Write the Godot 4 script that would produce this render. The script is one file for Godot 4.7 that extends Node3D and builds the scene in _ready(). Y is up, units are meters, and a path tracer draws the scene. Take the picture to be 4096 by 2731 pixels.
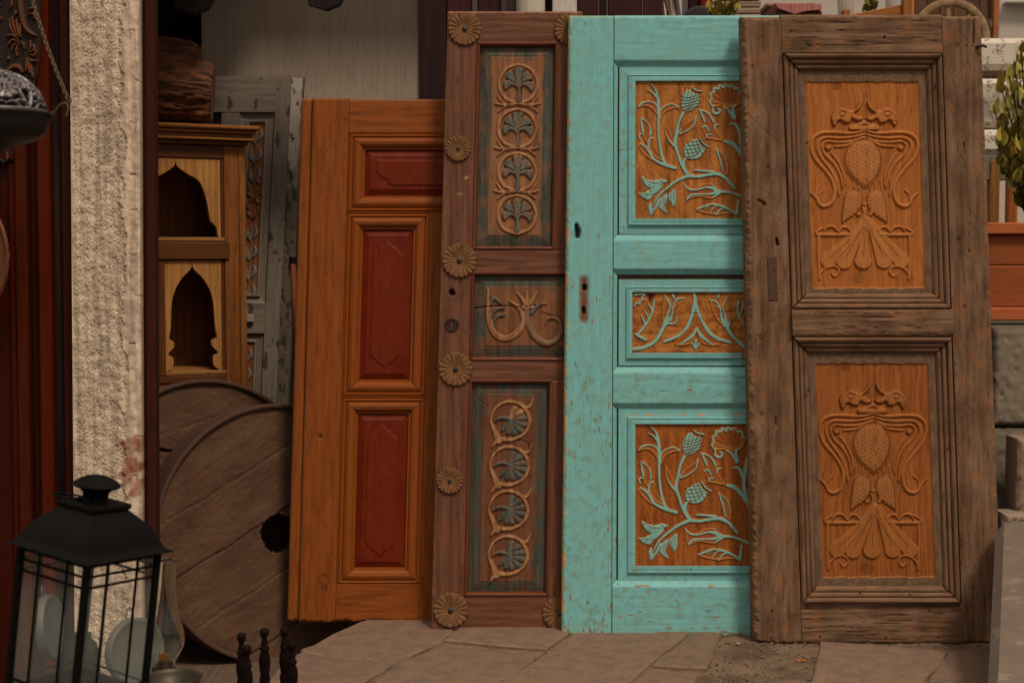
extends Node3D

const FL := 5689.0          # focal length in picture units of the 4096-wide photograph
const EYE := Vector3(0, 1.275, 0)
const PITCH := 0.0646
var cam: Transform3D
var M := {}                 # materials
var nz := FastNoiseLite.new()
var rng := RandomNumberGenerator.new()
var no_un: Callable


# ---------------------------------------------------------------- mesh builder
class MB:
	var v := PackedVector3Array()
	var n := PackedVector3Array()
	var c := PackedColorArray()
	var t := PackedVector2Array()
	var i := PackedInt32Array()
	var tint := Color.WHITE
	var uvo := Vector2.ZERO
	var along_y := true       # grain runs along local y (else along x)
	var mp: Callable

	func uv(p: Vector3, m: Vector3) -> Vector2:
		var a := m.abs()
		var q: Vector2
		if a.z >= a.x and a.z >= a.y: q = Vector2(p.x, p.y)
		elif a.x >= a.y: q = Vector2(p.z, p.y)
		else: q = Vector2(p.x, p.z)
		if not along_y: q = Vector2(q.y, q.x)
		return q + uvo

	func vert(p: Vector3, m: Vector3, col: Color) -> int:
		v.append(p); n.append(m); c.append(col); t.append(uv(p, m))
		return v.size() - 1

	func map(p: Vector3) -> Vector3:
		return mp.call(p) if mp.is_valid() else p

	func poly(ps: Array, col = null) -> void:       # convex, counter-clockwise seen from outside
		var q := []
		for p in ps: q.append(map(p))
		var m := Vector3.ZERO
		for k in range(1, q.size() - 1): m += (q[k] - q[0]).cross(q[k + 1] - q[0])
		m = m.normalized()
		var k0 := v.size()
		for p in q: vert(p, m, tint if col == null else col)
		for k in range(1, q.size() - 1): i.append_array(PackedInt32Array([k0, k0 + k + 1, k0 + k]))

	func tri(a: int, b: int, d: int) -> void:        # counter-clockwise seen from outside
		i.append(a); i.append(d); i.append(b)

	func box(a: Vector3, b: Vector3, ch := 0.004) -> void:   # chamfered box between two corners
		var lo := Vector3(minf(a.x, b.x), minf(a.y, b.y), minf(a.z, b.z))
		var hi := Vector3(maxf(a.x, b.x), maxf(a.y, b.y), maxf(a.z, b.z))
		var m := (lo + hi) / 2
		var s := (hi - lo) / 2
		hull(m, Vector3(s.x, 0, 0), Vector3(0, s.y, 0), Vector3(0, 0, s.z), minf(ch, minf(s.x, minf(s.y, s.z)) * 0.6))

	func hull(m: Vector3, ax: Vector3, ay: Vector3, az: Vector3, ch: float) -> void:  # the same, oriented: half axes
		var L := Vector3(ax.length(), ay.length(), az.length())
		var e := [ax / L.x, ay / L.y, az / L.z]
		var f := func(x: float, y: float, z: float) -> Vector3: return m + e[0] * x + e[1] * y + e[2] * z
		var flip: bool = e[0].cross(e[1]).dot(e[2]) < 0
		var put := func(ps: Array) -> void:
			if flip: ps.reverse()
			poly(ps)
		var X := L.x; var Y := L.y; var Z := L.z
		var x := X - ch; var y := Y - ch; var z := Z - ch
		for s in [1.0, -1.0]:
			put.call(_o([f.call(s * X, -y, -z), f.call(s * X, y, -z), f.call(s * X, y, z), f.call(s * X, -y, z)], s))
			put.call(_o([f.call(-x, s * Y, -z), f.call(-x, s * Y, z), f.call(x, s * Y, z), f.call(x, s * Y, -z)], s))
			put.call(_o([f.call(-x, -y, s * Z), f.call(x, -y, s * Z), f.call(x, y, s * Z), f.call(-x, y, s * Z)], s))
		if ch < 1e-5: return
		for s in [1.0, -1.0]:
			for r in [1.0, -1.0]:
				put.call(_o([f.call(s * X, r * y, -z), f.call(s * x, r * Y, -z), f.call(s * x, r * Y, z), f.call(s * X, r * y, z)], s * r))
				put.call(_o([f.call(s * X, -y, r * z), f.call(s * X, y, r * z), f.call(s * x, y, r * Z), f.call(s * x, -y, r * Z)], s * r))
				put.call(_o([f.call(-x, s * Y, r * z), f.call(-x, s * y, r * Z), f.call(x, s * y, r * Z), f.call(x, s * Y, r * z)], s * r))
				for q in [1.0, -1.0]:
					put.call(_o([f.call(s * X, r * y, q * z), f.call(s * x, r * Y, q * z), f.call(s * x, r * y, q * Z)], s * r * q))

	func _o(a: Array, s: float) -> Array:
		if s < 0: a.reverse()
		return a

	func lathe(prof: Array, seg := 24, at := Vector3.ZERO, sx := 1.0, sz := 1.0) -> void:  # prof: [r, y] pairs from the bottom up
		var k0 := v.size()
		var np := prof.size()
		for k in np:
			var a = prof[maxi(k - 1, 0)]
			var b = prof[mini(k + 1, np - 1)]
			var d := Vector2(b[0] - a[0], b[1] - a[1]).normalized()
			for s in seg + 1:
				var ph := TAU * s / seg
				var m := Vector3(cos(ph) * d.y / sx, -d.x, sin(ph) * d.y / sz).normalized()
				var p := at + Vector3(cos(ph) * prof[k][0] * sx, prof[k][1], sin(ph) * prof[k][0] * sz)
				v.append(map(p)); n.append(m); c.append(tint); t.append(Vector2(ph * 0.1, p.y) + uvo)
		for k in np - 1:
			for s in seg:
				var q := k0 + k * (seg + 1) + s
				tri(q, q + seg + 1, q + 1)
				tri(q + 1, q + seg + 1, q + seg + 2)

	func tube(ps: Array, rs: Array, seg := 8, closed_ends := true) -> void:
		var np := ps.size()
		var k0 := v.size()
		var up := Vector3(0.31, 0.9, 0.27)
		for k in np:
			var d: Vector3 = (ps[mini(k + 1, np - 1)] - ps[maxi(k - 1, 0)]).normalized()
			if absf(d.dot(up)) > 0.97: up = Vector3(0.9, 0.2, 0.3)
			var a := d.cross(up).normalized()
			var b := a.cross(d)
			up = b
			var r: float = rs[k] if rs.size() > 1 else rs[0]
			for s in seg + 1:
				var m := a * cos(TAU * s / seg) + b * sin(TAU * s / seg)
				v.append(map(ps[k] + m * r)); n.append(m); c.append(tint); t.append(Vector2(0.1 * s / seg, 0.02 * k) + uvo)
		for k in np - 1:
			for s in seg:
				var q := k0 + k * (seg + 1) + s
				tri(q, q + seg + 1, q + 1)
				tri(q + 1, q + seg + 1, q + seg + 2)
		if closed_ends:
			for e in [0, np - 1]:
				var ring := []
				for s in seg: ring.append(v[k0 + e * (seg + 1) + s])
				if e != 0: ring.reverse()
				poly(ring)

	func disc_prism(pts: PackedVector2Array, z0: float, z1: float, ch := 0.0) -> void:  # an outline in x, y given depth; faces at z1 (front) and z0
		var q := pts
		if Geometry2D.is_polygon_clockwise(q): q = q.duplicate(); q.reverse()
		var ids := Geometry2D.triangulate_polygon(q)
		for s in [1, 0]:
			var z := z1 if s else z0
			var m := Vector3(0, 0, 1 if s else -1)
			var k0 := v.size()
			for p in q: vert(map(Vector3(p.x, p.y, z)), m, tint)
			for k in range(0, ids.size(), 3):
				var a := q[ids[k]]; var b := q[ids[k + 1]]; var d := q[ids[k + 2]]
				var ccw := (b - a).cross(d - a) > 0
				if ccw == bool(s): tri(k0 + ids[k], k0 + ids[k + 1], k0 + ids[k + 2])
				else: tri(k0 + ids[k], k0 + ids[k + 2], k0 + ids[k + 1])
		for k in q.size():
			var a := q[k]; var b := q[(k + 1) % q.size()]
			poly([Vector3(a.x, a.y, z1), Vector3(a.x, a.y, z0), Vector3(b.x, b.y, z0), Vector3(b.x, b.y, z1)])

	func mesh() -> ArrayMesh:
		var arr := []
		arr.resize(Mesh.ARRAY_MAX)
		arr[Mesh.ARRAY_VERTEX] = v; arr[Mesh.ARRAY_NORMAL] = n; arr[Mesh.ARRAY_COLOR] = c; arr[Mesh.ARRAY_TEX_UV] = t; arr[Mesh.ARRAY_INDEX] = i
		var me := ArrayMesh.new()
		me.add_surface_from_arrays(Mesh.PRIMITIVE_TRIANGLES, arr)
		return me


# ---------------------------------------------------------------- a door's own plane, measured in units of the photograph
class Leaf:
	var d := 5.0; var bx := 0.0; var by := 0.0; var top := 0.0
	var kl := 0.0; var kr := 0.0; var xl := 0.0; var xr := 1.0
	func k(x: float) -> float: return lerpf(kl, kr, clampf((x - xl) / (xr - xl), 0, 1))   # an old door is out of square
	func m(p: Vector3) -> Vector3:
		return Vector3((p.x + (p.y - top) * k(p.x) - bx) / 5689.0 * d, (by - p.y) / 5689.0 * d, p.z)
	func un(x: float, y: float) -> Vector2:
		var r := x
		for j in 3: r = x - (y - top) * k(r)
		return Vector2(r, y)


# ---------------------------------------------------------------- carved or worn surface: a height grid with strokes, cut into named pieces
class Rel:
	var x0 := 0.0; var y0 := 0.0; var cs := 1.0; var w := 0; var h := 0
	var H := PackedFloat32Array(); var C := PackedColorArray(); var L := PackedInt32Array()
	var D := PackedFloat32Array(); var RR := PackedFloat32Array(); var touched := PackedInt32Array()
	var names := ["field"]
	var ox := 0.0; var oy := 0.0; var sc := 1.0
	var un: Callable
	var ax := 1.0; var cx := 0.0; var ay := 1.0; var cy := 0.0      # a second use of a design: scaled and moved
	var mir := INF                                                   # mirror the design about this x
	var dx := 0.0; var dy := 0.0; var gs := 1.0
	var z0 := 0.0

	func setup(xa: float, ya: float, xb: float, yb: float, cell: float, z: float, col: Color) -> Rel:
		x0 = xa; y0 = ya; cs = cell
		w = maxi(2, int(ceil((xb - xa) / cell)) + 1)
		cs = (xb - xa) / (w - 1)
		h = maxi(2, int(round((yb - ya) / cs)) + 1)
		z0 = z
		H.resize(w * h); H.fill(z); C.resize(w * h); C.fill(col); L.resize(w * h); L.fill(0)
		D.resize(w * h); D.fill(1e9); RR.resize(w * h)
		return self

	func lab(s: String) -> int:
		names.append(s)
		return names.size() - 1

	func g(zx: float, zy: float) -> Vector2:
		if mir != INF: zx = 2 * mir - zx
		zx += dx; zy += dy
		var p := Vector2(ox + zx / sc, oy + zy / sc)
		if un.is_valid(): p = un.call(p.x, p.y)
		return Vector2((p.x * ax + cx - x0) / cs, (p.y * ay + cy - y0) / cs)

	func curve(pts: Array, closed := false, sub := 5) -> PackedVector2Array:
		var q := PackedVector2Array()
		for j in range(0, pts.size(), 2): q.append(g(pts[j], pts[j + 1]))
		var out := PackedVector2Array()
		var nq := q.size()
		var last := nq if closed else nq - 1
		for j in last:
			var a := q[(j - 1 + nq) % nq] if closed else q[maxi(j - 1, 0)]
			var b := q[j]; var c := q[(j + 1) % nq]
			var e := q[(j + 2) % nq] if closed else q[mini(j + 2, nq - 1)]
			for s in sub: out.append(b.cubic_interpolate(c, a, e, float(s) / sub))
		if not closed: out.append(q[nq - 1])
		return out

	# mode 0 flat top, 1 round, 2 groove, 3 added ridge
	func st(pts: Array, ws: Array, hh: float, mode: int, ct: Color, cside: Color, lb := 0, flank := 0.0) -> void:
		var q := curve(pts)
		var nq := q.size()
		touched.clear()
		var gf := gs * ax / sc / cs * 0.5
		for j in nq - 1:
			var a := q[j]; var b := q[j + 1]
			var ra := _w(ws, float(j) / (nq - 1)) * gf
			var rb := _w(ws, float(j + 1) / (nq - 1)) * gf
			var R := maxf(ra, rb) * (1 + flank) + 1.5
			var ab := b - a
			var l2 := maxf(ab.length_squared(), 1e-6)
			var ya := maxi(0, int(minf(a.y, b.y) - R)); var yb := mini(h - 1, int(maxf(a.y, b.y) + R) + 1)
			var xa := maxi(0, int(minf(a.x, b.x) - R)); var xb := mini(w - 1, int(maxf(a.x, b.x) + R) + 1)
			for yy in range(ya, yb + 1):
				for xx in range(xa, xb + 1):
					var p := Vector2(xx, yy) - a
					var t := clampf(p.dot(ab) / l2, 0, 1)
					var r := maxf(lerpf(ra, rb, t), 0.3)
					var vv := (p - ab * t).length() / r
					if vv < 1 + flank + 0.01:
						var id := yy * w + xx
						if vv < D[id]:
							if D[id] > 1e8: touched.append(id)
							D[id] = vv; RR[id] = r
		for id in touched:
			var vv := D[id]; var r := RR[id]
			D[id] = 1e9
			_put(id, vv, r, hh, mode, ct, cside, lb, flank)

	func _put(id: int, vv: float, r: float, hh: float, mode: int, ct: Color, cside: Color, lb: int, flank: float) -> void:
		match mode:
			0:
				if vv <= 1:
					var ed := (1 - vv) * r
					var z := z0 + hh * clampf(0.55 + ed / 1.2, 0, 1) if flank > 0 else z0 + hh * clampf(0.2 + ed / 1.3, 0, 1)
					if z > H[id]:
						H[id] = z; L[id] = lb
						C[id] = ct if ed > 0.35 else ct.lerp(cside, 0.6)
				elif flank > 0:
					var z := z0 + hh * 0.55 * (1 - (vv - 1) / flank)
					if z > H[id]: H[id] = z; L[id] = lb; C[id] = cside
			1:
				if vv < 1:
					var z := z0 + hh * sqrt(1 - vv * vv)
					if z > H[id]: H[id] = z; L[id] = lb; C[id] = ct
			2:
				if vv < 1:
					H[id] -= hh * (1 - vv); C[id] = C[id].lerp(cside, 1 - vv * vv)
			3:
				if vv < 1:
					H[id] += hh * sqrt(1 - vv * vv); C[id] = C[id].lerp(ct, 1 - vv)

	func _w(ws: Array, f: float) -> float:
		if ws.size() == 1: return ws[0]
		var p := f * (ws.size() - 1)
		var j := mini(int(p), ws.size() - 2)
		return lerpf(ws[j], ws[j + 1], p - j)

	# a filled outline; mode 0 flat with a bevel of bev zoom units, 1 dome, 2 sunk, 3 scooped leaf
	func fill(pts: Array, hh: float, bev: float, mode: int, ct: Color, cside: Color, lb := 0, smooth := true) -> void:
		var q := curve(pts, true, 4) if smooth else PackedVector2Array()
		if not smooth:
			for j in range(0, pts.size(), 2): q.append(g(pts[j], pts[j + 1]))
		var lo := q[0]; var hi := q[0]
		for p in q: lo = lo.min(p); hi = hi.max(p)
		var bg := maxf(bev * ax / sc / cs * gs, 0.7)
		var nq := q.size()
		for yy in range(maxi(0, int(lo.y)), mini(h - 1, int(hi.y) + 1) + 1):
			var xs := []
			for j in nq:
				var a := q[j]; var b := q[(j + 1) % nq]
				if (a.y > yy) != (b.y > yy): xs.append(a.x + (yy - a.y) / (b.y - a.y) * (b.x - a.x))
			xs.sort()
			for s in range(0, xs.size() - 1, 2):
				for xx in range(maxi(0, int(ceil(xs[s]))), mini(w - 1, int(floor(xs[s + 1]))) + 1):
					var d2 := 1e9
					var p := Vector2(xx, yy)
					for j in nq:
						var a := q[j]; var ab := q[(j + 1) % nq] - a
						var t := clampf((p - a).dot(ab) / maxf(ab.length_squared(), 1e-6), 0, 1)
						d2 = minf(d2, (p - a - ab * t).length_squared())
					var e := clampf(sqrt(d2) / bg, 0, 1)
					var id := yy * w + xx
					match mode:
						0, 1:
							var z := z0 + hh * (e if mode == 0 else sqrt(1 - (1 - e) * (1 - e)))
							if z > H[id]: H[id] = z; L[id] = lb; C[id] = ct if e > 0.35 else cside
						2:
							H[id] -= hh * e; C[id] = C[id].lerp(ct, e)
						3:
							var z := z0 + hh * (1 - 0.75 * e)
							if z > H[id]: H[id] = z; L[id] = lb; C[id] = cside.lerp(ct, 1 - e)

	func noise(n: FastNoiseLite, amp: float, sx: float, sy: float, o: float) -> void:
		for yy in h:
			for xx in w: H[yy * w + xx] += amp * n.get_noise_2d((x0 + xx * cs) * sx + o, (y0 + yy * cs) * sy)

	func tone(n: FastNoiseLite, amt: float, sx: float, sy: float, o: float, col: Color) -> void:   # mottles towards another colour
		for yy in h:
			for xx in w:
				var f := clampf(n.get_noise_2d((x0 + xx * cs) * sx + o, (y0 + yy * cs) * sy + o) * 1.6 + 0.25, 0, 1) * amt
				C[yy * w + xx] = C[yy * w + xx].lerp(col, f)

	func edges(n: FastNoiseLite, wd: float, dp: float, sides: String, worn = null, o := 0.0) -> void:      # rounded, knocked-about rims
		for yy in h:
			for xx in w:
				var e := 1e9
				if "L" in sides: e = minf(e, xx * cs)
				if "R" in sides: e = minf(e, (w - 1 - xx) * cs)
				if "T" in sides: e = minf(e, yy * cs)
				if "B" in sides: e = minf(e, (h - 1 - yy) * cs)
				if e < wd * 2.2:
					var nn := n.get_noise_2d((x0 + xx * cs) * 0.9 + o, (y0 + yy * cs) * 0.9)
					var ww := wd * (1 + 0.9 * nn)
					if e < ww:
						var f := 1 - e / ww
						H[yy * w + xx] -= dp * f * f
						if worn != null: C[yy * w + xx] = C[yy * w + xx].lerp(worn, minf(1.0, f * 1.4))

	func chamfer(side: String, wd: float, dp: float) -> void:
		for yy in h:
			for xx in w:
				var e := xx * cs
				match side:
					"R": e = (w - 1 - xx) * cs
					"T": e = yy * cs
					"B": e = (h - 1 - yy) * cs
				if e < wd: H[yy * w + xx] = minf(H[yy * w + xx], z0 - dp * (1 - e / wd))

	# pieces by label -> {name index: MB}
	func emit(mapper: Callable, along_y: bool, uvo: Vector2, skirt := NAN, hole := -INF) -> Dictionary:
		var pos := PackedVector3Array(); var nor := PackedVector3Array()
		pos.resize(w * h); nor.resize(w * h)
		for yy in h:
			for xx in w: pos[yy * w + xx] = mapper.call(Vector3(x0 + xx * cs, y0 + yy * cs, H[yy * w + xx]))
		for yy in h:
			for xx in w:
				var e := pos[yy * w + mini(xx + 1, w - 1)] - pos[yy * w + maxi(xx - 1, 0)]
				var f := pos[mini(yy + 1, h - 1) * w + xx] - pos[maxi(yy - 1, 0) * w + xx]
				nor[yy * w + xx] = f.cross(e).normalized()
		var out := {}
		var remap := {}
		for yy in h - 1:
			for xx in w - 1:
				var a := yy * w + xx
				var lb := maxi(maxi(L[a], L[a + 1]), maxi(L[a + w], L[a + w + 1]))
				if hole > -INF and (H[a] + H[a + 1] + H[a + w] + H[a + w + 1]) * 0.25 < hole: continue
				if not out.has(lb):
					var nb := MB.new()
					nb.along_y = along_y; nb.uvo = uvo
					out[lb] = nb
					var rm := PackedInt32Array(); rm.resize(w * h); rm.fill(-1)
					remap[lb] = rm
				var b: MB = out[lb]
				var r: PackedInt32Array = remap[lb]
				var q := PackedInt32Array([a, a + 1, a + w, a + w + 1])
				for k in 4:
					var id := q[k]
					if r[id] < 0:
						r[id] = b.v.size()
						b.v.append(pos[id]); b.n.append(nor[id]); b.c.append(C[id])
						var p := pos[id]
						b.t.append((Vector2(p.x, p.y) if along_y else Vector2(p.y, p.x)) + uvo)
					q[k] = r[id]
				remap[lb] = r
				b.i.append_array(PackedInt32Array([q[0], q[1], q[2], q[1], q[3], q[2]]))
		if not is_nan(skirt):
			var b: MB = out[out.keys()[0]]
			var loop := []
			for xx in range(0, w - 1): loop.append(xx)
			for yy in range(0, h - 1): loop.append(yy * w + w - 1)
			for xx in range(w - 1, 0, -1): loop.append((h - 1) * w + xx)
			for yy in range(h - 1, 0, -1): loop.append(yy * w)
			var nl := loop.size()
			for k in nl:
				var p: int = loop[k]; var q: int = loop[(k + 1) % nl]
				var pb: Vector3 = mapper.call(Vector3(x0 + (p % w) * cs, y0 + (p / w) * cs, skirt))
				var qb: Vector3 = mapper.call(Vector3(x0 + (q % w) * cs, y0 + (q / w) * cs, skirt))
				b.tint = C[p]
				b.poly([pos[p], pos[q], qb, pb])
			b.tint = C[0]
			b.poly([mapper.call(Vector3(x0 + (w - 1) * cs, y0, skirt)), mapper.call(Vector3(x0, y0, skirt)), mapper.call(Vector3(x0, y0 + (h - 1) * cs, skirt)), mapper.call(Vector3(x0 + (w - 1) * cs, y0 + (h - 1) * cs, skirt))])
		return out


# ---------------------------------------------------------------- small helpers
func P(x: float, y: float, d: float) -> Vector3:      # where a measured point of the photograph stands, at distance d along the view axis
	return cam * Vector3((x - 2048.0) / FL * d, (1365.5 - y) / FL * d, -d)

func G(x: float, y: float, lev := 0.0) -> Vector3:    # the point of level ground seen there
	var r := cam.basis * Vector3((x - 2048.0) / FL, (1365.5 - y) / FL, -1)
	return cam.origin + r * ((lev - cam.origin.y) / r.y)

func part(called: String, b: MB, mat: Material, parent: Node, label := "") -> MeshInstance3D:
	var o := MeshInstance3D.new()
	o.name = called
	o.mesh = b.mesh()
	o.material_override = mat
	parent.add_child(o, true)
	if label: o.set_meta("label", label)
	return o

func thing(called: String, label: String, category: String, at: Transform3D, group := "", kind := "") -> Node3D:
	var o := Node3D.new()
	o.name = called
	o.transform = at
	add_child(o, true)
	tag(o, label, category, group, kind)
	return o

func tag(o: Node3D, label: String, category: String, group := "", kind := "") -> void:
	if label: o.set_meta("label", label)
	if category: o.set_meta("category", category)
	if group: o.set_meta("group", group)
	if kind: o.set_meta("kind", kind)

func at(p: Vector3, b := Basis.IDENTITY) -> Transform3D: return Transform3D(b, p)

func rel_parts(r: Rel, mapper: Callable, mat: Material, parent: Node, along_y := true, skirt := NAN, root_name := "", sub_mat: Material = null, uvo = null) -> MeshInstance3D:
	var ms := r.emit(mapper, along_y, Vector2(rng.randf(), rng.randf()) * 3.0 if uvo == null else uvo, skirt)
	var root: MeshInstance3D = null
	if ms.has(0): root = part(root_name if root_name else r.names[0], ms[0], mat, parent)
	var keys := ms.keys()
	keys.sort()
	for k in keys:
		if k > 0: part(r.names[k], ms[k], sub_mat if sub_mat else mat, root if root else parent)
	return root


# ---------------------------------------------------------------- computed textures
var LUT := PackedByteArray()

func s8(v: float) -> int: return LUT[clampi(int(v * 1023.0), 0, 1023)]

func field(w: int, h: int, fr: float, oc: int, sd: int, stretch := 1, across := 1, typ := FastNoiseLite.TYPE_SIMPLEX_SMOOTH) -> PackedByteArray:
	var n := FastNoiseLite.new()
	n.noise_type = typ
	n.seed = sd; n.frequency = fr; n.fractal_octaves = oc
	var im := n.get_seamless_image(maxi(8, w / across), maxi(8, h / stretch))
	if im.get_format() != Image.FORMAT_L8: im.convert(Image.FORMAT_L8)
	if stretch > 1 or across > 1: im.resize(w, h, Image.INTERPOLATE_CUBIC)
	return im.get_data()

func tex(w: int, h: int, data: PackedByteArray) -> ImageTexture:
	return ImageTexture.create_from_image(Image.create_from_data(w, h, false, Image.FORMAT_RGB8, data))

func blend_tex(n: int, cols: Array, fa: PackedByteArray, fb: PackedByteArray, fc: PackedByteArray, ka := 1.0, kb := 1.0, dark := 0.5) -> ImageTexture:
	# cols: three linear colours; fa mixes 0-1, fb adds the third, fc cuts dark pits
	var out := PackedByteArray()
	out.resize(n * n * 3)
	var c0: Color = cols[0]; var c1: Color = cols[1]; var c2: Color = cols[2]
	for k in n * n:
		var a := clampf((fa[k] / 255.0 - 0.5) * ka + 0.5, 0, 1)
		var b := clampf((fb[k] / 255.0 - 0.58) * 3.0, 0, 1) * kb
		var q := c0.lerp(c1, a).lerp(c2, b)
		var d := 1.0 - dark * clampf((fc[k] / 255.0 - 0.66) * 6.0, 0, 1)
		out[k * 3] = s8(q.r * d); out[k * 3 + 1] = s8(q.g * d); out[k * 3 + 2] = s8(q.b * d)
	return tex(n, n, out)

func mat(t: Texture2D, rough := 0.8, bump: Texture2D = null, cm := 0.1, sc := Vector3.ONE) -> StandardMaterial3D:
	var m := StandardMaterial3D.new()
	m.vertex_color_use_as_albedo = true
	m.albedo_texture = t
	m.roughness = rough
	m.uv1_scale = sc
	m.metallic_specular = 0.3
	if bump:
		m.heightmap_enabled = true
		m.heightmap_texture = bump
		m.heightmap_scale = cm
	return m

func metal(c: Color, rough: float, met := 1.0) -> StandardMaterial3D:
	var m := mat(M.fine_t, rough)
	m.albedo_color = c.linear_to_srgb()
	m.metallic = met
	m.metallic_specular = 0.5
	return m

# ---------------------------------------------------------------- doors
func leaf(d: float, bx: float, by: float, top: float, kl: float, kr: float, xl: float, xr: float) -> Leaf:
	var f := Leaf.new()
	f.d = d; f.bx = bx; f.by = by; f.top = top; f.kl = kl; f.kr = kr; f.xl = xl; f.xr = xr
	return f

func board(f: Leaf, root: Node, called: String, x0: float, y0: float, x1: float, y1: float, m: Material, o := {}) -> MeshInstance3D:
	var z: float = o.get("z", 0.0)
	var r := Rel.new().setup(x0, y0, x1, y1, o.get("cell", 4.5), z, o.get("col", Color.WHITE))
	var y: bool = not o.get("flat", false)
	r.un = f.un
	for c in o.get("chamfers", []): r.chamfer(c[0], c[1], c[2])
	nz.seed = int(x0 * 7 + y0 * 3)
	nz.frequency = 0.012
	r.noise(nz, o.get("rough", 0.0012), 3.0 if y else 0.25, 0.25 if y else 3.0, x0)
	nz.frequency = 0.03
	if o.has("tone"): r.tone(nz, o.tone[0], 1.2 if y else 0.12, 0.12 if y else 1.2, y0, o.tone[1])
	if o.has("pre"): o.pre.call(r)
	if o.has("sides"): r.edges(nz, o.get("wd", 12.0), o.get("dp", 0.006), o.sides, o.get("wear"), y1)
	return rel_parts(r, f.m, m, root, o.get("uvy", y), z - o.get("th", 0.04), called, o.get("sub"), o.get("uvo"))

func frame(f: Leaf, root: Node, x0: float, y0: float, x1: float, y1: float, prof: Array, m: Material, tint: Color, sides := "TBLR", gap := 1.5, called := "moulding", proud := 0.0) -> void:
	for s in sides:
		var b := MB.new()
		b.along_y = s in "LR"
		b.uvo = Vector2(rng.randf(), rng.randf()) * 2.0
		b.tint = tint * rng.randf_range(0.9, 1.08)
		var pts := []
		for q in prof:
			var p := Vector2(q[0], q[1] + (proud * (1.0 - 0.75 * q[0] / prof[-1][0]) if s in "TB" else 0.0))
			var e: float = p[0]
			var a: Vector3; var c: Vector3
			match s:
				"T": a = Vector3(x0 + e + gap, y0 + e, p[1]); c = Vector3(x1 - e - gap, y0 + e, p[1])
				"B": a = Vector3(x1 - e - gap, y1 - e, p[1]); c = Vector3(x0 + e + gap, y1 - e, p[1])
				"L": a = Vector3(x0 + e, y1 - e - gap, p[1]); c = Vector3(x0 + e, y0 + e + gap, p[1])
				"R": a = Vector3(x1 - e, y0 + e + gap, p[1]); c = Vector3(x1 - e, y1 - e - gap, p[1])
			pts.append([f.m(a), f.m(c)])
		for k in pts.size() - 1: b.poly([pts[k + 1][0], pts[k + 1][1], pts[k][1], pts[k][0]])
		# the cut ends, down to the back
		for e in 2:
			for k in pts.size() - 1:
				var u: Vector3 = pts[k][e]; var w: Vector3 = pts[k + 1][e]
				var q := [u, w, w - Vector3(0, 0, 0.02), u - Vector3(0, 0, 0.02)]
				if e == 1: q.reverse()
				b.poly(q)
		part(called, b, m, root)

func backing(f: Leaf, root: Node, x0: float, y0: float, x1: float, y1: float, za: float, zb: float, m: Material, tint: Color) -> void:
	var b := MB.new()
	b.tint = tint
	var q := []
	for z in [za, zb]: q.append([f.m(Vector3(x0, y1, z)), f.m(Vector3(x1, y1, z)), f.m(Vector3(x1, y0, z)), f.m(Vector3(x0, y0, z))])
	b.poly(q[0])
	var r: Array = q[1].duplicate(); r.reverse()
	b.poly(r)
	for k in 4: b.poly([q[0][(k + 1) % 4], q[0][k], q[1][k], q[1][(k + 1) % 4]])
	part("door_back", b, m, root)

func dot(f: Leaf, root: Node, called: String, x: float, y: float, r: float, z: float, m: Material, tint: Color, flat := 0.55) -> void:   # nail head, rivet
	var b := MB.new()
	b.tint = tint
	var rm := r / FL * f.d
	b.lathe([[rm, 0.0], [rm * 0.92, rm * 0.3 * flat], [rm * 0.6, rm * 0.8 * flat], [0.0001, rm * flat]], 10)
	var o := part(called, b, m, root)
	var q := f.un(x, y)
	o.transform = Transform3D(Basis(Vector3.RIGHT, PI / 2), f.m(Vector3(q.x, q.y, z)))

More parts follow.
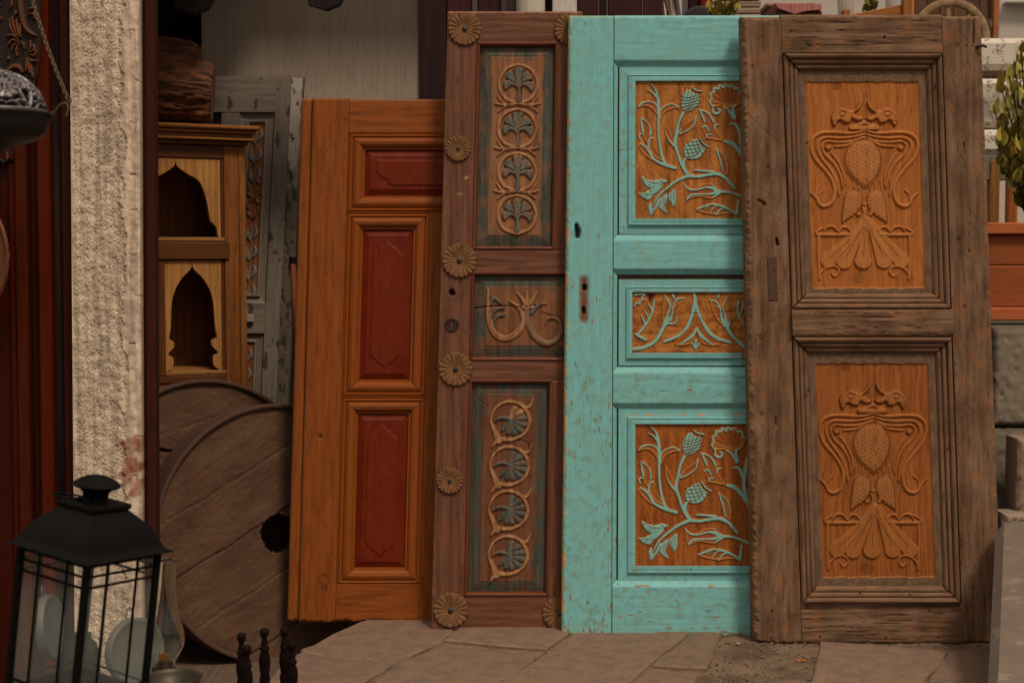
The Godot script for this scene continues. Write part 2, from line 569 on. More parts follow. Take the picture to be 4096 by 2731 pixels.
func rosette(f: Leaf, root: Node, x: float, y: float, r: float, petals: int, turn: float) -> void:
	var b := MB.new()
	var q := f.un(x, y)
	var c := f.m(Vector3(q.x, q.y, 0))
	var rm := r / FL * f.d
	var nt := petals * 8
	nz.seed = int(x + y); nz.frequency = 0.05
	var rows := [0.0, 0.1, 0.18, 0.27, 0.42, 0.58, 0.74, 0.87, 0.95, 1.0, 1.01]
	for j in rows.size():
		for s in nt + 1:
			var ph := TAU * s / nt + turn
			var g := absf(cos(petals * (ph - turn) / 2))
			var e: float = rows[j]
			var lob := pow(g, 0.6)
			var zz := 0.0
			if e < 0.2: zz = 0.0035
			else: zz = 0.0025 + 0.0065 * sin(clampf((e - 0.2) / 0.8, 0, 1) * PI * 0.62) * (0.5 + 0.5 * lob)
			if j == rows.size() - 1: zz = -0.003
			var rr := rm * e * (1.0 if e < 0.5 else lerpf(1.0, 0.925 + 0.075 * lob, (e - 0.5) / 0.5))
			var nn := nz.get_noise_2d(cos(ph) * e * 40 + x, sin(ph) * e * 40)
			b.v.append(Vector3(cos(ph) * rr, sin(ph) * rr, zz + nn * 0.0006))
			b.c.append(Color(0.25, 0.128, 0.056).lerp(Color(0.12, 0.056, 0.026), clampf(0.25 + nn * 0.9, 0, 1)))
			b.t.append(Vector2(ph, e * rm)); b.n.append(Vector3.ZERO)
	for j in rows.size() - 1:
		for s in nt:
			var a := j * (nt + 1) + s
			b.tri(a, a + nt + 1, a + nt + 2); b.tri(a, a + nt + 2, a + 1)
	for k in range(0, b.i.size(), 3):
		var m := (b.v[b.i[k + 2]] - b.v[b.i[k]]).cross(b.v[b.i[k + 1]] - b.v[b.i[k]])
		for e in 3: b.n[b.i[k + e]] += m
	for k in b.n.size(): b.n[k] = b.n[k].normalized()
	var o := part("rosette", b, M.carved, root)
	o.position = c
	var d := MB.new()
	d.tint = Color(0.05, 0.055, 0.055)
	d.lathe([[rm * 0.15, 0.001], [rm * 0.15, 0.006], [rm * 0.09, 0.009], [0.0001, 0.0095]], 12)
	var nail := part("rosette_nail", d, M.iron, o)
	nail.transform = Transform3D(Basis(Vector3.RIGHT, PI / 2), Vector3(0, 0, 0.001))


# ---- the turquoise door
const TQ := Color(0.205, 0.475, 0.43)
const PINE := Color(0.47, 0.185, 0.042)
const PINE_D := Color(0.30, 0.095, 0.02)

func floral(r: Rel, second: bool) -> void:
	r.ox = 2450; r.oy = 280; r.sc = 2.6133
	if second:
		r.ax = 1.03; r.cx = 2543 - 2543 * 1.03; r.ay = 1.018; r.cy = 1697 - 322 * 1.018
	var t := TQ; var s := PINE_D
	var h := 0.0042
	var stem := r.lab("carved_stem"); var lf := r.lab("carved_leaf"); var pom := r.lab("carved_pomegranate"); var tul := r.lab("carved_tulip"); var carn := r.lab("carved_carnation")
	var S := func(p: Array, w: Array, lb: int) -> void: r.st(p, w.map(func(x): return x * 0.92 + 1.0), h, 0, t, s, lb, 0.4)
	# bodies of the leaves, bare wood
	for q in [[270, 385, 300, 335, 380, 320, 450, 345, 490, 420, 475, 470, 420, 400, 350, 370], [500, 440, 550, 370, 640, 345, 700, 385, 620, 400, 540, 450, 510, 520],
			[300, 495, 350, 505, 400, 590, 405, 660, 380, 760, 340, 720, 320, 640], [275, 800, 300, 765, 380, 830, 430, 940, 350, 890], [390, 720, 440, 710, 450, 800, 520, 900, 540, 950, 440, 900, 385, 800],
			[555, 540, 600, 620, 650, 740, 645, 790, 580, 700, 550, 630], [705, 650, 740, 580, 860, 500, 885, 470, 870, 560, 800, 630, 720, 670],
			[920, 415, 1000, 430, 1065, 520, 1090, 620, 1160, 730, 1060, 720, 990, 700, 950, 600, 965, 530], [1085, 820, 1150, 850, 1210, 950, 1215, 1090, 1160, 1060, 1130, 940],
			[760, 1190, 830, 1240, 960, 1190, 1050, 1190, 1100, 1270, 1050, 1340, 900, 1320, 790, 1350, 760, 1280], [890, 1455, 1000, 1400, 1100, 1395, 1240, 1450, 1300, 1500, 1180, 1500, 1090, 1510, 960, 1490]]:
		r.fill(q, h * 0.95, 24, 3, PINE, PINE_D, lf)
	r.fill([1050, 370, 1020, 270, 1060, 200, 1120, 155, 1200, 140, 1290, 155, 1350, 210, 1355, 330, 1260, 390, 1150, 375], h * 0.75, 60, 3, PINE, PINE_D, carn)
	for k in 9:
		var a := deg_to_rad(-172 + k * 19.0)
		r.st([1235 + cos(a) * 60, 370 + sin(a) * 60, 1235 + cos(a) * 195, 370 + sin(a) * 205], [10, 16], 0.003, 2, s, s)
	# stems
	S.call([660, 1020, 570, 985, 520, 880, 495, 740, 485, 600, 490, 460, 485, 400], [34, 34, 28, 26, 26, 34, 36], stem)
	S.call([490, 430, 480, 300, 455, 200, 400, 135], [40, 34, 20, 6], stem)
	S.call([478, 295, 430, 235, 365, 200], [32, 18, 6], stem)
	S.call([485, 400, 450, 345, 380, 325, 310, 345, 270, 385], [14, 12, 14, 22, 8], lf)
	S.call([500, 425, 550, 375, 630, 350, 695, 385], [12, 14, 14, 20], lf)
	S.call([670, 1020, 560, 990, 440, 930, 390, 850, 350, 800, 295, 765], [22, 36, 30, 30, 24, 14], stem)
	S.call([375, 825, 385, 740, 410, 705, 440, 715], [28, 18, 16, 8], lf)
	S.call([300, 495, 310, 570, 325, 640], [8, 22, 26], lf)
	S.call([305, 500, 370, 545, 400, 610, 400, 670], [14, 14, 16, 24], lf)
	S.call([325, 665, 285, 672, 292, 722], [12, 20, 16], lf)
	S.call([800, 1095, 740, 1000, 690, 870, 660, 760, 680, 640, 700, 540, 745, 440], [44, 40, 30, 36, 36, 28, 34], stem)
	S.call([768, 915, 750, 960, 755, 1000], [28, 34, 30], stem)
	S.call([555, 640, 590, 720, 650, 790], [6, 12, 28], lf)
	S.call([705, 665, 790, 625, 860, 570, 880, 480], [12, 12, 14, 24], lf)
	S.call([700, 650, 738, 598], [14, 8], lf)
	S.call([420, 1425, 490, 1310, 590, 1220, 690, 1150, 800, 1105, 900, 1110, 1050, 1085, 1130, 1090, 1190, 1125], [14, 22, 26, 30, 36, 32, 34, 40, 34], stem)
	S.call([865, 1045, 960, 1050, 1060, 1062], [20, 22, 32], stem)
	S.call([1195, 1125, 1250, 1190, 1292, 1235], [30, 36, 22], stem)
	S.call([1110, 1270, 1200, 1270, 1290, 1290, 1420, 1345], [40, 26, 24, 28], stem)
	S.call([1400, 420, 1365, 600, 1355, 760, 1400, 960], [30, 40, 40, 30], stem)
	S.call([1225, 565, 1290, 560, 1330, 620, 1360, 720], [8, 28, 36, 30], stem)
	S.call([1175, 740, 1250, 760, 1310, 810, 1370, 900], [24, 50, 44, 40], stem)
	# pomegranates, hatched
	for q in [[735, 260, 800, 190, 860, 235, 920, 245, 905, 350, 860, 400, 770, 440, 735, 410, 722, 330], [775, 770, 885, 712, 930, 770, 980, 822, 940, 890, 890, 927, 800, 925, 755, 885, 755, 820]]:
		r.fill(q, h * 1.05, 12, 1, t, s, pom)
	for k in 5:
		r.st([715 + k * 6, 290 + k * 40 - 20, 800 + k * 4, 330 + k * 26 - 40, 925, 285 + k * 34 - 45], [8, 8], 0.005, 2, s, s)
		r.st([770 + k * 38, 175 + k * 8, 745 + k * 34, 320, 745 + k * 10, 435], [8, 8], 0.005, 2, s, s)
		r.st([745 + k * 45, 770 - k * 14, 790 + k * 42, 850 - k * 8, 815 + k * 44, 940 - k * 22], [8, 8], 0.005, 2, s, s)
		r.st([750 + k * 10, 910 - k * 40, 850 + k * 6, 900 - k * 38, 920 + k * 18, 850 - k * 30], [8, 8], 0.005, 2, s, s)
	S.call([835, 172, 880, 205, 942, 217], [10, 16, 16], pom)
	S.call([915, 695, 960, 765, 1020, 802], [10, 16, 14], pom)
	# leaves with veins
	for q in [[305, 1098, 370, 1135, 450, 1145, 520, 1130, 588, 1155, 540, 1190, 460, 1235, 390, 1235, 330, 1185], [268, 1273, 330, 1275, 400, 1235, 490, 1200, 545, 1190, 500, 1260, 440, 1310, 390, 1360, 330, 1345, 290, 1310],
			[408, 1370, 375, 1420, 385, 1490, 400, 1527, 440, 1490, 480, 1430, 525, 1340, 485, 1340, 430, 1440], [530, 1320, 580, 1290, 580, 1360, 560, 1420, 587, 1502, 540, 1485, 495, 1440, 500, 1390], [590, 1290, 667, 1233, 675, 1300, 677, 1370, 640, 1432, 610, 1390, 588, 1350]]:
		r.fill(q, h, 14, 0, t, s, lf)
	for q in [[330, 1130, 430, 1185, 500, 1180], [430, 1150, 445, 1180], [500, 1145, 530, 1175], [380, 1210, 400, 1195], [290, 1290, 380, 1305, 450, 1295], [340, 1265, 365, 1300], [390, 1250, 410, 1275], [340, 1335, 365, 1315], [540, 1340, 525, 1400, 550, 1470], [565, 1340, 540, 1400, 572, 1450], [625, 1270, 610, 1330, 630, 1400], [650, 1265, 640, 1320, 660, 1370], [420, 1470, 450, 1440]]:
		r.st(q, [9, 5], 0.004, 2, s, s)
	# tulip
	S.call([755, 1190, 800, 1240, 880, 1250, 980, 1225, 1060, 1235, 1110, 1270], [14, 20, 20, 18, 36, 60], tul)
	S.call([785, 1352, 830, 1305, 930, 1295, 1030, 1295, 1095, 1272], [20, 24, 16, 22, 44], tul)
	S.call([1050, 1337, 1110, 1292, 1130, 1270], [10, 32, 46], tul)
	S.call([1040, 1185, 1065, 1215, 1100, 1260], [10, 14, 40], tul)
	# foliage at the foot
	S.call([880, 1457, 950, 1430, 1040, 1400, 1150, 1420, 1240, 1460, 1310, 1500], [8, 28, 18, 26, 26, 34], lf)
	S.call([1330, 1368, 1310, 1505], [24, 30], stem)
	S.call([1092, 1512, 1130, 1460, 1175, 1440], [16, 20, 14], lf)
	S.call([1030, 1482, 1070, 1430, 1105, 1418], [10, 14, 10], lf)
	S.call([978, 1452, 1012, 1418], [10, 10], lf)
	# carnation rim, curl and calyx
	S.call([1048, 368, 1022, 322, 1047, 290, 1028, 245, 1065, 225, 1068, 182, 1117, 192, 1128, 150, 1167, 182, 1190, 140, 1222, 172, 1260, 150, 1287, 192, 1330, 185, 1345, 240, 1375, 260], [20, 20, 18], carn)
	S.call([1062, 375, 1058, 430, 1100, 452, 1132, 422, 1105, 395], [14, 26, 26, 24, 20], carn)
	S.call([1170, 382, 1230, 420, 1282, 495], [12, 30, 44], carn)
	S.call([1312, 350, 1270, 395, 1285, 490], [10, 28, 44], carn)
	S.call([922, 413, 950, 480, 970, 532], [22, 24, 20], lf)
	S.call([935, 415, 1010, 450, 1062, 532], [16, 18, 26], lf)
	S.call([948, 592, 985, 583, 1017, 642], [16, 20, 14], lf)
	S.call([992, 702, 1005, 670, 1042, 672], [18, 18, 10], lf)
	S.call([1078, 612, 1085, 575, 1122, 565], [14, 20, 8], lf)
	S.call([1098, 828, 1130, 930, 1162, 1062], [24, 18, 12], lf)
	S.call([1130, 850, 1190, 910, 1212, 1012], [8, 12, 8], lf)

func tulips(r: Rel) -> void:
	r.ox = 2200; r.oy = 900; r.sc = 1.96
	var t := TQ; var s := PINE_D
	var h := 0.0042
	var stem := r.lab("carved_stem"); var tul := r.lab("carved_tulip"); var lf := r.lab("carved_leaf")
	var S := func(p: Array, w: Array, lb: int) -> void: r.st(p, w.map(func(x): return x * 1.02 + 1.0), h, 0, t, s, lb, 0.5)
	for q in [[905, 555, 960, 640, 1050, 580, 1010, 700, 990, 770, 930, 780, 885, 740], [1260, 590, 1330, 640, 1390, 575, 1400, 660, 1420, 760, 1370, 790, 1300, 720], [1155, 660, 1200, 800, 1320, 900, 1340, 940, 1200, 930, 1155, 820, 1110, 930, 980, 930, 1110, 780]]:
		r.fill(q, h * 0.95, 24, 3, PINE, PINE_D, tul)
	S.call([645, 975, 740, 960, 830, 910, 890, 810, 922, 745], [22, 24, 24, 28, 44], stem)
	S.call([922, 750, 932, 690, 947, 640, 930, 590, 898, 548], [34, 16, 12, 14, 8], tul)
	S.call([950, 745, 965, 680, 978, 620, 1008, 580, 1062, 572], [24, 12, 12, 16, 10], tul)
	S.call([968, 550, 978, 582], [20, 8], tul)
	S.call([935, 772, 985, 770, 1012, 718], [14, 12, 6], tul)
	S.call([1135, 533, 1142, 600, 1120, 700, 1080, 800, 1010, 870, 898, 915], [14, 32, 26, 24, 22, 18], stem)
	S.call([1142, 610, 1175, 700, 1225, 800, 1300, 880, 1428, 922], [30, 22, 24, 24, 18], stem)
	S.call([1155, 808, 1120, 870, 1028, 936], [12, 26, 8], lf)
	S.call([1155, 808, 1192, 870, 1287, 946], [12, 26, 8], lf)
	S.call([1148, 905, 1146, 975], [20, 12], lf); S.call([1120, 928, 1146, 972], [14, 10], lf); S.call([1178, 930, 1146, 972], [14, 10], lf)
	S.call([1390, 785, 1430, 860, 1540, 965], [34, 24, 24], stem)
	S.call([1380, 780, 1352, 730, 1342, 660, 1305, 600, 1254, 586], [44, 18, 12, 14, 8], tul)
	S.call([1395, 775, 1375, 690, 1362, 640, 1392, 568], [24, 12, 10, 8], tul)
	S.call([1326, 550, 1326, 575], [16, 8], tul); S.call([1412, 785, 1418, 750], [14, 8], tul)
	S.call([672, 856, 715, 880, 757, 902], [12, 20, 20], stem)
	S.call([690, 858, 750, 790, 800, 700, 822, 595], [16, 20, 16, 16], stem)
	S.call([718, 712, 748, 772], [8, 14], lf); S.call([742, 662, 782, 742], [8, 14], lf); S.call([775, 618, 812, 682], [8, 16], lf)
	S.call([665, 548, 742, 543, 722, 575, 735, 585, 705, 600, 712, 620, 680, 612, 668, 634], [12, 12], lf)
	S.call([1487, 598, 1480, 690, 1530, 775], [18, 14, 14], stem); S.call([1530, 620, 1500, 700], [10, 12], lf)
	for q in [[1145, 690, 1090, 810, 960, 925], [1165, 720, 1230, 840, 1350, 935]]: r.st(q, [6, 6], 0.003, 2, s, s)

func turquoise_door() -> void:
	var f := leaf(4.698, 2757, 2545, 62, -0.012, 0.0, 2275, 2545)
	var root := thing("turquoise_door", "turquoise painted panelled door with carved pomegranate flower panels, chipped paint and a rusty lock opening", "door", at(P(2757, 2545, f.d), cam.basis))
	var w: Material = M.turquoise
	var zero := Vector2.ZERO
	var worn := Color(1.9, 1.15, 0.85)
	backing(f, root, 2285, 70, 3225, 2535, -0.024, -0.042, M.wood, Color(0.10, 0.05, 0.025))
	var locks := func(r: Rel) -> void:
		r.sc = 1.0; r.ox = 0; r.oy = 0
		r.st([2306, 900, 2311, 925, 2310, 945], [16, 30, 22], 0.03, 2, Color.BLACK, Color(0.05, 0.02, 0.01))
		r.st([2336, 1120, 2335, 1275], [48, 46], 0.0035, 2, Color.BLACK, Color(0.85, 0.13, 0.06))
		r.st([2339, 1145, 2339, 1153], [20, 20], 0.035, 2, Color.BLACK, Color(0.02, 0.012, 0.008))
		r.st([2334, 1232, 2336, 1250], [14, 12], 0.035, 2, Color.BLACK, Color(0.02, 0.012, 0.008))
		for k in 3: r.st([2300 + k * 47, 1450 + k * 130, 2304 + k * 47, 1475 + k * 130], [5, 5], 0.003, 2, Color.BLACK, Color(0.4, 0.3, 0.25))
	var o := {"uvy": true, "uvo": zero, "th": 0.042, "rough": 0.0009, "cell": 4.0}
	board(f, root, "stile", 2275, 60, 2457, 2546, w, o.merged({"sides": "LTB", "wd": 12.0, "dp": 0.007, "wear": Color(2.2, 0.66, 0.40), "pre": locks, "chamfers": [["R", 3.0, 0.006]]}))
	board(f, root, "stile", 3062, 60, 3240, 2546, w, o.merged({"sides": "RTB"}))
	# chamfered stretches of the stile beside the openings
	var rails := [[60, 262, "T", "B"], [938, 1098, "", "TB"], [1468, 1635, "", "TB"], [2324, 2546, "B", "T"]]
	for q in rails:
		var ch := []
		for s in q[3]: ch.append([s, 23.0, 0.016])
		board(f, root, "rail", 2459, q[0], 3060, q[1], w, o.merged({"flat": true, "uvy": true, "sides": q[2] if q[2] else "N", "chamfers": ch}))
	for q in [[262, 938, 322, 872, 0], [1098, 1468, 1168, 1411, 1], [1635, 2324, 1697, 2266, 2]]:
		var nb := MB.new()
		var a := f.m(Vector3(2458, q[1] + 12, 0)); var b := f.m(Vector3(2458, q[0] - 12, 0)); var c := f.m(Vector3(2474, q[0] + 2, -0.015)); var d := f.m(Vector3(2474, q[1] - 2, -0.015))
		nb.poly([a, d, c, b])
		part("stile_bevel", nb, w, root)
		# the panel: flat margin, a bead, then the carved ground
		var fx0 := 2544.0 if q[4] != 1 else 2532.0
		var pw: float = fx0 - 2480.0
		frame(f, root, 2480, q[2] - pw, 3140, q[3] + pw, [[0, -0.018], [0.5, -0.015], [pw * 0.54, -0.0135], [pw * 0.56, -0.0065], [pw * 0.64, -0.0045], [pw * 0.70, -0.0075], [pw * 0.78, -0.006], [pw * 0.98, -0.0055], [pw, -0.0135]], w, Color.WHITE, "TBL", 0.0, "panel_margin")
		var r := Rel.new().setup(fx0, q[2], 3062, q[3], 1.9, -0.0145, PINE)
		r.un = f.un
		r.z0 = -0.0145
		nz.seed = 40 + q[4]; nz.frequency = 0.02
		if q[4] == 2: r.C.fill(Color(0.36, 0.115, 0.022))
		r.tone(nz, 0.75, 0.9, 0.16 if q[4] != 1 else 0.9, 30.0, Color(0.23, 0.062, 0.012))
		nz.frequency = 0.05
		r.noise(nz, 0.0013, 1.6, 0.7, 0)
		if q[4] == 1:
			tulips(r)
			r.sc = 1.96; r.ox = 2200; r.oy = 900; r.ax = 1; r.ay = 1; r.cx = 0; r.cy = 0
			r.st([650, 705, 860, 705, 1100, 690, 1300, 685, 1530, 665], [3, 4, 3, 5, 3], 0.0022, 2, PINE_D, Color(0.07, 0.02, 0.01))
			r.fill([755, 530, 840, 535, 810, 600, 780, 610, 760, 570], 0.0005, 20, 2, Color(0.08, 0.018, 0.008), PINE_D)
		else: floral(r, q[4] == 2)
		nz.seed = 91; nz.frequency = 0.06
		for k in r.C.size():       # rubbed paint on the carving
			if r.L[k] > 0 and r.C[k].g > 0.3:
				var nn := nz.get_noise_2d((k % r.w) * 1.9, (k / r.w) * 1.9 + q[2])
				r.C[k] = r.C[k].lerp(PINE, clampf((nn - 0.28) * 4.0, 0, 0.8)) * (1.0 + 0.12 * nn)
		var p := rel_parts(r, f.m, M.wood, root, q[4] != 1, NAN, "carved_panel", M.paint)
		p.set_meta("label", ["carved panel with two hatched pomegranates, upper", "carved panel with two tulips and central leaf spire", "carved panel with pomegranates over coarse dark grain, lower"][q[4]])


# ---- the weathered brown door with double-headed birds
func eagle(r: Rel, second: bool) -> void:
	r.ox = 3200; r.oy = 300; r.sc = 1.7815
	if second:
		r.ay = 1.049; r.cy = 1532 - 401 * 1.049; r.cx = -4
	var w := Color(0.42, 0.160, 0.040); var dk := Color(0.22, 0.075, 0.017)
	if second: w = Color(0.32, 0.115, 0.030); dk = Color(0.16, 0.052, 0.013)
	var head := r.lab("carved_bird_head"); var wing := r.lab("carved_wing"); var body := r.lab("carved_breast"); var tail := r.lab("carved_tail_feather"); var perch := r.lab("carved_perch"); var curl := r.lab("carved_scroll")
	var h := 0.0058
	for mr in [INF, 473.0]:
		r.mir = mr
		var R := func(p: Array, ww: Array, hh: float, lb: int) -> void: r.st(p, ww.map(func(x): return x * (0.80 if second else 0.84)), hh, 1, w, dk, lb)
		r.fill([440, 178, 405, 232, 360, 240, 325, 224, 282, 236, 245, 265, 230, 300, 245, 352, 267, 356, 280, 330, 302, 318, 325, 335, 367, 336, 382, 308, 412, 322, 442, 322, 468, 300, 430, 283, 402, 264, 440, 236, 458, 190], h * 1.5, 20, 1, w, dk, head)
		r.st([345, 262, 300, 250, 262, 280, 250, 310], [7, 8, 7, 5], 0.0028, 2, dk, dk)
		r.fill([310, 258, 328, 275, 310, 292, 293, 275], h * 1.9, 12, 1, w, dk, head)
		r.st([310, 252, 334, 275, 310, 298, 287, 275, 310, 252], [6, 6], 0.003, 2, dk, dk)
		r.st([240, 335, 258, 322, 285, 318], [5, 6], 0.003, 2, dk, dk)
		R.call([480, 330, 440, 345, 400, 352], [34, 26, 20], h * 0.8, head)
		# wings: four bands sweeping out and curling down
		R.call([482, 388, 380, 408, 250, 402, 160, 408, 105, 445, 92, 510, 120, 590, 190, 670, 240, 740, 262, 820, 240, 900, 190, 930, 150, 915, 128, 870, 84, 832], [22, 28, 30, 32, 32, 30, 30, 32, 34, 36, 34, 34, 30, 24, 10], h, wing)
		R.call([478, 412, 400, 432, 300, 442, 200, 438, 148, 465, 136, 520, 170, 590, 230, 670, 275, 760, 292, 850], [20, 24, 24, 24, 24, 24, 24, 26, 26, 18], h * 0.92, wing)
		R.call([465, 436, 380, 466, 280, 472, 205, 466, 172, 500, 190, 560, 250, 620, 298, 700, 318, 800], [20, 24, 22, 20, 20, 22, 24, 24, 16], h * 0.85, wing)
		R.call([445, 460, 350, 494, 262, 502], [18, 26, 20], h * 0.8, wing)
		r.fill([213, 488, 240, 512, 213, 538, 187, 512], h * 1.2, 24, 1, w, dk, wing)
		R.call([235, 548, 285, 610, 322, 700, 330, 780], [14, 22, 24, 12], h * 0.8, wing)
		R.call([150, 915, 150, 850, 185, 815], [16, 14, 10], h * 0.7, wing)
		R.call([355, 745, 352, 790, 345, 830], [16, 18, 14], h * 0.6, wing); R.call([400, 760, 398, 800], [14, 16], h * 0.6, wing); R.call([436, 785, 434, 815], [12, 12], h * 0.6, wing)
		# thigh
		r.fill([335, 840, 380, 812, 440, 830, 462, 880, 450, 940, 410, 990, 345, 1035, 308, 1052, 312, 950], h * 0.85, 34, 1, w, dk, body)
		r.fill([430, 972, 448, 990, 430, 1006, 412, 990], h, 14, 1, w, dk, body)
		r.fill([478, 895, 494, 915, 478, 935, 460, 915], h, 14, 1, w, dk, body)
		R.call([462, 940, 475, 990, 480, 1030], [24, 26, 28], h * 0.9, body)
		# perch
		r.st([135, 1132, 250, 1134, 372, 1132], [26, 26, 24], h * 0.8, 0, w, dk, perch)
		r.st([147, 1135, 145, 1290, 152, 1450], [24, 22, 20], h * 0.7, 0, w, dk, perch)
		R.call([183, 1112, 205, 1080, 250, 1078, 284, 1112], [14, 18, 18, 12], h, perch)
		R.call([290, 1112, 315, 1082, 350, 1084, 376, 1112], [14, 16, 16, 12], h, perch)
		R.call([126, 1118, 150, 1100, 180, 1085], [18, 20, 12], h * 0.8, perch)
		R.call([146, 1448, 172, 1392, 225, 1360, 275, 1366, 292, 1400, 262, 1432, 238, 1408], [8, 14, 18, 20, 22, 22, 16], h * 0.8, curl)
		R.call([165, 1400, 190, 1378], [18, 10], h, curl)
	r.mir = INF
	# tail fan, outer feathers first
	for q in [[470, 1010, 370, 1170, 215, 1318, 0], [500, 1010, 610, 1170, 735, 1318, 0], [476, 1020, 400, 1190, 328, 1322, 1], [494, 1020, 560, 1190, 612, 1318, 1], [485, 1025, 470, 1200, 462, 1318, 2]]:
		r.st([q[0], q[1], q[2], q[3], q[4], q[5]], [26, 72, 116 + q[6] * 6], h * (0.6 + 0.25 * q[6]), 0, w, dk, tail)
		r.st([q[0], q[1] + 30, q[2], q[3], q[4] * 0.92 + q[2] * 0.08, q[5] - 15], [4, 7, 8], 0.002, 2, dk, dk)
	for k in 4: r.st([480 + (k - 1.5) * 8, 1090, 470 + (k - 1.5) * 60, 1200, 465 + (k - 1.5) * 118, 1300], [5, 6, 6], 0.0025, 2, dk, dk)
	# breast
	r.fill([470, 440, 400, 462, 340, 512, 318, 590, 340, 670, 390, 735, 440, 778, 478, 800, 520, 775, 570, 720, 598, 650, 605, 580, 580, 510, 535, 460], h * 0.95, 60, 1, w, dk, body)
	r.st([470, 440, 400, 462, 340, 512, 318, 590, 340, 670, 390, 735, 440, 778, 478, 800, 520, 775, 570, 720, 598, 650, 605, 580, 580, 510, 535, 460], [11, 11], h * 0.35, 3, w, dk)
	for a in 8:
		for b in 9:
			var x := 362.0 + a * 30 + (b % 2) * 4; var y := 488.0 + b * 30 + (a % 2) * 14
			if Vector2((x - 465) / 118.0, (y - 600) / 150.0).length() < 0.95: r.st([x, y - 8, x, y + 8], [9, 9], 0.002, 3, Color(0.30, 0.19, 0.10), dk)
	for s in [0, 1]:
		r.mir = 473.0 if s else INF
		for a in 5:
			for b in 6:
				var x := 345.0 + a * 22 - b * 4; var y := 858.0 + b * 27 + (a % 2) * 12
				if x + y * 0.4 < 800 and x > 322: r.st([x, y - 7, x, y + 7], [8, 8], 0.002, 3, Color(0.30, 0.19, 0.10), dk)
	r.mir = INF
	r.st([376, 370, 470, 373, 560, 370], [34, 34, 34], h * 1.25, 0, w, dk, head)
	r.st([425, 350, 427, 390], [5, 5], 0.002, 2, dk, dk); r.st([490, 350, 490, 390], [5, 5], 0.002, 2, dk, dk)
	r.fill([530, 940, 552, 965, 528, 990, 508, 965], h, 14, 1, w, dk, body)

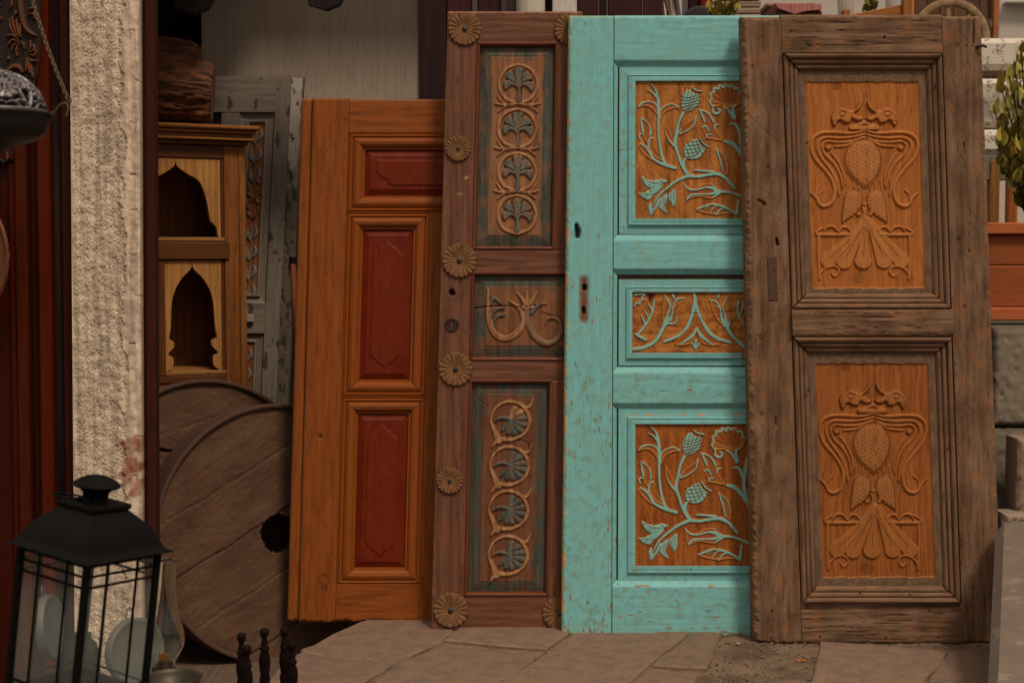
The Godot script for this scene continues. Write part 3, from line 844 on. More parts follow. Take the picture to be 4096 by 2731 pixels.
func bird_door() -> void:
	var f := leaf(4.6, 3490, 2575, 62, 0.02, 0.034, 2970, 3125)
	var root := thing("weathered_brown_door", "weathered unpainted brown door with two carved double-headed bird panels and a rusty lock plate", "door", at(P(3490, 2575, f.d), cam.basis))
	var w: Material = M.weather
	var worn := Color(1.6, 1.25, 0.95)
	backing(f, root, 2985, 75, 3915, 2560, -0.03, -0.056, M.wood, Color(0.035, 0.02, 0.012))
	var holes := func(r: Rel) -> void:
		r.sc = 1; r.ox = 0; r.oy = 0
		r.st([3108, 955, 3112, 978], [9, 12], 0.02, 2, Color.BLACK, Color(0.03, 0.02, 0.015))
		r.st([3040, 1340, 3046, 1362], [6, 4], 0.008, 2, Color.BLACK, Color(0.1, 0.06, 0.04))
		r.st([3103, 1668, 3104, 1700], [5, 7], 0.010, 2, Color.BLACK, Color(0.06, 0.04, 0.03))
		r.st([3035, 800, 3060, 815, 3052, 822], [14, 18, 8], 0.006, 2, Color.BLACK, Color(0.2, 0.14, 0.1))
		r.st([3020, 2130, 3024, 2150], [7, 5], 0.012, 2, Color.BLACK, Color(0.2, 0.06, 0.03))
		for k in 26: r.st([2990 + rng.randf() * 180, 80 + k * 96.0, 2990 + rng.randf() * 180, 100 + k * 96.0 + rng.randf() * 160], [2.5, 1.5], 0.0022, 2, Color.BLACK, Color(0.45, 0.4, 0.35))
		for q in [[3050, 1655, 15], [3030, 470, 10], [3115, 1240, 9]]: r.fill([q[0] - q[2], q[1], q[0], q[1] - q[2], q[0] + q[2], q[1], q[0], q[1] + q[2]], 0.001, 8, 2, Color(0.55, 0.45, 0.4), Color.WHITE)
		for yy in r.h:     # the rounded foot of the stile
			for xx in r.w:
				var q := Vector2(xx * r.cs, (r.h - 1 - yy) * r.cs)
				if q.x < 60 and q.y < 60 and (Vector2(60, 60) - q).length() > 60: r.H[yy * r.w + xx] -= minf(0.05, ((Vector2(60, 60) - q).length() - 60) * 0.002)
	var grey := [0.6, Color(0.58, 0.50, 0.44)]
	var o := {"th": 0.058, "rough": 0.0022, "tone": grey, "wear": worn, "cell": 3.8}
	board(f, root, "stile", 2966, 62, 3124, 2579, w, o.merged({"sides": "LTB", "wd": 20.0, "dp": 0.018, "pre": holes}))
	var right := func(r: Rel) -> void:
		r.sc = 1; r.ox = 0; r.oy = 0
		r.st([3895, 70, 3897, 140, 3894, 185], [4, 6, 3], 0.02, 2, Color.BLACK, Color(0.05, 0.03, 0.02))
		for k in 30: r.st([3790 + rng.randf() * 120, 80 + k * 84.0, 3790 + rng.randf() * 120, 100 + k * 84.0 + rng.randf() * 180], [2.5, 1.5], 0.0022, 2, Color.BLACK, Color(0.45, 0.4, 0.35))
		r.st([3858, 570, 3862, 615], [4, 5], 0.008, 2, Color.BLACK, Color(0.1, 0.05, 0.03))
		for q in [[3838, 1625, 22], [3862, 1225, 9], [3830, 180, 8]]:
			for e in [1.0, 0.66, 0.33]:
				var s: float = q[2] * e
				r.st([q[0] - s, q[1], q[0], q[1] - s, q[0] + s, q[1], q[0], q[1] + s, q[0] - s, q[1]], [3.5], 0.0015, 2, Color.BLACK, Color(0.45, 0.36, 0.3))
	board(f, root, "stile", 3770, 62, 3930, 2572, w, o.merged({"sides": "RTB", "wd": 14.0, "dp": 0.012, "pre": right}))
	var split := func(r: Rel) -> void:
		r.sc = 1; r.ox = 0; r.oy = 0
		for k in 16:
			var y := r.y0 + 15 + rng.randf() * (r.h * r.cs - 30)
			var x := 3140 + rng.randf() * 420
			r.st([x, y, x + 80, y + rng.randf_range(-5, 5), x + 160 + rng.randf() * 120, y + rng.randf_range(-6, 6)], [1.5, 3, 1.5], 0.003, 2, Color.BLACK, Color(0.4, 0.34, 0.3))
	for q in [[56, 212, "T", 0.0], [1236, 1348, "TB", 0.017], [2414, 2577, "B", 0.0]]:
		board(f, root, "rail", 3126, q[0], 3768, q[1], w, o.merged({"flat": true, "sides": q[2], "z": q[3], "pre": split, "wd": 16.0, "dp": 0.008, "rough": 0.0035}))
	var prof := [[0, 0.0], [2, -0.007]]
	for bd in [[3.0, 21.0, -0.001, 0.010], [25.0, 18.0, -0.006, 0.007], [44.0, 18.0, -0.011, 0.006]]:
		for e in 9:
			var ph := PI * e / 8.0
			prof.append([bd[0] + bd[1] * (0.5 - 0.5 * cos(ph)), bd[2] - 0.003 + bd[3] * sin(ph)])
	prof.append([66, -0.02]); prof.append([70, -0.026])
	for q in [[212, 1238, 0], [1346, 2414, 1]]:
		frame(f, root, 3126, q[0], 3768, q[1], prof, w, Color(0.95, 0.93, 0.92), "TBLR", 3.0, "moulding", 0.012)
		var fy0: float = 322 if q[2] == 0 else 1454
		var fy1: float = 1152 if q[2] == 0 else 2314
		var r := Rel.new().setup(3192, q[0] + 68, 3702, q[1] - 68, 2.1, -0.018, Color(0.15, 0.092, 0.055))
		r.un = f.un
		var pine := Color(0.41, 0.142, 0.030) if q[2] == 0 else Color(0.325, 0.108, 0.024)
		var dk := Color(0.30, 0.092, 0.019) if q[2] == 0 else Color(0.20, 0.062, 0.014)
		nz.seed = 70 + q[2]; nz.frequency = 0.02
		for yy in r.h:
			for xx in r.w:
				var x := r.x0 + xx * r.cs; var y := r.y0 + yy * r.cs
				var wob := nz.get_noise_2d(x * 0.8, y * 0.8) * 5
				var e := minf(minf(x - 3221 + wob * 0.3, 3674 - x + wob * 0.3), minf(y - fy0 + wob, fy1 - y + wob))
				r.C[yy * r.w + xx] *= 1.0 + 0.5 * nz.get_noise_2d(x * 1.5, y * 0.5 if x < 3221 or x > 3674 else y * 3.0)
				if e > 0:
					var grain := nz.get_noise_2d(x * 3.2 + nz.get_noise_2d(x * 0.3, y * 0.25) * 60.0, y * 0.10)
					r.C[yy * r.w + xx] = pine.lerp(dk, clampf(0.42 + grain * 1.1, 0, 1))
					r.H[yy * r.w + xx] = -0.018 - 0.004 * minf(1.0, e / 4.0)
		r.z0 = -0.0215
		r.sc = 1; r.ox = 0; r.oy = 0
		eagle(r, q[2] == 1)
		r.mir = INF
		# knots and drying cracks
		for kk in [[275, 72, 34, 0], [430, 1448, 46, 1]]:
			for e in [1.0, 0.78, 0.56, 0.36]:
				var s: float = kk[2] * e
				r.st([kk[0] - s, kk[1], kk[0] - s * 0.7, kk[1] - s * 0.6, kk[0], kk[1] - s * 0.85, kk[0] + s * 0.75, kk[1] - s * 0.6, kk[0] + s, kk[1], kk[0] + s * 0.7, kk[1] + s * 0.62, kk[0], kk[1] + s * 0.8, kk[0] - s * 0.7, kk[1] + s * 0.6, kk[0] - s, kk[1]], [6.0], 0.0009, 2, dk, dk * 0.55)
			r.fill([kk[0] - 12, kk[1], kk[0], kk[1] - 10, kk[0] + 12, kk[1], kk[0], kk[1] + 10], 0.001, 8, 2, Color(0.10, 0.055, 0.03), dk)
		r.st([488, 10, 487, 200, 490, 500, 489, 800], [3, 3, 3, 2], 0.003, 2, dk, Color(0.06, 0.02, 0.01))
		r.st([762, 40, 760, 100], [3, 2], 0.002, 2, dk, Color(0.06, 0.02, 0.01))
		nz.frequency = 0.03
		r.noise(nz, 0.0010, 3.0, 0.12, 9.0)
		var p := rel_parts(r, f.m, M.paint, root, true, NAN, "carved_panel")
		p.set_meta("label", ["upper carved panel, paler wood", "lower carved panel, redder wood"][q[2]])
	# iron lock plate
	var pl := Rel.new().setup(3043, 1026, 3079, 1204, 2.0, 0.0035, Color(0.10, 0.045, 0.028))
	pl.un = f.un
	nz.seed = 5; nz.frequency = 0.05
	pl.tone(nz, 0.8, 1, 1, 0, Color(0.05, 0.028, 0.022))
	pl.noise(nz, 0.0008, 1, 1, 3)
	for q in [[3062, 1070, 6], [3060, 1150, 8], [3060, 1040, 3.5], [3056, 1188, 3.5], [3063, 1110, 3]]: pl.st([q[0], q[1], q[0], q[1] + q[2] * 0.7], [q[2] * 2.0], 0.02, 2, Color.BLACK, Color(0.006, 0.004, 0.003))
	pl.edges(nz, 5.0, 0.002, "LRTB")
	rel_parts(pl, f.m, M.rust, root, true, -0.002, "lock_plate")
	for q in [[3175, 1255], [3462, 1240], [3760, 1262], [3220, 1330], [3200, 1238], [3440, 2372], [3640, 2378], [3230, 2425], [3720, 2440], [3283, 2545], [3545, 2550], [3755, 2546], [3090, 2440], [3088, 2550], [3012, 260], [3075, 660], [3540, 145], [3870, 180], [3838, 950], [3880, 1000], [3228, 570], [3215, 455], [3745, 340], [3770, 440], [3236, 1560], [3330, 1290], [3760, 1930], [3795, 1790]]:
		dot(f, root, "nail", q[0], q[1], rng.randf_range(4.5, 7.0), 0.0 if q[0] < 3120 or q[0] > 3800 or q[1] > 2420 else 0.003, M.rust, Color(0.06, 0.025, 0.016), 0.7)
	var hk := MB.new()
	hk.tint = Color(0.06, 0.028, 0.02)
	var a := f.m(Vector3(3905, 187, 0.0)); var b := f.m(Vector3(3938, 190, 0.012))
	hk.tube([a, a.lerp(b, 0.5) + Vector3(0, 0.002, 0.012), b], [0.006, 0.005, 0.0045], 8)
	part("bent_nail", hk, M.rust, root)


# ---- the narrow carved door with rosettes
func carved_door() -> void:
	var f := leaf(4.754, 2020, 2527, 48, -0.0265, -0.018, 1790, 2234)
	var root := thing("rosette_door", "narrow purple-brown carved door with gold rosettes and faded blue medallion panels", "door", at(P(2020, 2527, f.d), cam.basis))
	var w: Material = M.plum
	var worn := Color(1.3, 1.0, 0.85)
	var c := Color(0.180, 0.074, 0.044)
	backing(f, root, 1800, 58, 2320, 2515, -0.028, -0.042, M.wood, Color(0.05, 0.022, 0.015))
	var holes := func(r: Rel) -> void:
		r.sc = 1; r.ox = 0; r.oy = 0
		r.st([1806, 1168, 1809, 1172], [26, 26], 0.03, 2, Color.BLACK, Color(0.012, 0.006, 0.004))
		r.fill([1852, 712, 1866, 698, 1880, 705, 1868, 718], 0.0012, 6, 2, Color(0.42, 0.26, 0.14), c)
		r.fill([1822, 770, 1850, 768, 1848, 781, 1824, 778], 0.0012, 6, 2, Color(0.36, 0.22, 0.12), c)
		for k in 14: r.st([1800 + rng.randf() * 90, 100 + k * 170.0, 1800 + rng.randf() * 90, 130 + k * 170.0 + rng.randf() * 60], [2.5, 1.5], 0.0015, 2, Color.BLACK, c * 0.5)
		for k in 4: r.st([1795, 1310 + k * 3, 1806, 1322 + k * 2, 1818, 1318], [3, 2], 0.002, 2, Color.BLACK, c * 0.35)
	var o := {"col": c, "th": 0.045, "rough": 0.0012, "tone": [0.7, Color(0.125, 0.053, 0.035)], "wear": Color(0.27, 0.14, 0.08), "wd": 8.0, "dp": 0.005, "cell": 4.2}
	board(f, root, "stile", 1790, 44, 1911, 2529, w, o.merged({"sides": "LTB", "pre": holes}))
	for q in [[44, 998], [1518, 2529]]: board(f, root, "stile", 2237, q[0], 2330, q[1], w, o.merged({"sides": "RTB", "col": c * 0.75}))
	for q in [[44, 168, "T", c, 2236], [998, 1086, "N", c * 0.9, 2330], [1442, 1518, "N", c * 0.9, 2330], [2384, 2529, "B", c * 0.8, 2236]]:
		board(f, root, "rail", 1912, q[0], q[4], q[1], w, o.merged({"flat": true, "sides": q[2], "col": q[3]}))
	var bead := [[0, 0.0], [1, 0.003], [5, 0.0055], [10, 0.0035], [13, -0.002], [15, -0.012], [16, -0.02]]
	var red := Color(0.17, 0.055, 0.028)
	var sides := ["TBLR", "TBL", "TBLR"]
	var tan_ := Color(0.40, 0.215, 0.10); var field := Color(0.38, 0.165, 0.08); var blue := Color(0.066, 0.084, 0.074); var dk := Color(0.17, 0.075, 0.04)
	if true: pass
	var k := 0
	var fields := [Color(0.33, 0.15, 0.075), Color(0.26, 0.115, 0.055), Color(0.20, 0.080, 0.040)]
	for q in [[168, 998, 1911, 2237], [1086, 1442, 1911, 2300], [1518, 2384, 1911, 2237]]:
		frame(f, root, q[2], q[0], q[3], q[1], bead, M.gloss, red, sides[k], 1.0)
		var x0: float = q[2] + 15; var x1: float = q[3] - (15 if k != 1 else -30)
		var y0: float = q[0] + 15; var y1: float = q[1] - 15
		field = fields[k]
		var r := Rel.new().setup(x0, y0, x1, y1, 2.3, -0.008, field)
		r.un = f.un
		nz.seed = 20 + k; nz.frequency = 0.012
		for yy in r.h:
			for xx in r.w:
				var x := r.x0 + xx * r.cs; var y := r.y0 + yy * r.cs
				var e := minf(minf(x - x0, x1 - x), minf(y - y0, y1 - y))
				if k == 1: e = minf(x - x0, minf(y - y0, y1 - y))
				var nn := nz.get_noise_2d(x * 0.9, y * 0.6) * 0.8 + 0.22 * nz.get_noise_2d(x * 4.0, y * 2.0)
				var id := yy * r.w + xx
				var bv := 42.0
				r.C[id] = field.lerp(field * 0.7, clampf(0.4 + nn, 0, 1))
				if e < bv:
					r.H[id] = -0.018 + 0.010 * e / bv - (0.002 if e > bv - 3 else 0.0)
					r.C[id] = r.C[id].lerp(blue, clampf(0.84 - nn * 1.1, 0, 0.95))
				elif e < bv + 40: r.C[id] = r.C[id].lerp(blue, clampf((0.20 - nn * 1.3) * (1 - (e - bv) / 40.0), 0, 0.85))
		r.z0 = -0.008
		r.noise(nz, 0.0007, 2.0, 0.6, 1.0)
		if k == 0: medallions(r, tan_, blue, dk)
		elif k == 1: arabesque(r, tan_, blue, dk)
		else: palmettes(r, tan_, blue, dk)
		for id in r.C.size():
			if r.L[id] > 0: r.C[id] = r.C[id].lerp(field, clampf(0.2 + nz.get_noise_2d((id % r.w) * 6.0, (id / r.w) * 4.0) * 0.8, 0, 0.6))
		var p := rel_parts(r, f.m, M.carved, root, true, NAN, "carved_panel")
		p.set_meta("label", ["upper panel of four interlaced tree medallions", "middle panel of leafy scrolls, cracked across", "lower panel of four curled palmette medallions"][k])
		k += 1
	var i := 0
	for q in [[1859, 115, 67, 20], [1832, 594, 51, 20], [1838, 1041, 70, 20], [1823, 1476, 68, 18], [1799, 1922, 53, 20], [1803, 2440, 70, 18], [2283, 118, 66, 20], [2238, 2452, 68, 18]]:
		rosette(f, root, q[0], q[1], q[2], q[3], i * 0.37)
		i += 1
	var es := Rel.new().setup(1836, 1268, 1896, 1330, 2.0, -0.001, Color(0.045, 0.03, 0.026))     # escutcheon, in the door's squared measure
	es.un = f.un
	for yy in es.h:
		for xx in es.w:
			var e := Vector2(xx * es.cs - 30, yy * es.cs - 31).length()
			es.H[yy * es.w + xx] = (0.0035 if e < 22 else 0.0045) if e < 27 else (0.0 if e < 28.5 else -0.004)
	es.sc = 1; es.ox = 0; es.oy = 0; es.un = no_un
	es.st([1866, 1290, 1866, 1292], [13, 13], 0.02, 2, Color.BLACK, Color(0.004, 0.003, 0.003)); es.st([1866, 1294, 1866, 1309], [6, 8], 0.02, 2, Color.BLACK, Color(0.004, 0.003, 0.003))
	for x in [1848, 1884]: es.st([x, 1303, x, 1304], [7, 7], 0.004, 2, Color.BLACK, Color(0.01, 0.008, 0.007))
	var sh := func(p: Vector3) -> Vector3:
		var q := f.un(1807, 1300)
		return f.m(p + Vector3(q.x - 1866, 0, 0))
	rel_parts(es, sh, M.iron, root, true, NAN, "escutcheon")

func medallions(r: Rel, tan_: Color, blue: Color, dk: Color) -> void:
	r.ox = 1850; r.oy = 180; r.sc = 1.96
	var ring := r.lab("carved_ring"); var tree := r.lab("carved_tree"); var sprig := r.lab("carved_sprig")
	var cs := [[437, 305, 150], [428, 655, 150], [428, 995, 148], [425, 1330, 150]]
	var n := 0
	for c in cs:
		var X: float = c[0]; var Y: float = c[1]; var R: float = c[2]
		r.st([X, Y + R, X - R * 0.7, Y + R * 0.72, X - R, Y, X - R * 0.7, Y - R * 0.72, X, Y - R, X + R * 0.7, Y - R * 0.72, X + R, Y, X + R * 0.7, Y + R * 0.72, X, Y + R], [26], 0.0048 + 0.0008 * (n % 2), 0, tan_, dk, ring)
		r.st([X - R + 6, Y, X - R * 0.7 + 4, Y - R * 0.7 + 4, X, Y - R + 6, X + R * 0.7 - 4, Y - R * 0.7 + 4, X + R - 6, Y], [5], 0.0016, 2, dk, dk)
		r.dx = X - 437; r.dy = Y - 305
		r.fill([416, 442, 426, 385, 428, 345, 408, 320, 380, 318, 352, 346, 334, 348, 318, 312, 330, 280, 350, 274, 334, 248, 345, 214, 374, 198, 402, 224, 404, 182, 440, 168, 480, 182, 478, 216, 506, 208, 546, 238, 550, 266, 522, 280, 556, 292, 562, 330, 542, 366, 518, 338, 490, 318, 466, 324, 456, 350, 462, 442], 0.0072, 9, 1, blue * 1.7, dk, tree)
		for q in [[425, 282, 402, 235, 396, 200], [455, 282, 478, 240, 484, 200], [420, 298, 372, 276, 346, 262], [458, 298, 508, 280, 548, 278]]: r.st(q, [6, 12, 10], 0.005, 2, dk, dk)
		for a in 5:
			r.st([420 + a * 9, 160, 422 + a * 8, 186], [5, 4], 0.004, 2, dk, dk); r.st([325 + a * 6, 240 - a * 12, 345 + a * 5, 250 - a * 10], [5, 4], 0.003, 2, dk, dk); r.st([562 - a * 8, 250 - a * 10, 545 - a * 7, 262 - a * 9], [5, 4], 0.003, 2, dk, dk)
			r.st([318 + a * 2, 310 + a * 11, 338, 316 + a * 8], [5, 4], 0.003, 2, dk, dk); r.st([562 - a * 2, 310 + a * 11, 544, 316 + a * 8], [5, 4], 0.003, 2, dk, dk)
		if n < 3:
			r.dx = X - 437; r.dy = Y - 305 + (0 if n == 0 else -5)
			for m in [INF, 433.0 - 0.0]:
				r.mir = m
				r.st([252, 455, 322, 468, 420, 464], [8, 24, 24], 0.006, 0, tan_, dk, sprig); r.st([274, 398, 322, 462], [8, 20], 0.006, 0, tan_, dk, sprig); r.st([278, 524, 335, 478], [8, 18], 0.006, 0, tan_, dk, sprig)
				r.st([340, 466, 440, 470], [14, 6], 0.003, 2, dk, dk)
			r.mir = INF
		r.dx = 0; r.dy = 0
		n += 1
	r.st([462, 330, 460, 440], [5, 7], 0.006, 2, dk, dk * 0.4); r.st([470, 140, 462, 480, 468, 600], [4, 5, 3], 0.003, 2, dk, dk * 0.5)

func arabesque(r: Rel, tan_: Color, blue: Color, dk: Color) -> void:
	r.ox = 1700; r.oy = 900; r.sc = 1.742
	var scr := r.lab("carved_scroll"); var lf := r.lab("carved_leaf"); var tul := r.lab("carved_tulip")
	var h := 0.0075
	var bl := blue * 1.5
	r.st([440, 450, 437, 560, 445, 660, 475, 745, 545, 790, 622, 770, 672, 710, 680, 640, 650, 572, 585, 528], [18, 24, 38, 46, 48, 46, 42, 36, 28, 8], h, 1, tan_, dk, scr)
	r.st([445, 600, 458, 690, 490, 760, 548, 788, 615, 766, 660, 706, 665, 640], [6, 7, 7], 0.003, 2, dk, dk)
	r.st([470, 600, 478, 690, 510, 750, 552, 765, 600, 745, 640, 690], [5, 6, 6], 0.0025, 2, dk, dk)
	r.st([708, 575, 718, 680, 760, 770, 840, 822, 915, 800, 952, 740, 940, 675, 900, 645, 855, 655, 842, 695], [40, 44, 46, 48, 42, 36, 28, 22, 14, 6], h, 1, tan_.lerp(bl, 0.55), dk, scr)
	r.st([725, 620, 745, 710, 790, 775, 845, 800, 905, 780, 935, 735], [6, 7, 6], 0.003, 2, dk, dk)
	for q in [[[448, 570, 480, 510, 528, 548], [10, 26, 16]], [[455, 650, 495, 590, 548, 580], [10, 26, 18]], [[478, 700, 500, 640, 552, 628], [10, 26, 18]], [[440, 520, 450, 480, 435, 445], [20, 22, 8]], [[850, 545, 790, 560, 740, 610], [8, 26, 34]]]: r.st(q[0], q[1], h * 0.85, 1, bl, dk, lf)
	for q in [[[640, 468, 688, 530, 702, 565], [8, 30, 30]], [[712, 468, 713, 520, 712, 545], [14, 30, 20]], [[787, 468, 742, 530, 722, 565], [8, 30, 30]], [[685, 572, 742, 572], [28, 28]]]: r.st(q[0], q[1], h * 0.9, 0, tan_, dk, tul)
	r.st([345, 578, 450, 565, 560, 562, 660, 570, 780, 556], [9, 6, 4, 3, 3], 0.012, 2, dk, Color(0.01, 0.006, 0.004)); r.st([800, 600, 880, 630, 960, 645], [3, 6, 3], 0.006, 2, dk, Color(0.01, 0.006, 0.004))

func palmettes(r: Rel, tan_: Color, blue: Color, dk: Color) -> void:
	r.ox = 1820; r.oy = 1540; r.sc = 1.823
	var ring := r.lab("carved_ring"); var pal := r.lab("carved_palmette")
	var n := 0
	for c in [[405, 265], [398, 595], [390, 918], [388, 1248]]:
		r.dx = c[0] - 405; r.dy = c[1] - 265
		var h := 0.0075
		r.st([280, 330, 262, 250, 300, 165, 385, 122, 480, 145, 535, 215, 542, 290, 500, 360, 410, 400, 320, 392], [24, 20, 22, 24, 27, 27, 25, 25, 28, 34], h * 0.75, 0, tan_, dk, ring)
		r.st([272, 290, 300, 360, 308, 400, 268, 458], [22, 38, 38, 6], h * 0.75, 0, tan_, dk, ring)
		r.st([300, 380, 330, 415, 300, 425], [34, 26, 8], h * 0.75, 0, tan_, dk, ring)
		r.st([500, 165, 540, 160, 574, 100], [24, 28, 6], h * 0.75, 0, tan_, dk, ring)
		var b := blue * 1.35
		for q in [[[395, 252, 420, 205, 435, 172], [20, 36, 44]], [[395, 252, 440, 220, 478, 198], [20, 38, 46]], [[395, 252, 455, 248, 505, 242], [20, 38, 48]], [[395, 252, 450, 275, 505, 290], [20, 38, 48]], [[395, 252, 440, 300, 480, 335], [20, 40, 48]], [[395, 252, 412, 310, 432, 350], [20, 40, 48]], [[395, 252, 385, 310, 388, 345], [20, 36, 44]], [[395, 252, 360, 300, 345, 330], [12, 22, 24]], [[395, 248, 335, 240, 286, 268], [26, 26, 8]]]:
			r.st(q[0], q[1], 0.007, 1, (tan_ * 0.9 if n == 0 and q[0][5] < 210 else b), dk, pal)
		r.fill([395, 238, 409, 252, 395, 266, 381, 252], 0.0095, 8, 1, b, dk, pal)
		n += 1
	r.dx = 0; r.dy = 0
	r.st([135, 60, 180, 110, 250, 165], [3, 5, 3], 0.004, 2, dk, dk * 0.4); r.st([460, 400, 520, 420, 545, 470], [20, 26, 10], 0.003, 2, dk, dk * 0.7)


# ---- the orange door with red panels
func orange_door() -> void:
	var f := leaf(4.872, 1440, 2490, 395, -0.0275, -0.0268, 1203, 1760)
	var root := thing("orange_door", "orange-brown panelled door with dark red inset panels and a ragged foot", "door", at(P(1440, 2490, f.d), cam.basis))
	var w: Material = M.orange
	var c := Color(0.262, 0.073, 0.013)
	backing(f, root, 1215, 405, 1880, 2470, -0.028, -0.04, M.wood, Color(0.06, 0.02, 0.01))
	var ragged := func(r: Rel) -> void:
		r.sc = 1; r.ox = 0; r.oy = 0
		for yy in r.h:
			for xx in r.w:
				var e := (r.h - 1 - yy) * r.cs
				var nn := nz.get_noise_2d(xx * r.cs * 0.7, 5.0) * 14 + 10
				if e < nn: r.H[yy * r.w + xx] -= 0.014 * (1 - e / nn); r.C[yy * r.w + xx] = r.C[yy * r.w + xx].lerp(Color(0.16, 0.07, 0.035), 1 - e / nn)
		r.fill([1278, 1731, 1291, 1745, 1278, 1759, 1265, 1745], 0.004, 8, 2, Color(0.06, 0.03, 0.02), c)
		r.st([1300, 2300, 1304, 2400, 1302, 2494], [2, 3, 4], 0.005, 2, c, Color(0.06, 0.02, 0.01))
		for k in 16: r.st([1270 + rng.randf() * 110, 450 + k * 125.0, 1270 + rng.randf() * 110, 500 + k * 125.0], [2.2, 1.2], 0.001, 2, c, c * 0.45)
		for q in [[1290, 2325, 24], [1350, 2405, 8], [1375, 480, 6], [1378, 560, 5]]: r.st([q[0] - q[2], q[1], q[0], q[1] - q[2], q[0] + q[2], q[1], q[0], q[1] + q[2], q[0] - q[2], q[1]], [4], 0.0012, 2, c, c * 0.4)
	var o := {"col": c, "th": 0.042, "rough": 0.001, "tone": [0.7, Color(0.165, 0.042, 0.010)], "wear": Color(0.20, 0.085, 0.035), "wd": 8.0, "dp": 0.004, "cell": 4.5}
	board(f, root, "edge_strip", 1204, 393, 1247, 2492, w, o.merged({"sides": "LTB", "z": -0.006, "col": c * 0.85, "pre": ragged, "chamfers": [["R", 7.0, 0.008]]}))
	board(f, root, "stile", 1250, 390, 1396, 2496, w, o.merged({"sides": "LTB", "pre": ragged}))
	board(f, root, "stile", 1733, 851, 1900, 2490, w, o.merged({"sides": "N"}))
	board(f, root, "rail", 1398, 396, 1900, 530, w, o.merged({"flat": true, "sides": "T"}))
	board(f, root, "rail", 1398, 2340, 1732, 2490, w, o.merged({"flat": true, "sides": "B", "pre": ragged, "col": Color(0.30, 0.088, 0.024)}))
	var prof := [[0, 0.0], [4, -0.004], [9, 0.001], [14, 0.001], [19, -0.004], [24, 0.002], [36, 0.006], [48, 0.004], [56, -0.002], [60, -0.008], [66, -0.008], [69, -0.02]]
	var red := Color(0.155, 0.020, 0.007)
	for q in [[530, 849, 1398, 1960, "TBL"], [850, 1587, 1398, 1734, "TBLR"], [1588, 2340, 1398, 1734, "TBLR"]]:
		frame(f, root, q[2], q[0], q[3], q[1], prof, w, c * Color(0.95, 0.9, 0.9), q[4], 1.0)
		var x0: float = q[2] + 66; var x1: float = q[3] - 66; var y0: float = q[0] + 66; var y1: float = q[1] - 66
		var r := Rel.new().setup(x0, y0, x1, y1, 2.6, -0.018, red)
		r.un = f.un
		var bw := 24.0
		for yy in r.h:
			for xx in r.w:
				var e := minf(minf(xx, r.w - 1 - xx) * r.cs, minf(yy, r.h - 1 - yy) * r.cs)
				r.H[yy * r.w + xx] = -0.018 + 0.009 * minf(1.0, e / bw) + (0.0015 if e > bw else 0.0)
		nz.seed = int(q[0]); nz.frequency = 0.02
		r.tone(nz, 0.6, 0.5, 0.3, 0, Color(0.115, 0.012, 0.006))
		r.noise(nz, 0.0004, 2, 0.4, 0)
		r.un = no_un; r.sc = 1; r.ox = 0; r.oy = 0
		var dk := Color(0.05, 0.006, 0.004)
		var fx0 := x0 + bw + 3; var fx1 := x1 - bw - 3; var fy0 := y0 + bw + 3; var fy1 := y1 - bw - 3
		var lines := []
		var cx := (fx0 + fx1) / 2
		if q[4] == "TBL": lines = [[fx0 + 14, fy0 + 40, fx0 + 14, fy0 + 80, fx0 + 30, fy0 + 95, fx0 + 42, fy0 + 98, fx0 + 55, fy0 + 122, fx0 + 70, fy0 + 125, x1, fy0 + 125]]
		else:
			lines = [[fx0 + 8, fy1 - 70, fx0 + 22, fy1 - 60, fx0 + 34, fy1 - 42, fx0 + 46, fy1 - 40, cx - 26, fy1 - 22, cx, fy1 - 12, cx + 26, fy1 - 22, fx1 - 46, fy1 - 40, fx1 - 34, fy1 - 42, fx1 - 22, fy1 - 60, fx1 - 8, fy1 - 70]]
		r.z0 = -0.0078
		var plate := r.lab("raised_plate")
		if q[4] == "TBL":
			r.fill([fx0 + 20, fy0 + 14, x1 + 40, fy0 + 14, x1 + 40, fy1 - 14, fx0 + 88, fy1 - 14, fx0 + 74, fy1 - 20, fx0 + 62, fy1 - 40, fx0 + 46, fy1 - 42, fx0 + 30, fy1 - 56, fx0 + 20, fy1 - 74], 0.0032, 5, 0, red, red * 0.6, plate, false)
		else:
			var half := [[14, 78], [20, 66], [32, 58], [40, 44], [54, 40], [70, 22]]
			var pl := []
			for e in half: pl.append_array([fx0 + e[0], fy1 - e[1]])
			pl.append_array([cx, fy1 - 12])
			for e in range(half.size() - 1, -1, -1): pl.append_array([fx1 - half[e][0], fy1 - half[e][1]])
			for e in half: pl.append_array([fx1 - e[0], fy0 + e[1]])
			pl.append_array([cx, fy0 + 12])
			for e in range(half.size() - 1, -1, -1): pl.append_array([fx0 + half[e][0], fy0 + half[e][1]])
			r.fill(pl, 0.0032, 5, 0, red, red * 0.6, plate, false)
		for k in (1 if q[4] == "TBL" else 2): r.st([cx - 30 + rng.randf() * 90, y0 + 120 + k * 70, cx - 30 + rng.randf() * 90, y0 + 150 + k * 70 + rng.randf() * 40], [1.2, 2.2, 1.0], 0.0006, 2, red, Color(0.22, 0.085, 0.065))
		var p := rel_parts(r, f.m, M.lacquer, root, true, NAN, "red_panel")

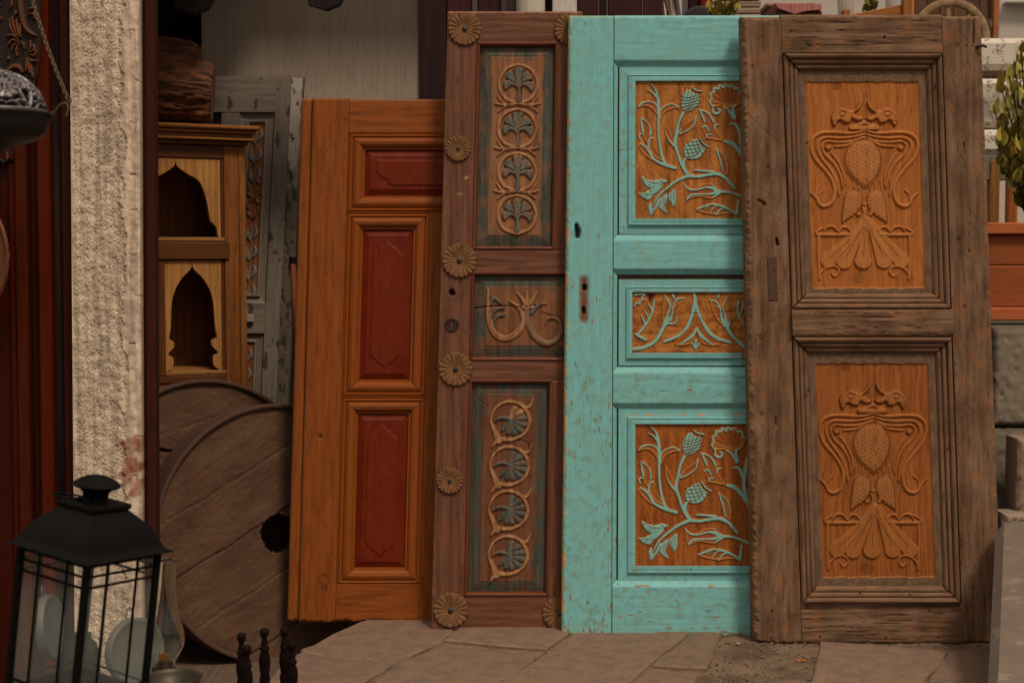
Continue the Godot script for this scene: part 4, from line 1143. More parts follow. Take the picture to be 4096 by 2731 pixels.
# ---------------------------------------------------------------- the scene
func _ready() -> void:
	rng.seed = 7
	cam = Transform3D(Basis(Vector3.RIGHT, -PITCH), EYE)
	var camera := Camera3D.new()
	camera.name = "camera"
	camera.transform = cam
	camera.near = 0.05
	camera.far = 400.0
	var lens := CameraAttributesPhysical.new()
	lens.frustum_focal_length = 50.02
	lens.frustum_focus_distance = 4.62
	lens.frustum_near = 0.05
	lens.frustum_far = 400.0
	lens.exposure_aperture = 4.5
	camera.attributes = lens
	add_child(camera)
	camera.fov = 27.0
	camera.current = true
	var env := Environment.new()
	env.background_mode = Environment.BG_SKY
	var sky := Sky.new()
	var sm := ProceduralSkyMaterial.new()
	sm.sky_top_color = Color(1.0, 0.93, 0.86)
	sm.sky_horizon_color = Color(0.46, 0.41, 0.365)
	sm.sky_curve = 0.25
	sm.ground_bottom_color = Color(0.30, 0.27, 0.25)
	sm.ground_horizon_color = Color(0.42, 0.40, 0.38)
	sky.sky_material = sm
	env.sky = sky
	env.background_energy_multiplier = 0.62
	env.tonemap_mode = Environment.TONE_MAPPER_LINEAR
	env.tonemap_exposure = EXPOSURE
	env.sdfgi_enabled = true
	env.ssao_enabled = true
	env.ssil_enabled = true
	var we := WorldEnvironment.new()
	we.name = "environment"
	we.environment = env
	add_child(we)
	var sun := DirectionalLight3D.new()
	sun.name = "overcast_sun"
	sun.light_energy = 0.5
	sun.light_color = Color(1.0, 0.92, 0.82)
	sun.light_angular_distance = 12.0
	sun.shadow_enabled = true
	sun.rotation_degrees = Vector3(-56, 30, 0)
	add_child(sun)
	materials()
	build_place()
	turquoise_door()
	bird_door()
	carved_door()
	orange_door()
	build_things()
	print("ms ", Time.get_ticks_msec(), " fov ", camera.fov)

const EXPOSURE := 1.46

func materials() -> void:
	LUT.resize(1024)
	for k in 1024: LUT[k] = int(clampf(Color(k / 1023.0, 0, 0).linear_to_srgb().r, 0, 1) * 255.0 + 0.5)
	var n := 1024
	var streak := field(n, n, 0.045, 4, 11, 24)
	var streak2 := field(n, n, 0.012, 4, 12, 10)
	var fine := field(n, n, 0.12, 3, 13)
	var blotch := field(n, n, 0.006, 4, 14)
	var blotch2 := field(n, n, 0.011, 4, 16)
	var pits := field(n, n, 0.06, 3, 15, 6)
	M.fine_t = blend_tex(n, [Color(0.80, 0.80, 0.80), Color(0.98, 0.98, 0.98), Color(0.85, 0.84, 0.82)], fine, blotch, pits, 0.8, 0.5, 0.1)
	M.streak_b = tex(n, n, triple(mixb(streak, fine, 0.75)))
	M.fine_b = tex(n, n, triple(fine))
	var grain := blend_tex(n, [Color(0.62, 0.58, 0.55), Color(1, 1, 1), Color(0.80, 0.76, 0.72)], streak, blotch, pits, 1.5, 0.6, 0.35)
	var paint_t := blend_tex(n, [Color(0.84, 0.84, 0.84), Color(1, 1, 1), Color(0.84, 0.82, 0.78)], streak, blotch, pits, 1.2, 0.7, 0.25)
	var weath := blend_tex(n, [Color(0.085, 0.046, 0.026), Color(0.235, 0.143, 0.088), Color(0.27, 0.105, 0.038)], mixb(mixb(streak, fine, 0.6), mixb(streak2, blotch, 0.4), 0.45), blotch2, pits, 2.0, 0.5, 0.35)
	M.wood = mat(grain, 0.62, M.streak_b, 0.06)
	M.paint = mat(paint_t, 0.6, M.streak_b, 0.03)
	M.carved = mat(grain, 0.7, M.fine_b, 0.04)
	M.orange = mat(paint_t, 0.52, M.streak_b, 0.04)
	M.plum = mat(grain, 0.55, M.streak_b, 0.04)
	M.gloss = mat(grain, 0.42, M.streak_b, 0.02)
	M.lacquer = mat(paint_t, 0.5, M.streak_b, 0.015)
	M.lacquer.metallic_specular = 0.26
	M.matte = mat(paint_t, 0.9, M.fine_b, 0.02)
	M.matte.metallic_specular = 0.1
	M.weather = mat(weath, 0.85, M.streak_b, 0.08)
	M.iron = metal(Color(1, 1, 1), 0.5, 0.6)
	M.rust = metal(Color(1, 1, 1), 0.85, 0.15)
	M.rust.heightmap_enabled = true; M.rust.heightmap_texture = M.fine_b; M.rust.heightmap_scale = 0.08
	M.stone = mat(stone_t(), 0.85, M.fine_b, 0.10, Vector3(1.6, 1.6, 1))
	M.cheek = mat(cheek_t(), 0.85, M.fine_b, 0.10, Vector3(1.2, 1.2, 1))
	M.grit = mat(M.fine_t, 0.92, M.fine_b, 0.25, Vector3(2.2, 2.2, 1))
	M.ribbed = mat(paint_t, 0.85, M.streak_b, 0.03, Vector3(1.5, 0.5, 1))
	M.turquoise = mat(turquoise_paint(), 0.6, null, 0.0, Vector3(1.0 / (1000.0 / FL * 4.698), -1.0 / (2500.0 / FL * 4.698), 1))
	M.turquoise.uv1_offset = Vector3((2757.0 - 2245.0) / 1000.0, 1.0, 0)

func triple(a: PackedByteArray) -> PackedByteArray:
	var o := PackedByteArray()
	o.resize(a.size() * 3)
	for k in a.size(): o[k * 3] = a[k]; o[k * 3 + 1] = a[k]; o[k * 3 + 2] = a[k]
	return o

func mixb(a: PackedByteArray, b: PackedByteArray, f: float) -> PackedByteArray:
	var o := PackedByteArray()
	o.resize(a.size())
	for k in a.size(): o[k] = int(a[k] * f + b[k] * (1 - f))
	return o

func turquoise_paint() -> ImageTexture:     # the coat of paint on the whole door, 1000 by 2500 units from its top left corner: brush strokes, grime, chips along edges and joints
	var w := 640; var h := 1600
	var brush := field(w, h, 0.08, 3, 31, 20)
	var brushx := field(w, h, 0.08, 3, 32, 1, 16)
	var chip := field(w, h, 0.09, 4, 33, 5)
	var chipx := field(w, h, 0.09, 4, 34, 1, 6)
	var blot := field(w, h, 0.010, 4, 35)
	var dirt := field(w, h, 0.03, 4, 36)
	var out := PackedByteArray()
	out.resize(w * h * 3)
	var base := Color(0.184, 0.440, 0.438); var blue := Color(0.166, 0.452, 0.490); var grime := Color(0.17, 0.245, 0.17); var wood := Color(0.22, 0.115, 0.065); var pale := Color(0.52, 0.35, 0.19)
	for y in h:
		var py := 45.0 + y * 2500.0 / h
		var rail := py < 250 or (py > 945 and py < 1092) or (py > 1475 and py < 1630) or py > 2330
		var low := clampf((py - 900) / 700.0, 0.15, 1.0)
		var e1 := minf(minf(absf(py - 1076), absf(py - 1613)), minf(absf(py - 1490), absf(py - 2347)))
		var foot := clampf((py - 2480) / 60.0, 0, 1)
		for x in w:
			var px := 2245.0 + x * 1000.0 / w
			var k := y * w + x
			var is_rail := rail and px > 2458
			var br: float = (brushx[k] if is_rail else brush[k]) / 255.0
			var ch: float = (chipx[k] if is_rail else chip[k]) / 255.0
			var bl := blot[k] / 255.0
			var c := base.lerp(blue, clampf(bl * 2.0 - 0.6, 0, 1)) * (0.91 + 0.14 * br + 0.10 * (bl - 0.5))
			c = c.lerp(grime, clampf((dirt[k] / 255.0 * 0.7 + bl * 0.3 - 0.52) * 2.4, 0, 0.6) * (0.5 + 0.5 * low) + foot * 0.3 * br)
			var thr := 0.90 - 0.08 * low - (bl - 0.5) * 0.16
			if is_rail: thr -= 0.06 * maxf(0.0, 1 - e1 / 16.0) + (0.03 if py > 2330 else 0.0)
			var skew := px - (2275.0 - (py - 62) * 0.012)
			thr -= 0.30 * maxf(0.0, 1 - absf(skew - 4) / 12.0)
			thr -= 0.10 * maxf(0.0, 1 - absf(px - 2440) / 22.0) * clampf((py - 1000) / 400.0, 0, 1) * clampf((1900 - py) / 300.0, 0, 1)
			var q := Vector2((px - 2425) / 38.0, (py - 1115) / 55.0).length()
			thr -= 0.26 * maxf(0.0, 1 - q)
			q = Vector2((px - 2345) / 45.0, (py - 1190) / 110.0).length()
			thr -= 0.13 * maxf(0.0, 1.2 - q)
			q = Vector2((px - 2340) / 60.0, (py - 2400) / 26.0).length()
			thr -= 0.16 * maxf(0.0, 1 - q)
			thr -= 0.36 * maxf(0.0, foot - 0.45)
			q = minf(absf(px - 2560 - (py - 1000) * 0.8) / 14.0 + absf(py - 1008) / 26.0, 9.0)
			thr -= 0.34 * maxf(0.0, 1 - q)
			if ch > thr: c = wood.lerp(pale, clampf((0.9 if skew < 16 else 0.15) + (br - 0.5) * 0.6, 0, 1))
			elif ch > thr - 0.02: c = c * 1.12
			elif ch < 0.16: c = c.lerp(Color(0.09, 0.13, 0.10), 0.75 * low)
			out[k * 3] = s8(c.r); out[k * 3 + 1] = s8(c.g); out[k * 3 + 2] = s8(c.b)
	return tex(w, h, out)

func stone_t() -> ImageTexture:      # sandstone: fine grain, flecks of old paint and grime
	var n := 1024
	var fine := field(n, n, 0.25, 2, 41); var blot := field(n, n, 0.008, 4, 42); var fleck := field(n, n, 0.03, 3, 43); var mid := field(n, n, 0.05, 3, 44)
	var out := PackedByteArray(); out.resize(n * n * 3)
	for k in n * n:
		var c := Color(0.76, 0.75, 0.77).lerp(Color(1.0, 0.93, 0.86), clampf(blot[k] / 255.0 * 1.8 - 0.4, 0, 1)) * (0.80 + 0.3 * fine[k] / 255.0) * (0.78 + 0.42 * mid[k] / 255.0)
		var f := fleck[k] / 255.0
		if f > 0.80: c = c.lerp(Color(1.0, 1.0, 0.98) * 1.7, clampf((f - 0.80) * 12.0, 0, 0.8))
		elif f < 0.28: c = c * lerpf(0.55, 1.0, f / 0.28)
		out[k * 3] = s8(c.r * 0.95); out[k * 3 + 1] = s8(c.g * 0.95); out[k * 3 + 2] = s8(c.b * 0.95)
	return tex(n, n, out)

func cheek_t() -> ImageTexture:      # the same stone with smears of white paint
	var n := 512
	var fine := field(n, n, 0.3, 2, 51); var blot := field(n, n, 0.012, 3, 52); var smear := field(n, n, 0.03, 4, 53, 1, 5)
	var out := PackedByteArray(); out.resize(n * n * 3)
	for k in n * n:
		var c := Color(0.62, 0.60, 0.58).lerp(Color(0.85, 0.80, 0.74), blot[k] / 255.0) * (0.75 + 0.4 * fine[k] / 255.0)
		var f := smear[k] / 255.0 + (blot[k] / 255.0 - 0.5) * 0.5
		if f > 0.74: c = c.lerp(Color(1, 0.98, 0.93), clampf((f - 0.74) * 8.0, 0, 0.75))
		out[k * 3] = s8(c.r); out[k * 3 + 1] = s8(c.g); out[k * 3 + 2] = s8(c.b)
	return tex(n, n, out)

# ---------------------------------------------------------------- the place: paving, floor, walls
func lv(d: float, y: float) -> float: return EYE.y + ((1365.5 - y) / FL * cos(PITCH) - sin(PITCH)) * d   # height of a point seen at y, at distance d

func boxpx(b: MB, x0: float, x1: float, y0: float, y1: float, d: float, depth: float, ch := 0.004, org := Vector3.ZERO) -> void:   # an upright box whose front is seen between those bounds
	var m := d * (cos(PITCH)) - (1365.5 - (y0 + y1) / 2) / FL * d * -sin(PITCH)
	var z := -m
	b.box(Vector3((x0 - 2048) / FL * d, lv(d, y1), z) - org, Vector3((x1 - 2048) / FL * d, lv(d, y0), z - depth) - org, ch)

func slab(pts: Array, lev: float, thick: float, tint: Color) -> MB:      # a paving stone: irregular outline, worn edge
	var b := MB.new()
	b.tint = tint
	b.uvo = Vector2(rng.randf(), rng.randf()) * 3.0
	var q := []
	var n := pts.size()
	for k in n:
		var a: Vector3 = pts[k]; var e: Vector3 = pts[(k + 1) % n]
		var seg := clampi(int(a.distance_to(e) / 0.07), 1, 7)
		for s in seg:
			var p := a.lerp(e, float(s) / seg)
			if s > 0: p += Vector3(rng.randf_range(-1, 1), 0, rng.randf_range(-1, 1)) * 0.008
			q.append(Vector3(p.x, lev, p.z))
	var c := Vector3.ZERO
	for p in q: c += p
	c /= q.size()
	var area := 0.0
	for k in q.size(): area += (q[k] - c).cross(q[(k + 1) % q.size()] - c).y
	if area < 0: q.reverse()
	var m := q.size()
	for k in m:
		var p: Vector3 = q[k]; var r: Vector3 = q[(k + 1) % m]
		var pi: Vector3 = p + (c - p).normalized() * 0.007; var ri: Vector3 = r + (c - r).normalized() * 0.007
		var u := Vector3(0, 0.005, 0)
		b.poly([c + u * 1.2, pi + u, ri + u])
		b.poly([pi + u, p, r, ri + u])
		b.poly([p, p - Vector3(0, thick, 0), r - Vector3(0, thick, 0), r])
	return b

func build_place() -> void:
	# the street, and the lower floor of the shop
	var b := MB.new()
	b.tint = Color(0.12, 0.10, 0.085)
	b.box(Vector3(-60, -0.5, 60), Vector3(60, -0.15, -60), 0.0)
	tag(part("ground", b, M.stone, self), "brown trodden ground around the shop", "", "", "structure")
	var low := Rel.new().setup(-2.6, -5.9, 0.6, -2.0, 0.03, -0.14, Color(0.145, 0.105, 0.08))
	nz.seed = 3; nz.frequency = 1.5
	low.noise(nz, 0.006, 1, 1, 0)
	var flat := func(p: Vector3) -> Vector3: return Vector3(p.x, p.z, p.y)
	tag(rel_parts(low, flat, M.stone, self, true, -0.3, "shop_floor"), "low brown cement floor in the shop opening", "", "", "structure")
	# bedding of the raised paving, with a patch of bare grit
	var edge := [G(1440, 2492), G(1400, 2512), G(1324, 2545), G(1250, 2590), G(1202, 2606), G(1130, 2662), G(1060, 2745), Vector3(-0.80, 0, -3.2), Vector3(-0.80, 0, -1.0)]
	var pave := Node3D.new()
	pave.name = "pavement"
	add_child(pave)
	tag(pave, "worn sandstone paving with gritty joints", "", "", "structure")
	var bed := Rel.new().setup(-0.9, -5.6, 2.6, -1.0, 0.011, 0.0015, Color(0.20, 0.14, 0.095))
	nz.seed = 8; nz.frequency = 9.0
	var n2 := FastNoiseLite.new()
	n2.seed = 4; n2.frequency = 60.0
	for yy in bed.h:
		for xx in bed.w:
			var x := bed.x0 + xx * bed.cs; var z := bed.y0 + yy * bed.cs
			var id := yy * bed.w + xx
			bed.H[id] += nz.get_noise_2d(x, z) * 0.006 + n2.get_noise_2d(x, z) * 0.004
			bed.C[id] = bed.C[id].lerp(Color(0.11, 0.075, 0.05), clampf(0.4 + nz.get_noise_2d(x * 0.6 + 9, z * 0.6) * 1.3, 0, 1))
			if nz.get_noise_2d(x * 0.25, z * 0.4 + 3) > 0.25: bed.C[id] = bed.C[id].lerp(Color(0.24, 0.13, 0.055), 0.5)
			var ex := -9.0
			for k in edge.size() - 1:
				var p: Vector3 = edge[k]; var q: Vector3 = edge[k + 1]
				if z >= p.z and z < q.z: ex = lerpf(p.x, q.x, (z - p.z) / (q.z - p.z))
			if z < edge[0].z: ex = edge[0].x + (edge[0].z - z) * 0.9
			if x < ex + 0.03: bed.H[id] = -0.2
	rel_parts(bed, flat, M.grit, pave, true, NAN, "bedding")
	var t := Color(0.225, 0.158, 0.118)
	var quads := [
		[[1440, 2494], [1400, 2512], [1324, 2545], [1250, 2590], [1202, 2606], [1205, 2616], [1400, 2641], [1578, 2662], [1680, 2612], [1764, 2570], [1815, 2532], [1800, 2470], [1560, 2462]],
		[[1196, 2624], [1130, 2662], [1060, 2745], [985, 2850], [1260, 2920], [1470, 2731], [1570, 2670], [1400, 2648]],
		[[1776, 2574], [1830, 2530], [1850, 2490], [2320, 2500], [2300, 2530], [2246, 2566], [2186, 2608], [2000, 2596]],
		[[1772, 2582], [1990, 2603], [2180, 2616], [2094, 2672], [1998, 2731], [1880, 2830], [1480, 2800], [1498, 2731], [1590, 2672]],
		[[2198, 2613], [2264, 2568], [2325, 2520], [2760, 2530], [2738, 2562], [2690, 2598], [2600, 2668], [2528, 2731], [2440, 2800], [1930, 2810], [2014, 2731], [2110, 2676]],
		[[2752, 2562], [2770, 2535], [2890, 2545], [2876, 2572], [2852, 2640], [2828, 2686], [2715, 2684], [2612, 2676], [2700, 2602]],
		[[2604, 2686], [2715, 2692], [2790, 2700], [2782, 2731], [2740, 2830], [2470, 2800], [2545, 2731]],
		[[3282, 2577], [3400, 2583], [3560, 2597], [3700, 2606], [3788, 2622], [3772, 2660], [3706, 2720], [3640, 2830], [3200, 2830], [3247, 2731], [3262, 2660]],
		[[3800, 2625], [3870, 2612], [3980, 2590], [3990, 2731], [3980, 2830], [3660, 2830], [3722, 2722]],
	]
	var k := 0
	for q in quads:
		var ps := []
		for p in q: ps.append(G(p[0], p[1]))
		part("paving_slab", slab(ps, 0.003 + 0.006 * (k % 3) * 0.5, 0.08, t * [1.0, 0.94, 1.03, 0.97, 1.0, 0.92, 0.95, 1.0, 0.9][k]), M.stone, pave)
		k += 1
	# the same paving goes on towards the street
	for r in 3:
		for c in 4:
			var x := -0.75 + c * 0.85 + r * 0.1; var z := -3.45 + r * 0.8 + 0.0
			part("paving_slab", slab([Vector3(x, 0, z), Vector3(x, 0, z + 0.78), Vector3(x + 0.83, 0, z + 0.78), Vector3(x + 0.83, 0, z)], 0.004, 0.06, t * rng.randf_range(0.9, 1.05)), M.stone, pave)
	# loose grit
	var mm := MultiMesh.new()
	var pb := MB.new()
	pb.lathe([[0.0001, -0.6], [0.8, -0.3], [1.0, 0.1], [0.6, 0.6], [0.0001, 0.75]], 6)
	mm.transform_format = MultiMesh.TRANSFORM_3D
	mm.use_colors = true
	mm.mesh = pb.mesh()
	mm.instance_count = 2300
	for j in 2300:
		var p: Vector3
		if j < 1000: p = G(rng.randf_range(2800, 3310), rng.randf_range(2565, 2790))
		elif j < 1250: p = G(rng.randf_range(3300, 3975), rng.randf_range(2560, 2600))
		elif j >= 1500:
			var fx := rng.randf_range(1480, 3980)
			p = G(fx, (2500.0 + 0.048 * (fx - 1480)) + absf(rng.randfn()) * 14.0)
		else:
			var u := rng.randf()
			var q := Vector2(1815, 2532).lerp(Vector2(1540, 2690), u) if j % 3 == 0 else (Vector2(2250, 2570).lerp(Vector2(2010, 2725), u) if j % 3 == 1 else Vector2(1776, 2574).lerp(Vector2(2190, 2612), u))
			p = G(q.x + rng.randf_range(-9, 9), q.y + rng.randf_range(-3, 3))
		var s := 0.0016 + 0.0055 * pow(rng.randf(), 5)
		mm.set_instance_transform(j, Transform3D(Basis.from_euler(Vector3(rng.randf() * 6, rng.randf() * 6, 0)).scaled(Vector3(s, s * 0.7, s * 1.2)), p + Vector3(0, s * 0.3 + 0.001, 0)))
		var g := rng.randf_range(0.5, 1.3)
		mm.set_instance_color(j, Color(0.24 * g, 0.18 * g, 0.13 * g))
	var gm := MultiMeshInstance3D.new()
	gm.name = "gravel"
	gm.multimesh = mm
	gm.material_override = M.stone
	add_child(gm)
	tag(gm, "loose brown grit scattered on the bare patch and in the joints", "gravel", "", "stuff")
	# litter on the ground
	var bits := [["cigarette_butt", "small orange cigarette end lying on the grit below the brown door", "litter", 3206, 2648, 0.030, 0.0035, Color(0.55, 0.17, 0.03)], ["dry_leaf", "small dry brown leaf lying on the big paving slab", "leaf", 3420, 2688, 0.018, 0.002, Color(0.10, 0.055, 0.03)], ["pebble", "pale pebble lying beside the foot of the brown door", "stone", 2952, 2588, 0.012, 0.008, Color(0.33, 0.27, 0.21)]]
	for q in bits:
		var m := MB.new()
		m.tint = q[7]
		if q[0] == "cigarette_butt": m.tube([Vector3(-q[5] / 2, 0, 0), Vector3(q[5] / 2, 0, 0.003)], [q[6]], 8)
		elif q[0] == "dry_leaf": m.hull(Vector3.ZERO, Vector3(q[5] / 2, 0.002, 0), Vector3(0, 0.001, 0), Vector3(0, 0, 0.005), 0.0005)
		else: m.lathe([[0.0001, -0.004], [0.010, -0.001], [0.011, 0.003], [0.006, 0.007], [0.0001, 0.008]], 9)
		var o := part(q[0], m, M.stone, self)
		o.position = G(q[3], q[4]) + Vector3(0, q[6] + 0.002, 0)
		tag(o, q[1], q[2])

	# ---- the stuccoed pillar
	var pd := 4.21
	var pz := -4.22
	var px := func(x: float) -> float: return (x - 2048) / FL * pd
	var base := Vector3(px.call(420.0), -0.14, pz)
	var pil := thing("stucco_pillar", "rough roughcast plaster pillar with a smooth chipped corner strip", "pillar", at(base))
	var x0: float = px.call(283.0); var x1: float = px.call(560.0)
	var r := Rel.new().setup(x0 - base.x, -2.62, x1 - base.x, 0.0, 0.0029, 0.0, Color(0.66, 0.555, 0.44))
	var na := FastNoiseLite.new(); na.seed = 21; na.frequency = 125.0; na.fractal_octaves = 2
	var nf := FastNoiseLite.new(); nf.seed = 24; nf.frequency = 210.0
	var nb := FastNoiseLite.new(); nb.seed = 22; nb.frequency = 9.0; nb.fractal_octaves = 3
	var wd: float = x1 - x0
	for yy in r.h:
		for xx in r.w:
			var x := xx * r.cs; var y := r.y0 + yy * r.cs
			var id := yy * r.w + xx
			var rim := wd - 0.050 + nb.get_noise_2d(2.0, y * 1.2) * 0.024 + na.get_noise_2d(x * 0.6, y * 0.6) * 0.006
			var rough := 0.55 * absf(na.get_noise_2d(x, y)) + 0.30 * (0.5 - 0.5 * nf.get_noise_2d(x, y))
			var big := nb.get_noise_2d(x * 2.2, y * 2.2)
			if x < rim:
				r.H[id] = (0.0035 - rough * 0.011 + big * 0.004) * clampf(x / 0.012, 0.0, 1.0)
				r.C[id] = r.C[id].lerp(Color(0.46, 0.365, 0.275), clampf(rough * 1.5 - 0.3 + big * 0.9, 0, 0.8))
			else:
				r.H[id] = 0.005 + big * 0.003 + na.get_noise_2d(x * 0.25, y * 0.1) * 0.0012
				r.C[id] = Color(0.68, 0.56, 0.45).lerp(Color(0.54, 0.43, 0.33), clampf(0.15 + big, 0, 1))
			var st := Vector2((x - wd + 0.03) / 0.035, (y + 0.77) / 0.10).length()
			if st < 1.0 + big * 0.8: r.C[id] = r.C[id].lerp(Color(0.30, 0.10, 0.045), clampf(1.3 - st + big, 0, 0.85))
			if nb.get_noise_2d(x * 0.7, y * 0.25 + 40) > 0.42: r.C[id] = r.C[id].lerp(Color(0.36, 0.30, 0.24), 0.4)
	r.sc = 1; r.ox = 0; r.oy = 0
	for q in 14:
		var y := -2.2 + q * 0.13 + rng.randf() * 0.05
		var xa: float = x1 - base.x - rng.randf_range(0.012, 0.04)
		r.st([xa, y, xa + 0.012, y + rng.randf_range(-0.006, 0.006), xa + 0.02, y], [0.003, 0.002], 0.004, 2, Color.BLACK, Color(0.2, 0.14, 0.1))
	var lean := func(p: Vector3) -> Vector3: return Vector3(p.x + (-p.y - 1.39) * 0.012, -p.y, p.z)
	rel_parts(r, lean, M.carved, pil, true, -0.115, "roughcast")
	# the brown steel post beside it
	var pb2 := MB.new()
	pb2.tint = Color(0.050, 0.018, 0.012)
	var sx: float = px.call(567.0); var ex2: float = px.call(612.0)
	pb2.mp = func(p: Vector3) -> Vector3: return Vector3(p.x + (p.y - 1.39) * 0.012, p.y, p.z)
	pb2.box(Vector3(-(ex2 - sx) / 2, 0, 0.0), Vector3((ex2 - sx) / 2, 2.7, -0.06), 0.012)
	var post := thing("steel_post", "dark brown rounded steel post beside the plaster pillar", "post", at(Vector3((sx + ex2) / 2, -0.14, pz - 0.01)))
	part("tube", pb2, M.matte, post)
	var fl := MB.new()
	fl.tint = Color(0.03, 0.014, 0.012)
	fl.box(Vector3(-0.038, 0, -0.045), Vector3(-0.022, 2.7, -0.06), 0.001)
	part("fin", fl, M.matte, post)

	# ---- red shop front on the left
	var sd := 4.25
	var sf := thing("red_shop_front", "dark red painted timber shop front with deep mouldings at the left", "shop front", at(Vector3((100 - 2048) / FL * sd, -0.14, -sd)))
	var org := sf.position
	var slant := func(p: Vector3) -> Vector3: return Vector3(p.x + (p.y - 1.39) * 0.007, p.y, p.z)
	var rd := Color(0.075, 0.009, 0.003)
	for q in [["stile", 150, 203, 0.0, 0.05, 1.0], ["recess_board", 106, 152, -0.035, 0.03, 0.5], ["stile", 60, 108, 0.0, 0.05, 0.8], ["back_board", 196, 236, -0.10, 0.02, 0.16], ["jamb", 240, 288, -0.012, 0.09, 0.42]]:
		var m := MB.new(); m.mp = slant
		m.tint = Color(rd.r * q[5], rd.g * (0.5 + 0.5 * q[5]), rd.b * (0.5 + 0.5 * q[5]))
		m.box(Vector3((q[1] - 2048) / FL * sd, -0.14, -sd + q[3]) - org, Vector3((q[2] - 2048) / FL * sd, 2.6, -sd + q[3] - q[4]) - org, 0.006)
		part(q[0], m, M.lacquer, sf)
	var pn := MB.new(); pn.mp = slant
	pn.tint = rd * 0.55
	pn.box(Vector3((-700 - 2048) / FL * sd, -0.14, -sd - 0.035) - org, Vector3((64 - 2048) / FL * sd, 2.6, -sd - 0.06) - org, 0.002)
	part("panel", pn, M.lacquer, sf)
	var rl := MB.new(); rl.mp = slant
	rl.tint = rd * 0.85
	rl.box(Vector3((-700 - 2048) / FL * sd, lv(sd, 648), -sd) - org, Vector3((60 - 2048) / FL * sd, lv(sd, 540), -sd - 0.04) - org, 0.008)
	part("rail", rl, M.lacquer, sf)
	var ed := MB.new(); ed.mp = slant
	ed.tint = rd * 0.7
	ed.box(Vector3((30 - 2048) / FL * sd, -0.14, -sd - 0.012) - org, Vector3((60 - 2048) / FL * sd, lv(sd, 648), -sd - 0.03) - org, 0.006)
	part("bead", ed, M.lacquer, sf)

	# ---- inside of the shop: walls, ceiling, beam
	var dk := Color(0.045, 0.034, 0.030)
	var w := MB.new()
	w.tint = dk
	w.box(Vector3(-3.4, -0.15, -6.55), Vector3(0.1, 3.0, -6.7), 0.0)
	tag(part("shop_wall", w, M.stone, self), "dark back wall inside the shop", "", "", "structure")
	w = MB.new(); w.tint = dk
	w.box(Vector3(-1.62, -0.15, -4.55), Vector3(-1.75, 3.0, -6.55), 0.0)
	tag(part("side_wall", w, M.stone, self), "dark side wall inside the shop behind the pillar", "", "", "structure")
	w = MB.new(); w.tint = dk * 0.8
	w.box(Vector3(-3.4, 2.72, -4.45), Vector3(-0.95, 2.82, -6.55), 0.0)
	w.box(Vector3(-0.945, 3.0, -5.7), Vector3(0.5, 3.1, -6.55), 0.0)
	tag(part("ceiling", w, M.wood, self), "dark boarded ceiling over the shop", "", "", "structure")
	w = MB.new(); w.tint = Color(0.02, 0.015, 0.013)
	w.box(Vector3(-0.65, 0, 0.05), Vector3(0.65, 0.16, -0.08), 0.01)
	var beam := part("ceiling_beam", w, M.wood, self)
	beam.position = Vector3(-1.05, 2.46, -5.3)
	tag(beam, "black timber beam under the shop ceiling", "beam")
	w = MB.new(); w.tint = Color(0.02, 0.014, 0.012)
	w.disc_prism(PackedVector2Array([Vector2(-0.10, 0.2), Vector2(-0.085, 0.0), Vector2(-0.02, -0.02), Vector2(0.03, 0.0), Vector2(0.13, 0.2)]), -0.06, 0.0)
	var br := part("beam_bracket", w, M.wood, self)
	br.position = P(790, 30, 5.25) + Vector3(0, 0.0, 0)
	tag(br, "black shaped bracket hanging below the shop beam, above the logs", "bracket", "beam brackets")
	var br2 := br.duplicate()
	add_child(br2, true)
	br2.position = P(1322, 14, 5.25)
	br2.set_meta("label", "second black bracket, before the grey board at the top edge")
	w = MB.new(); w.tint = Color(0.20, 0.062, 0.018)
	var pa := P(1170, 1048, 5.45); var pz2 := P(1205, 1900, 5.25)
	w.tube([pa, pz2], [0.012], 12)
	var bh := thing("broom_handle", "brown pole with a black cap standing between the grey and the orange door", "pole", at(pz2))
	pass
	for kv in w.v.size(): w.v[kv] -= pz2
	part("handle", w, M.wood, bh)
	w = MB.new(); w.tint = Color(0.012, 0.011, 0.011)
	w.tube([pa + Vector3(0, 0.02, 0) - pz2, pa - Vector3(0, 0.03, 0) - pz2], [0.0145], 12)
	part("black_cap", w, M.matte, bh)
	# grey boarding above the doors
	var gp := thing("grey_board", "large dusty grey ribbed board closing the back of the shop", "board", at(P(1240, 420, 6.2)))
	var g := MB.new(); g.tint = Color(0.52, 0.42, 0.345)
	boxpx(g, 805, 1672, -120, 560, 6.2, 0.02, 0.002, gp.position)
	part("panel", g, M.ribbed, gp)
	g = MB.new(); g.tint = Color(0.42, 0.36, 0.30)
	boxpx(g, 1673, 1682, -120, 560, 6.19, 0.03, 0.001, gp.position)
	part("edge_trim", g, M.paint, gp)
	# dark red timber front behind the carved and turquoise doors
	var tf := thing("maroon_timber_front", "dark maroon planked timber front behind the carved and turquoise doors", "shop front", at(Vector3(0.2, 0.0, -5.66)))
	for q in [[1684, 1790, 0.04, Color(0.032, 0.014, 0.013)], [1792, 1888, 0.0, Color(0.060, 0.018, 0.018)], [1890, 1913, 0.012, Color(0.11, 0.085, 0.08)], [1915, 2003, 0.0, Color(0.058, 0.016, 0.02)], [2005, 2062, 0.02, Color(0.15, 0.105, 0.105)], [2064, 2300, -0.03, Color(0.02, 0.01, 0.01)], [2300, 2388, 0.0, Color(0.052, 0.018, 0.018)], [2392, 2422, -0.02, Color(0.03, 0.01, 0.01)], [2424, 2560, 0.0, Color(0.046, 0.015, 0.016)], [2563, 2640, 0.008, Color(0.05, 0.018, 0.018)]]:
		var m := MB.new(); m.tint = q[3]
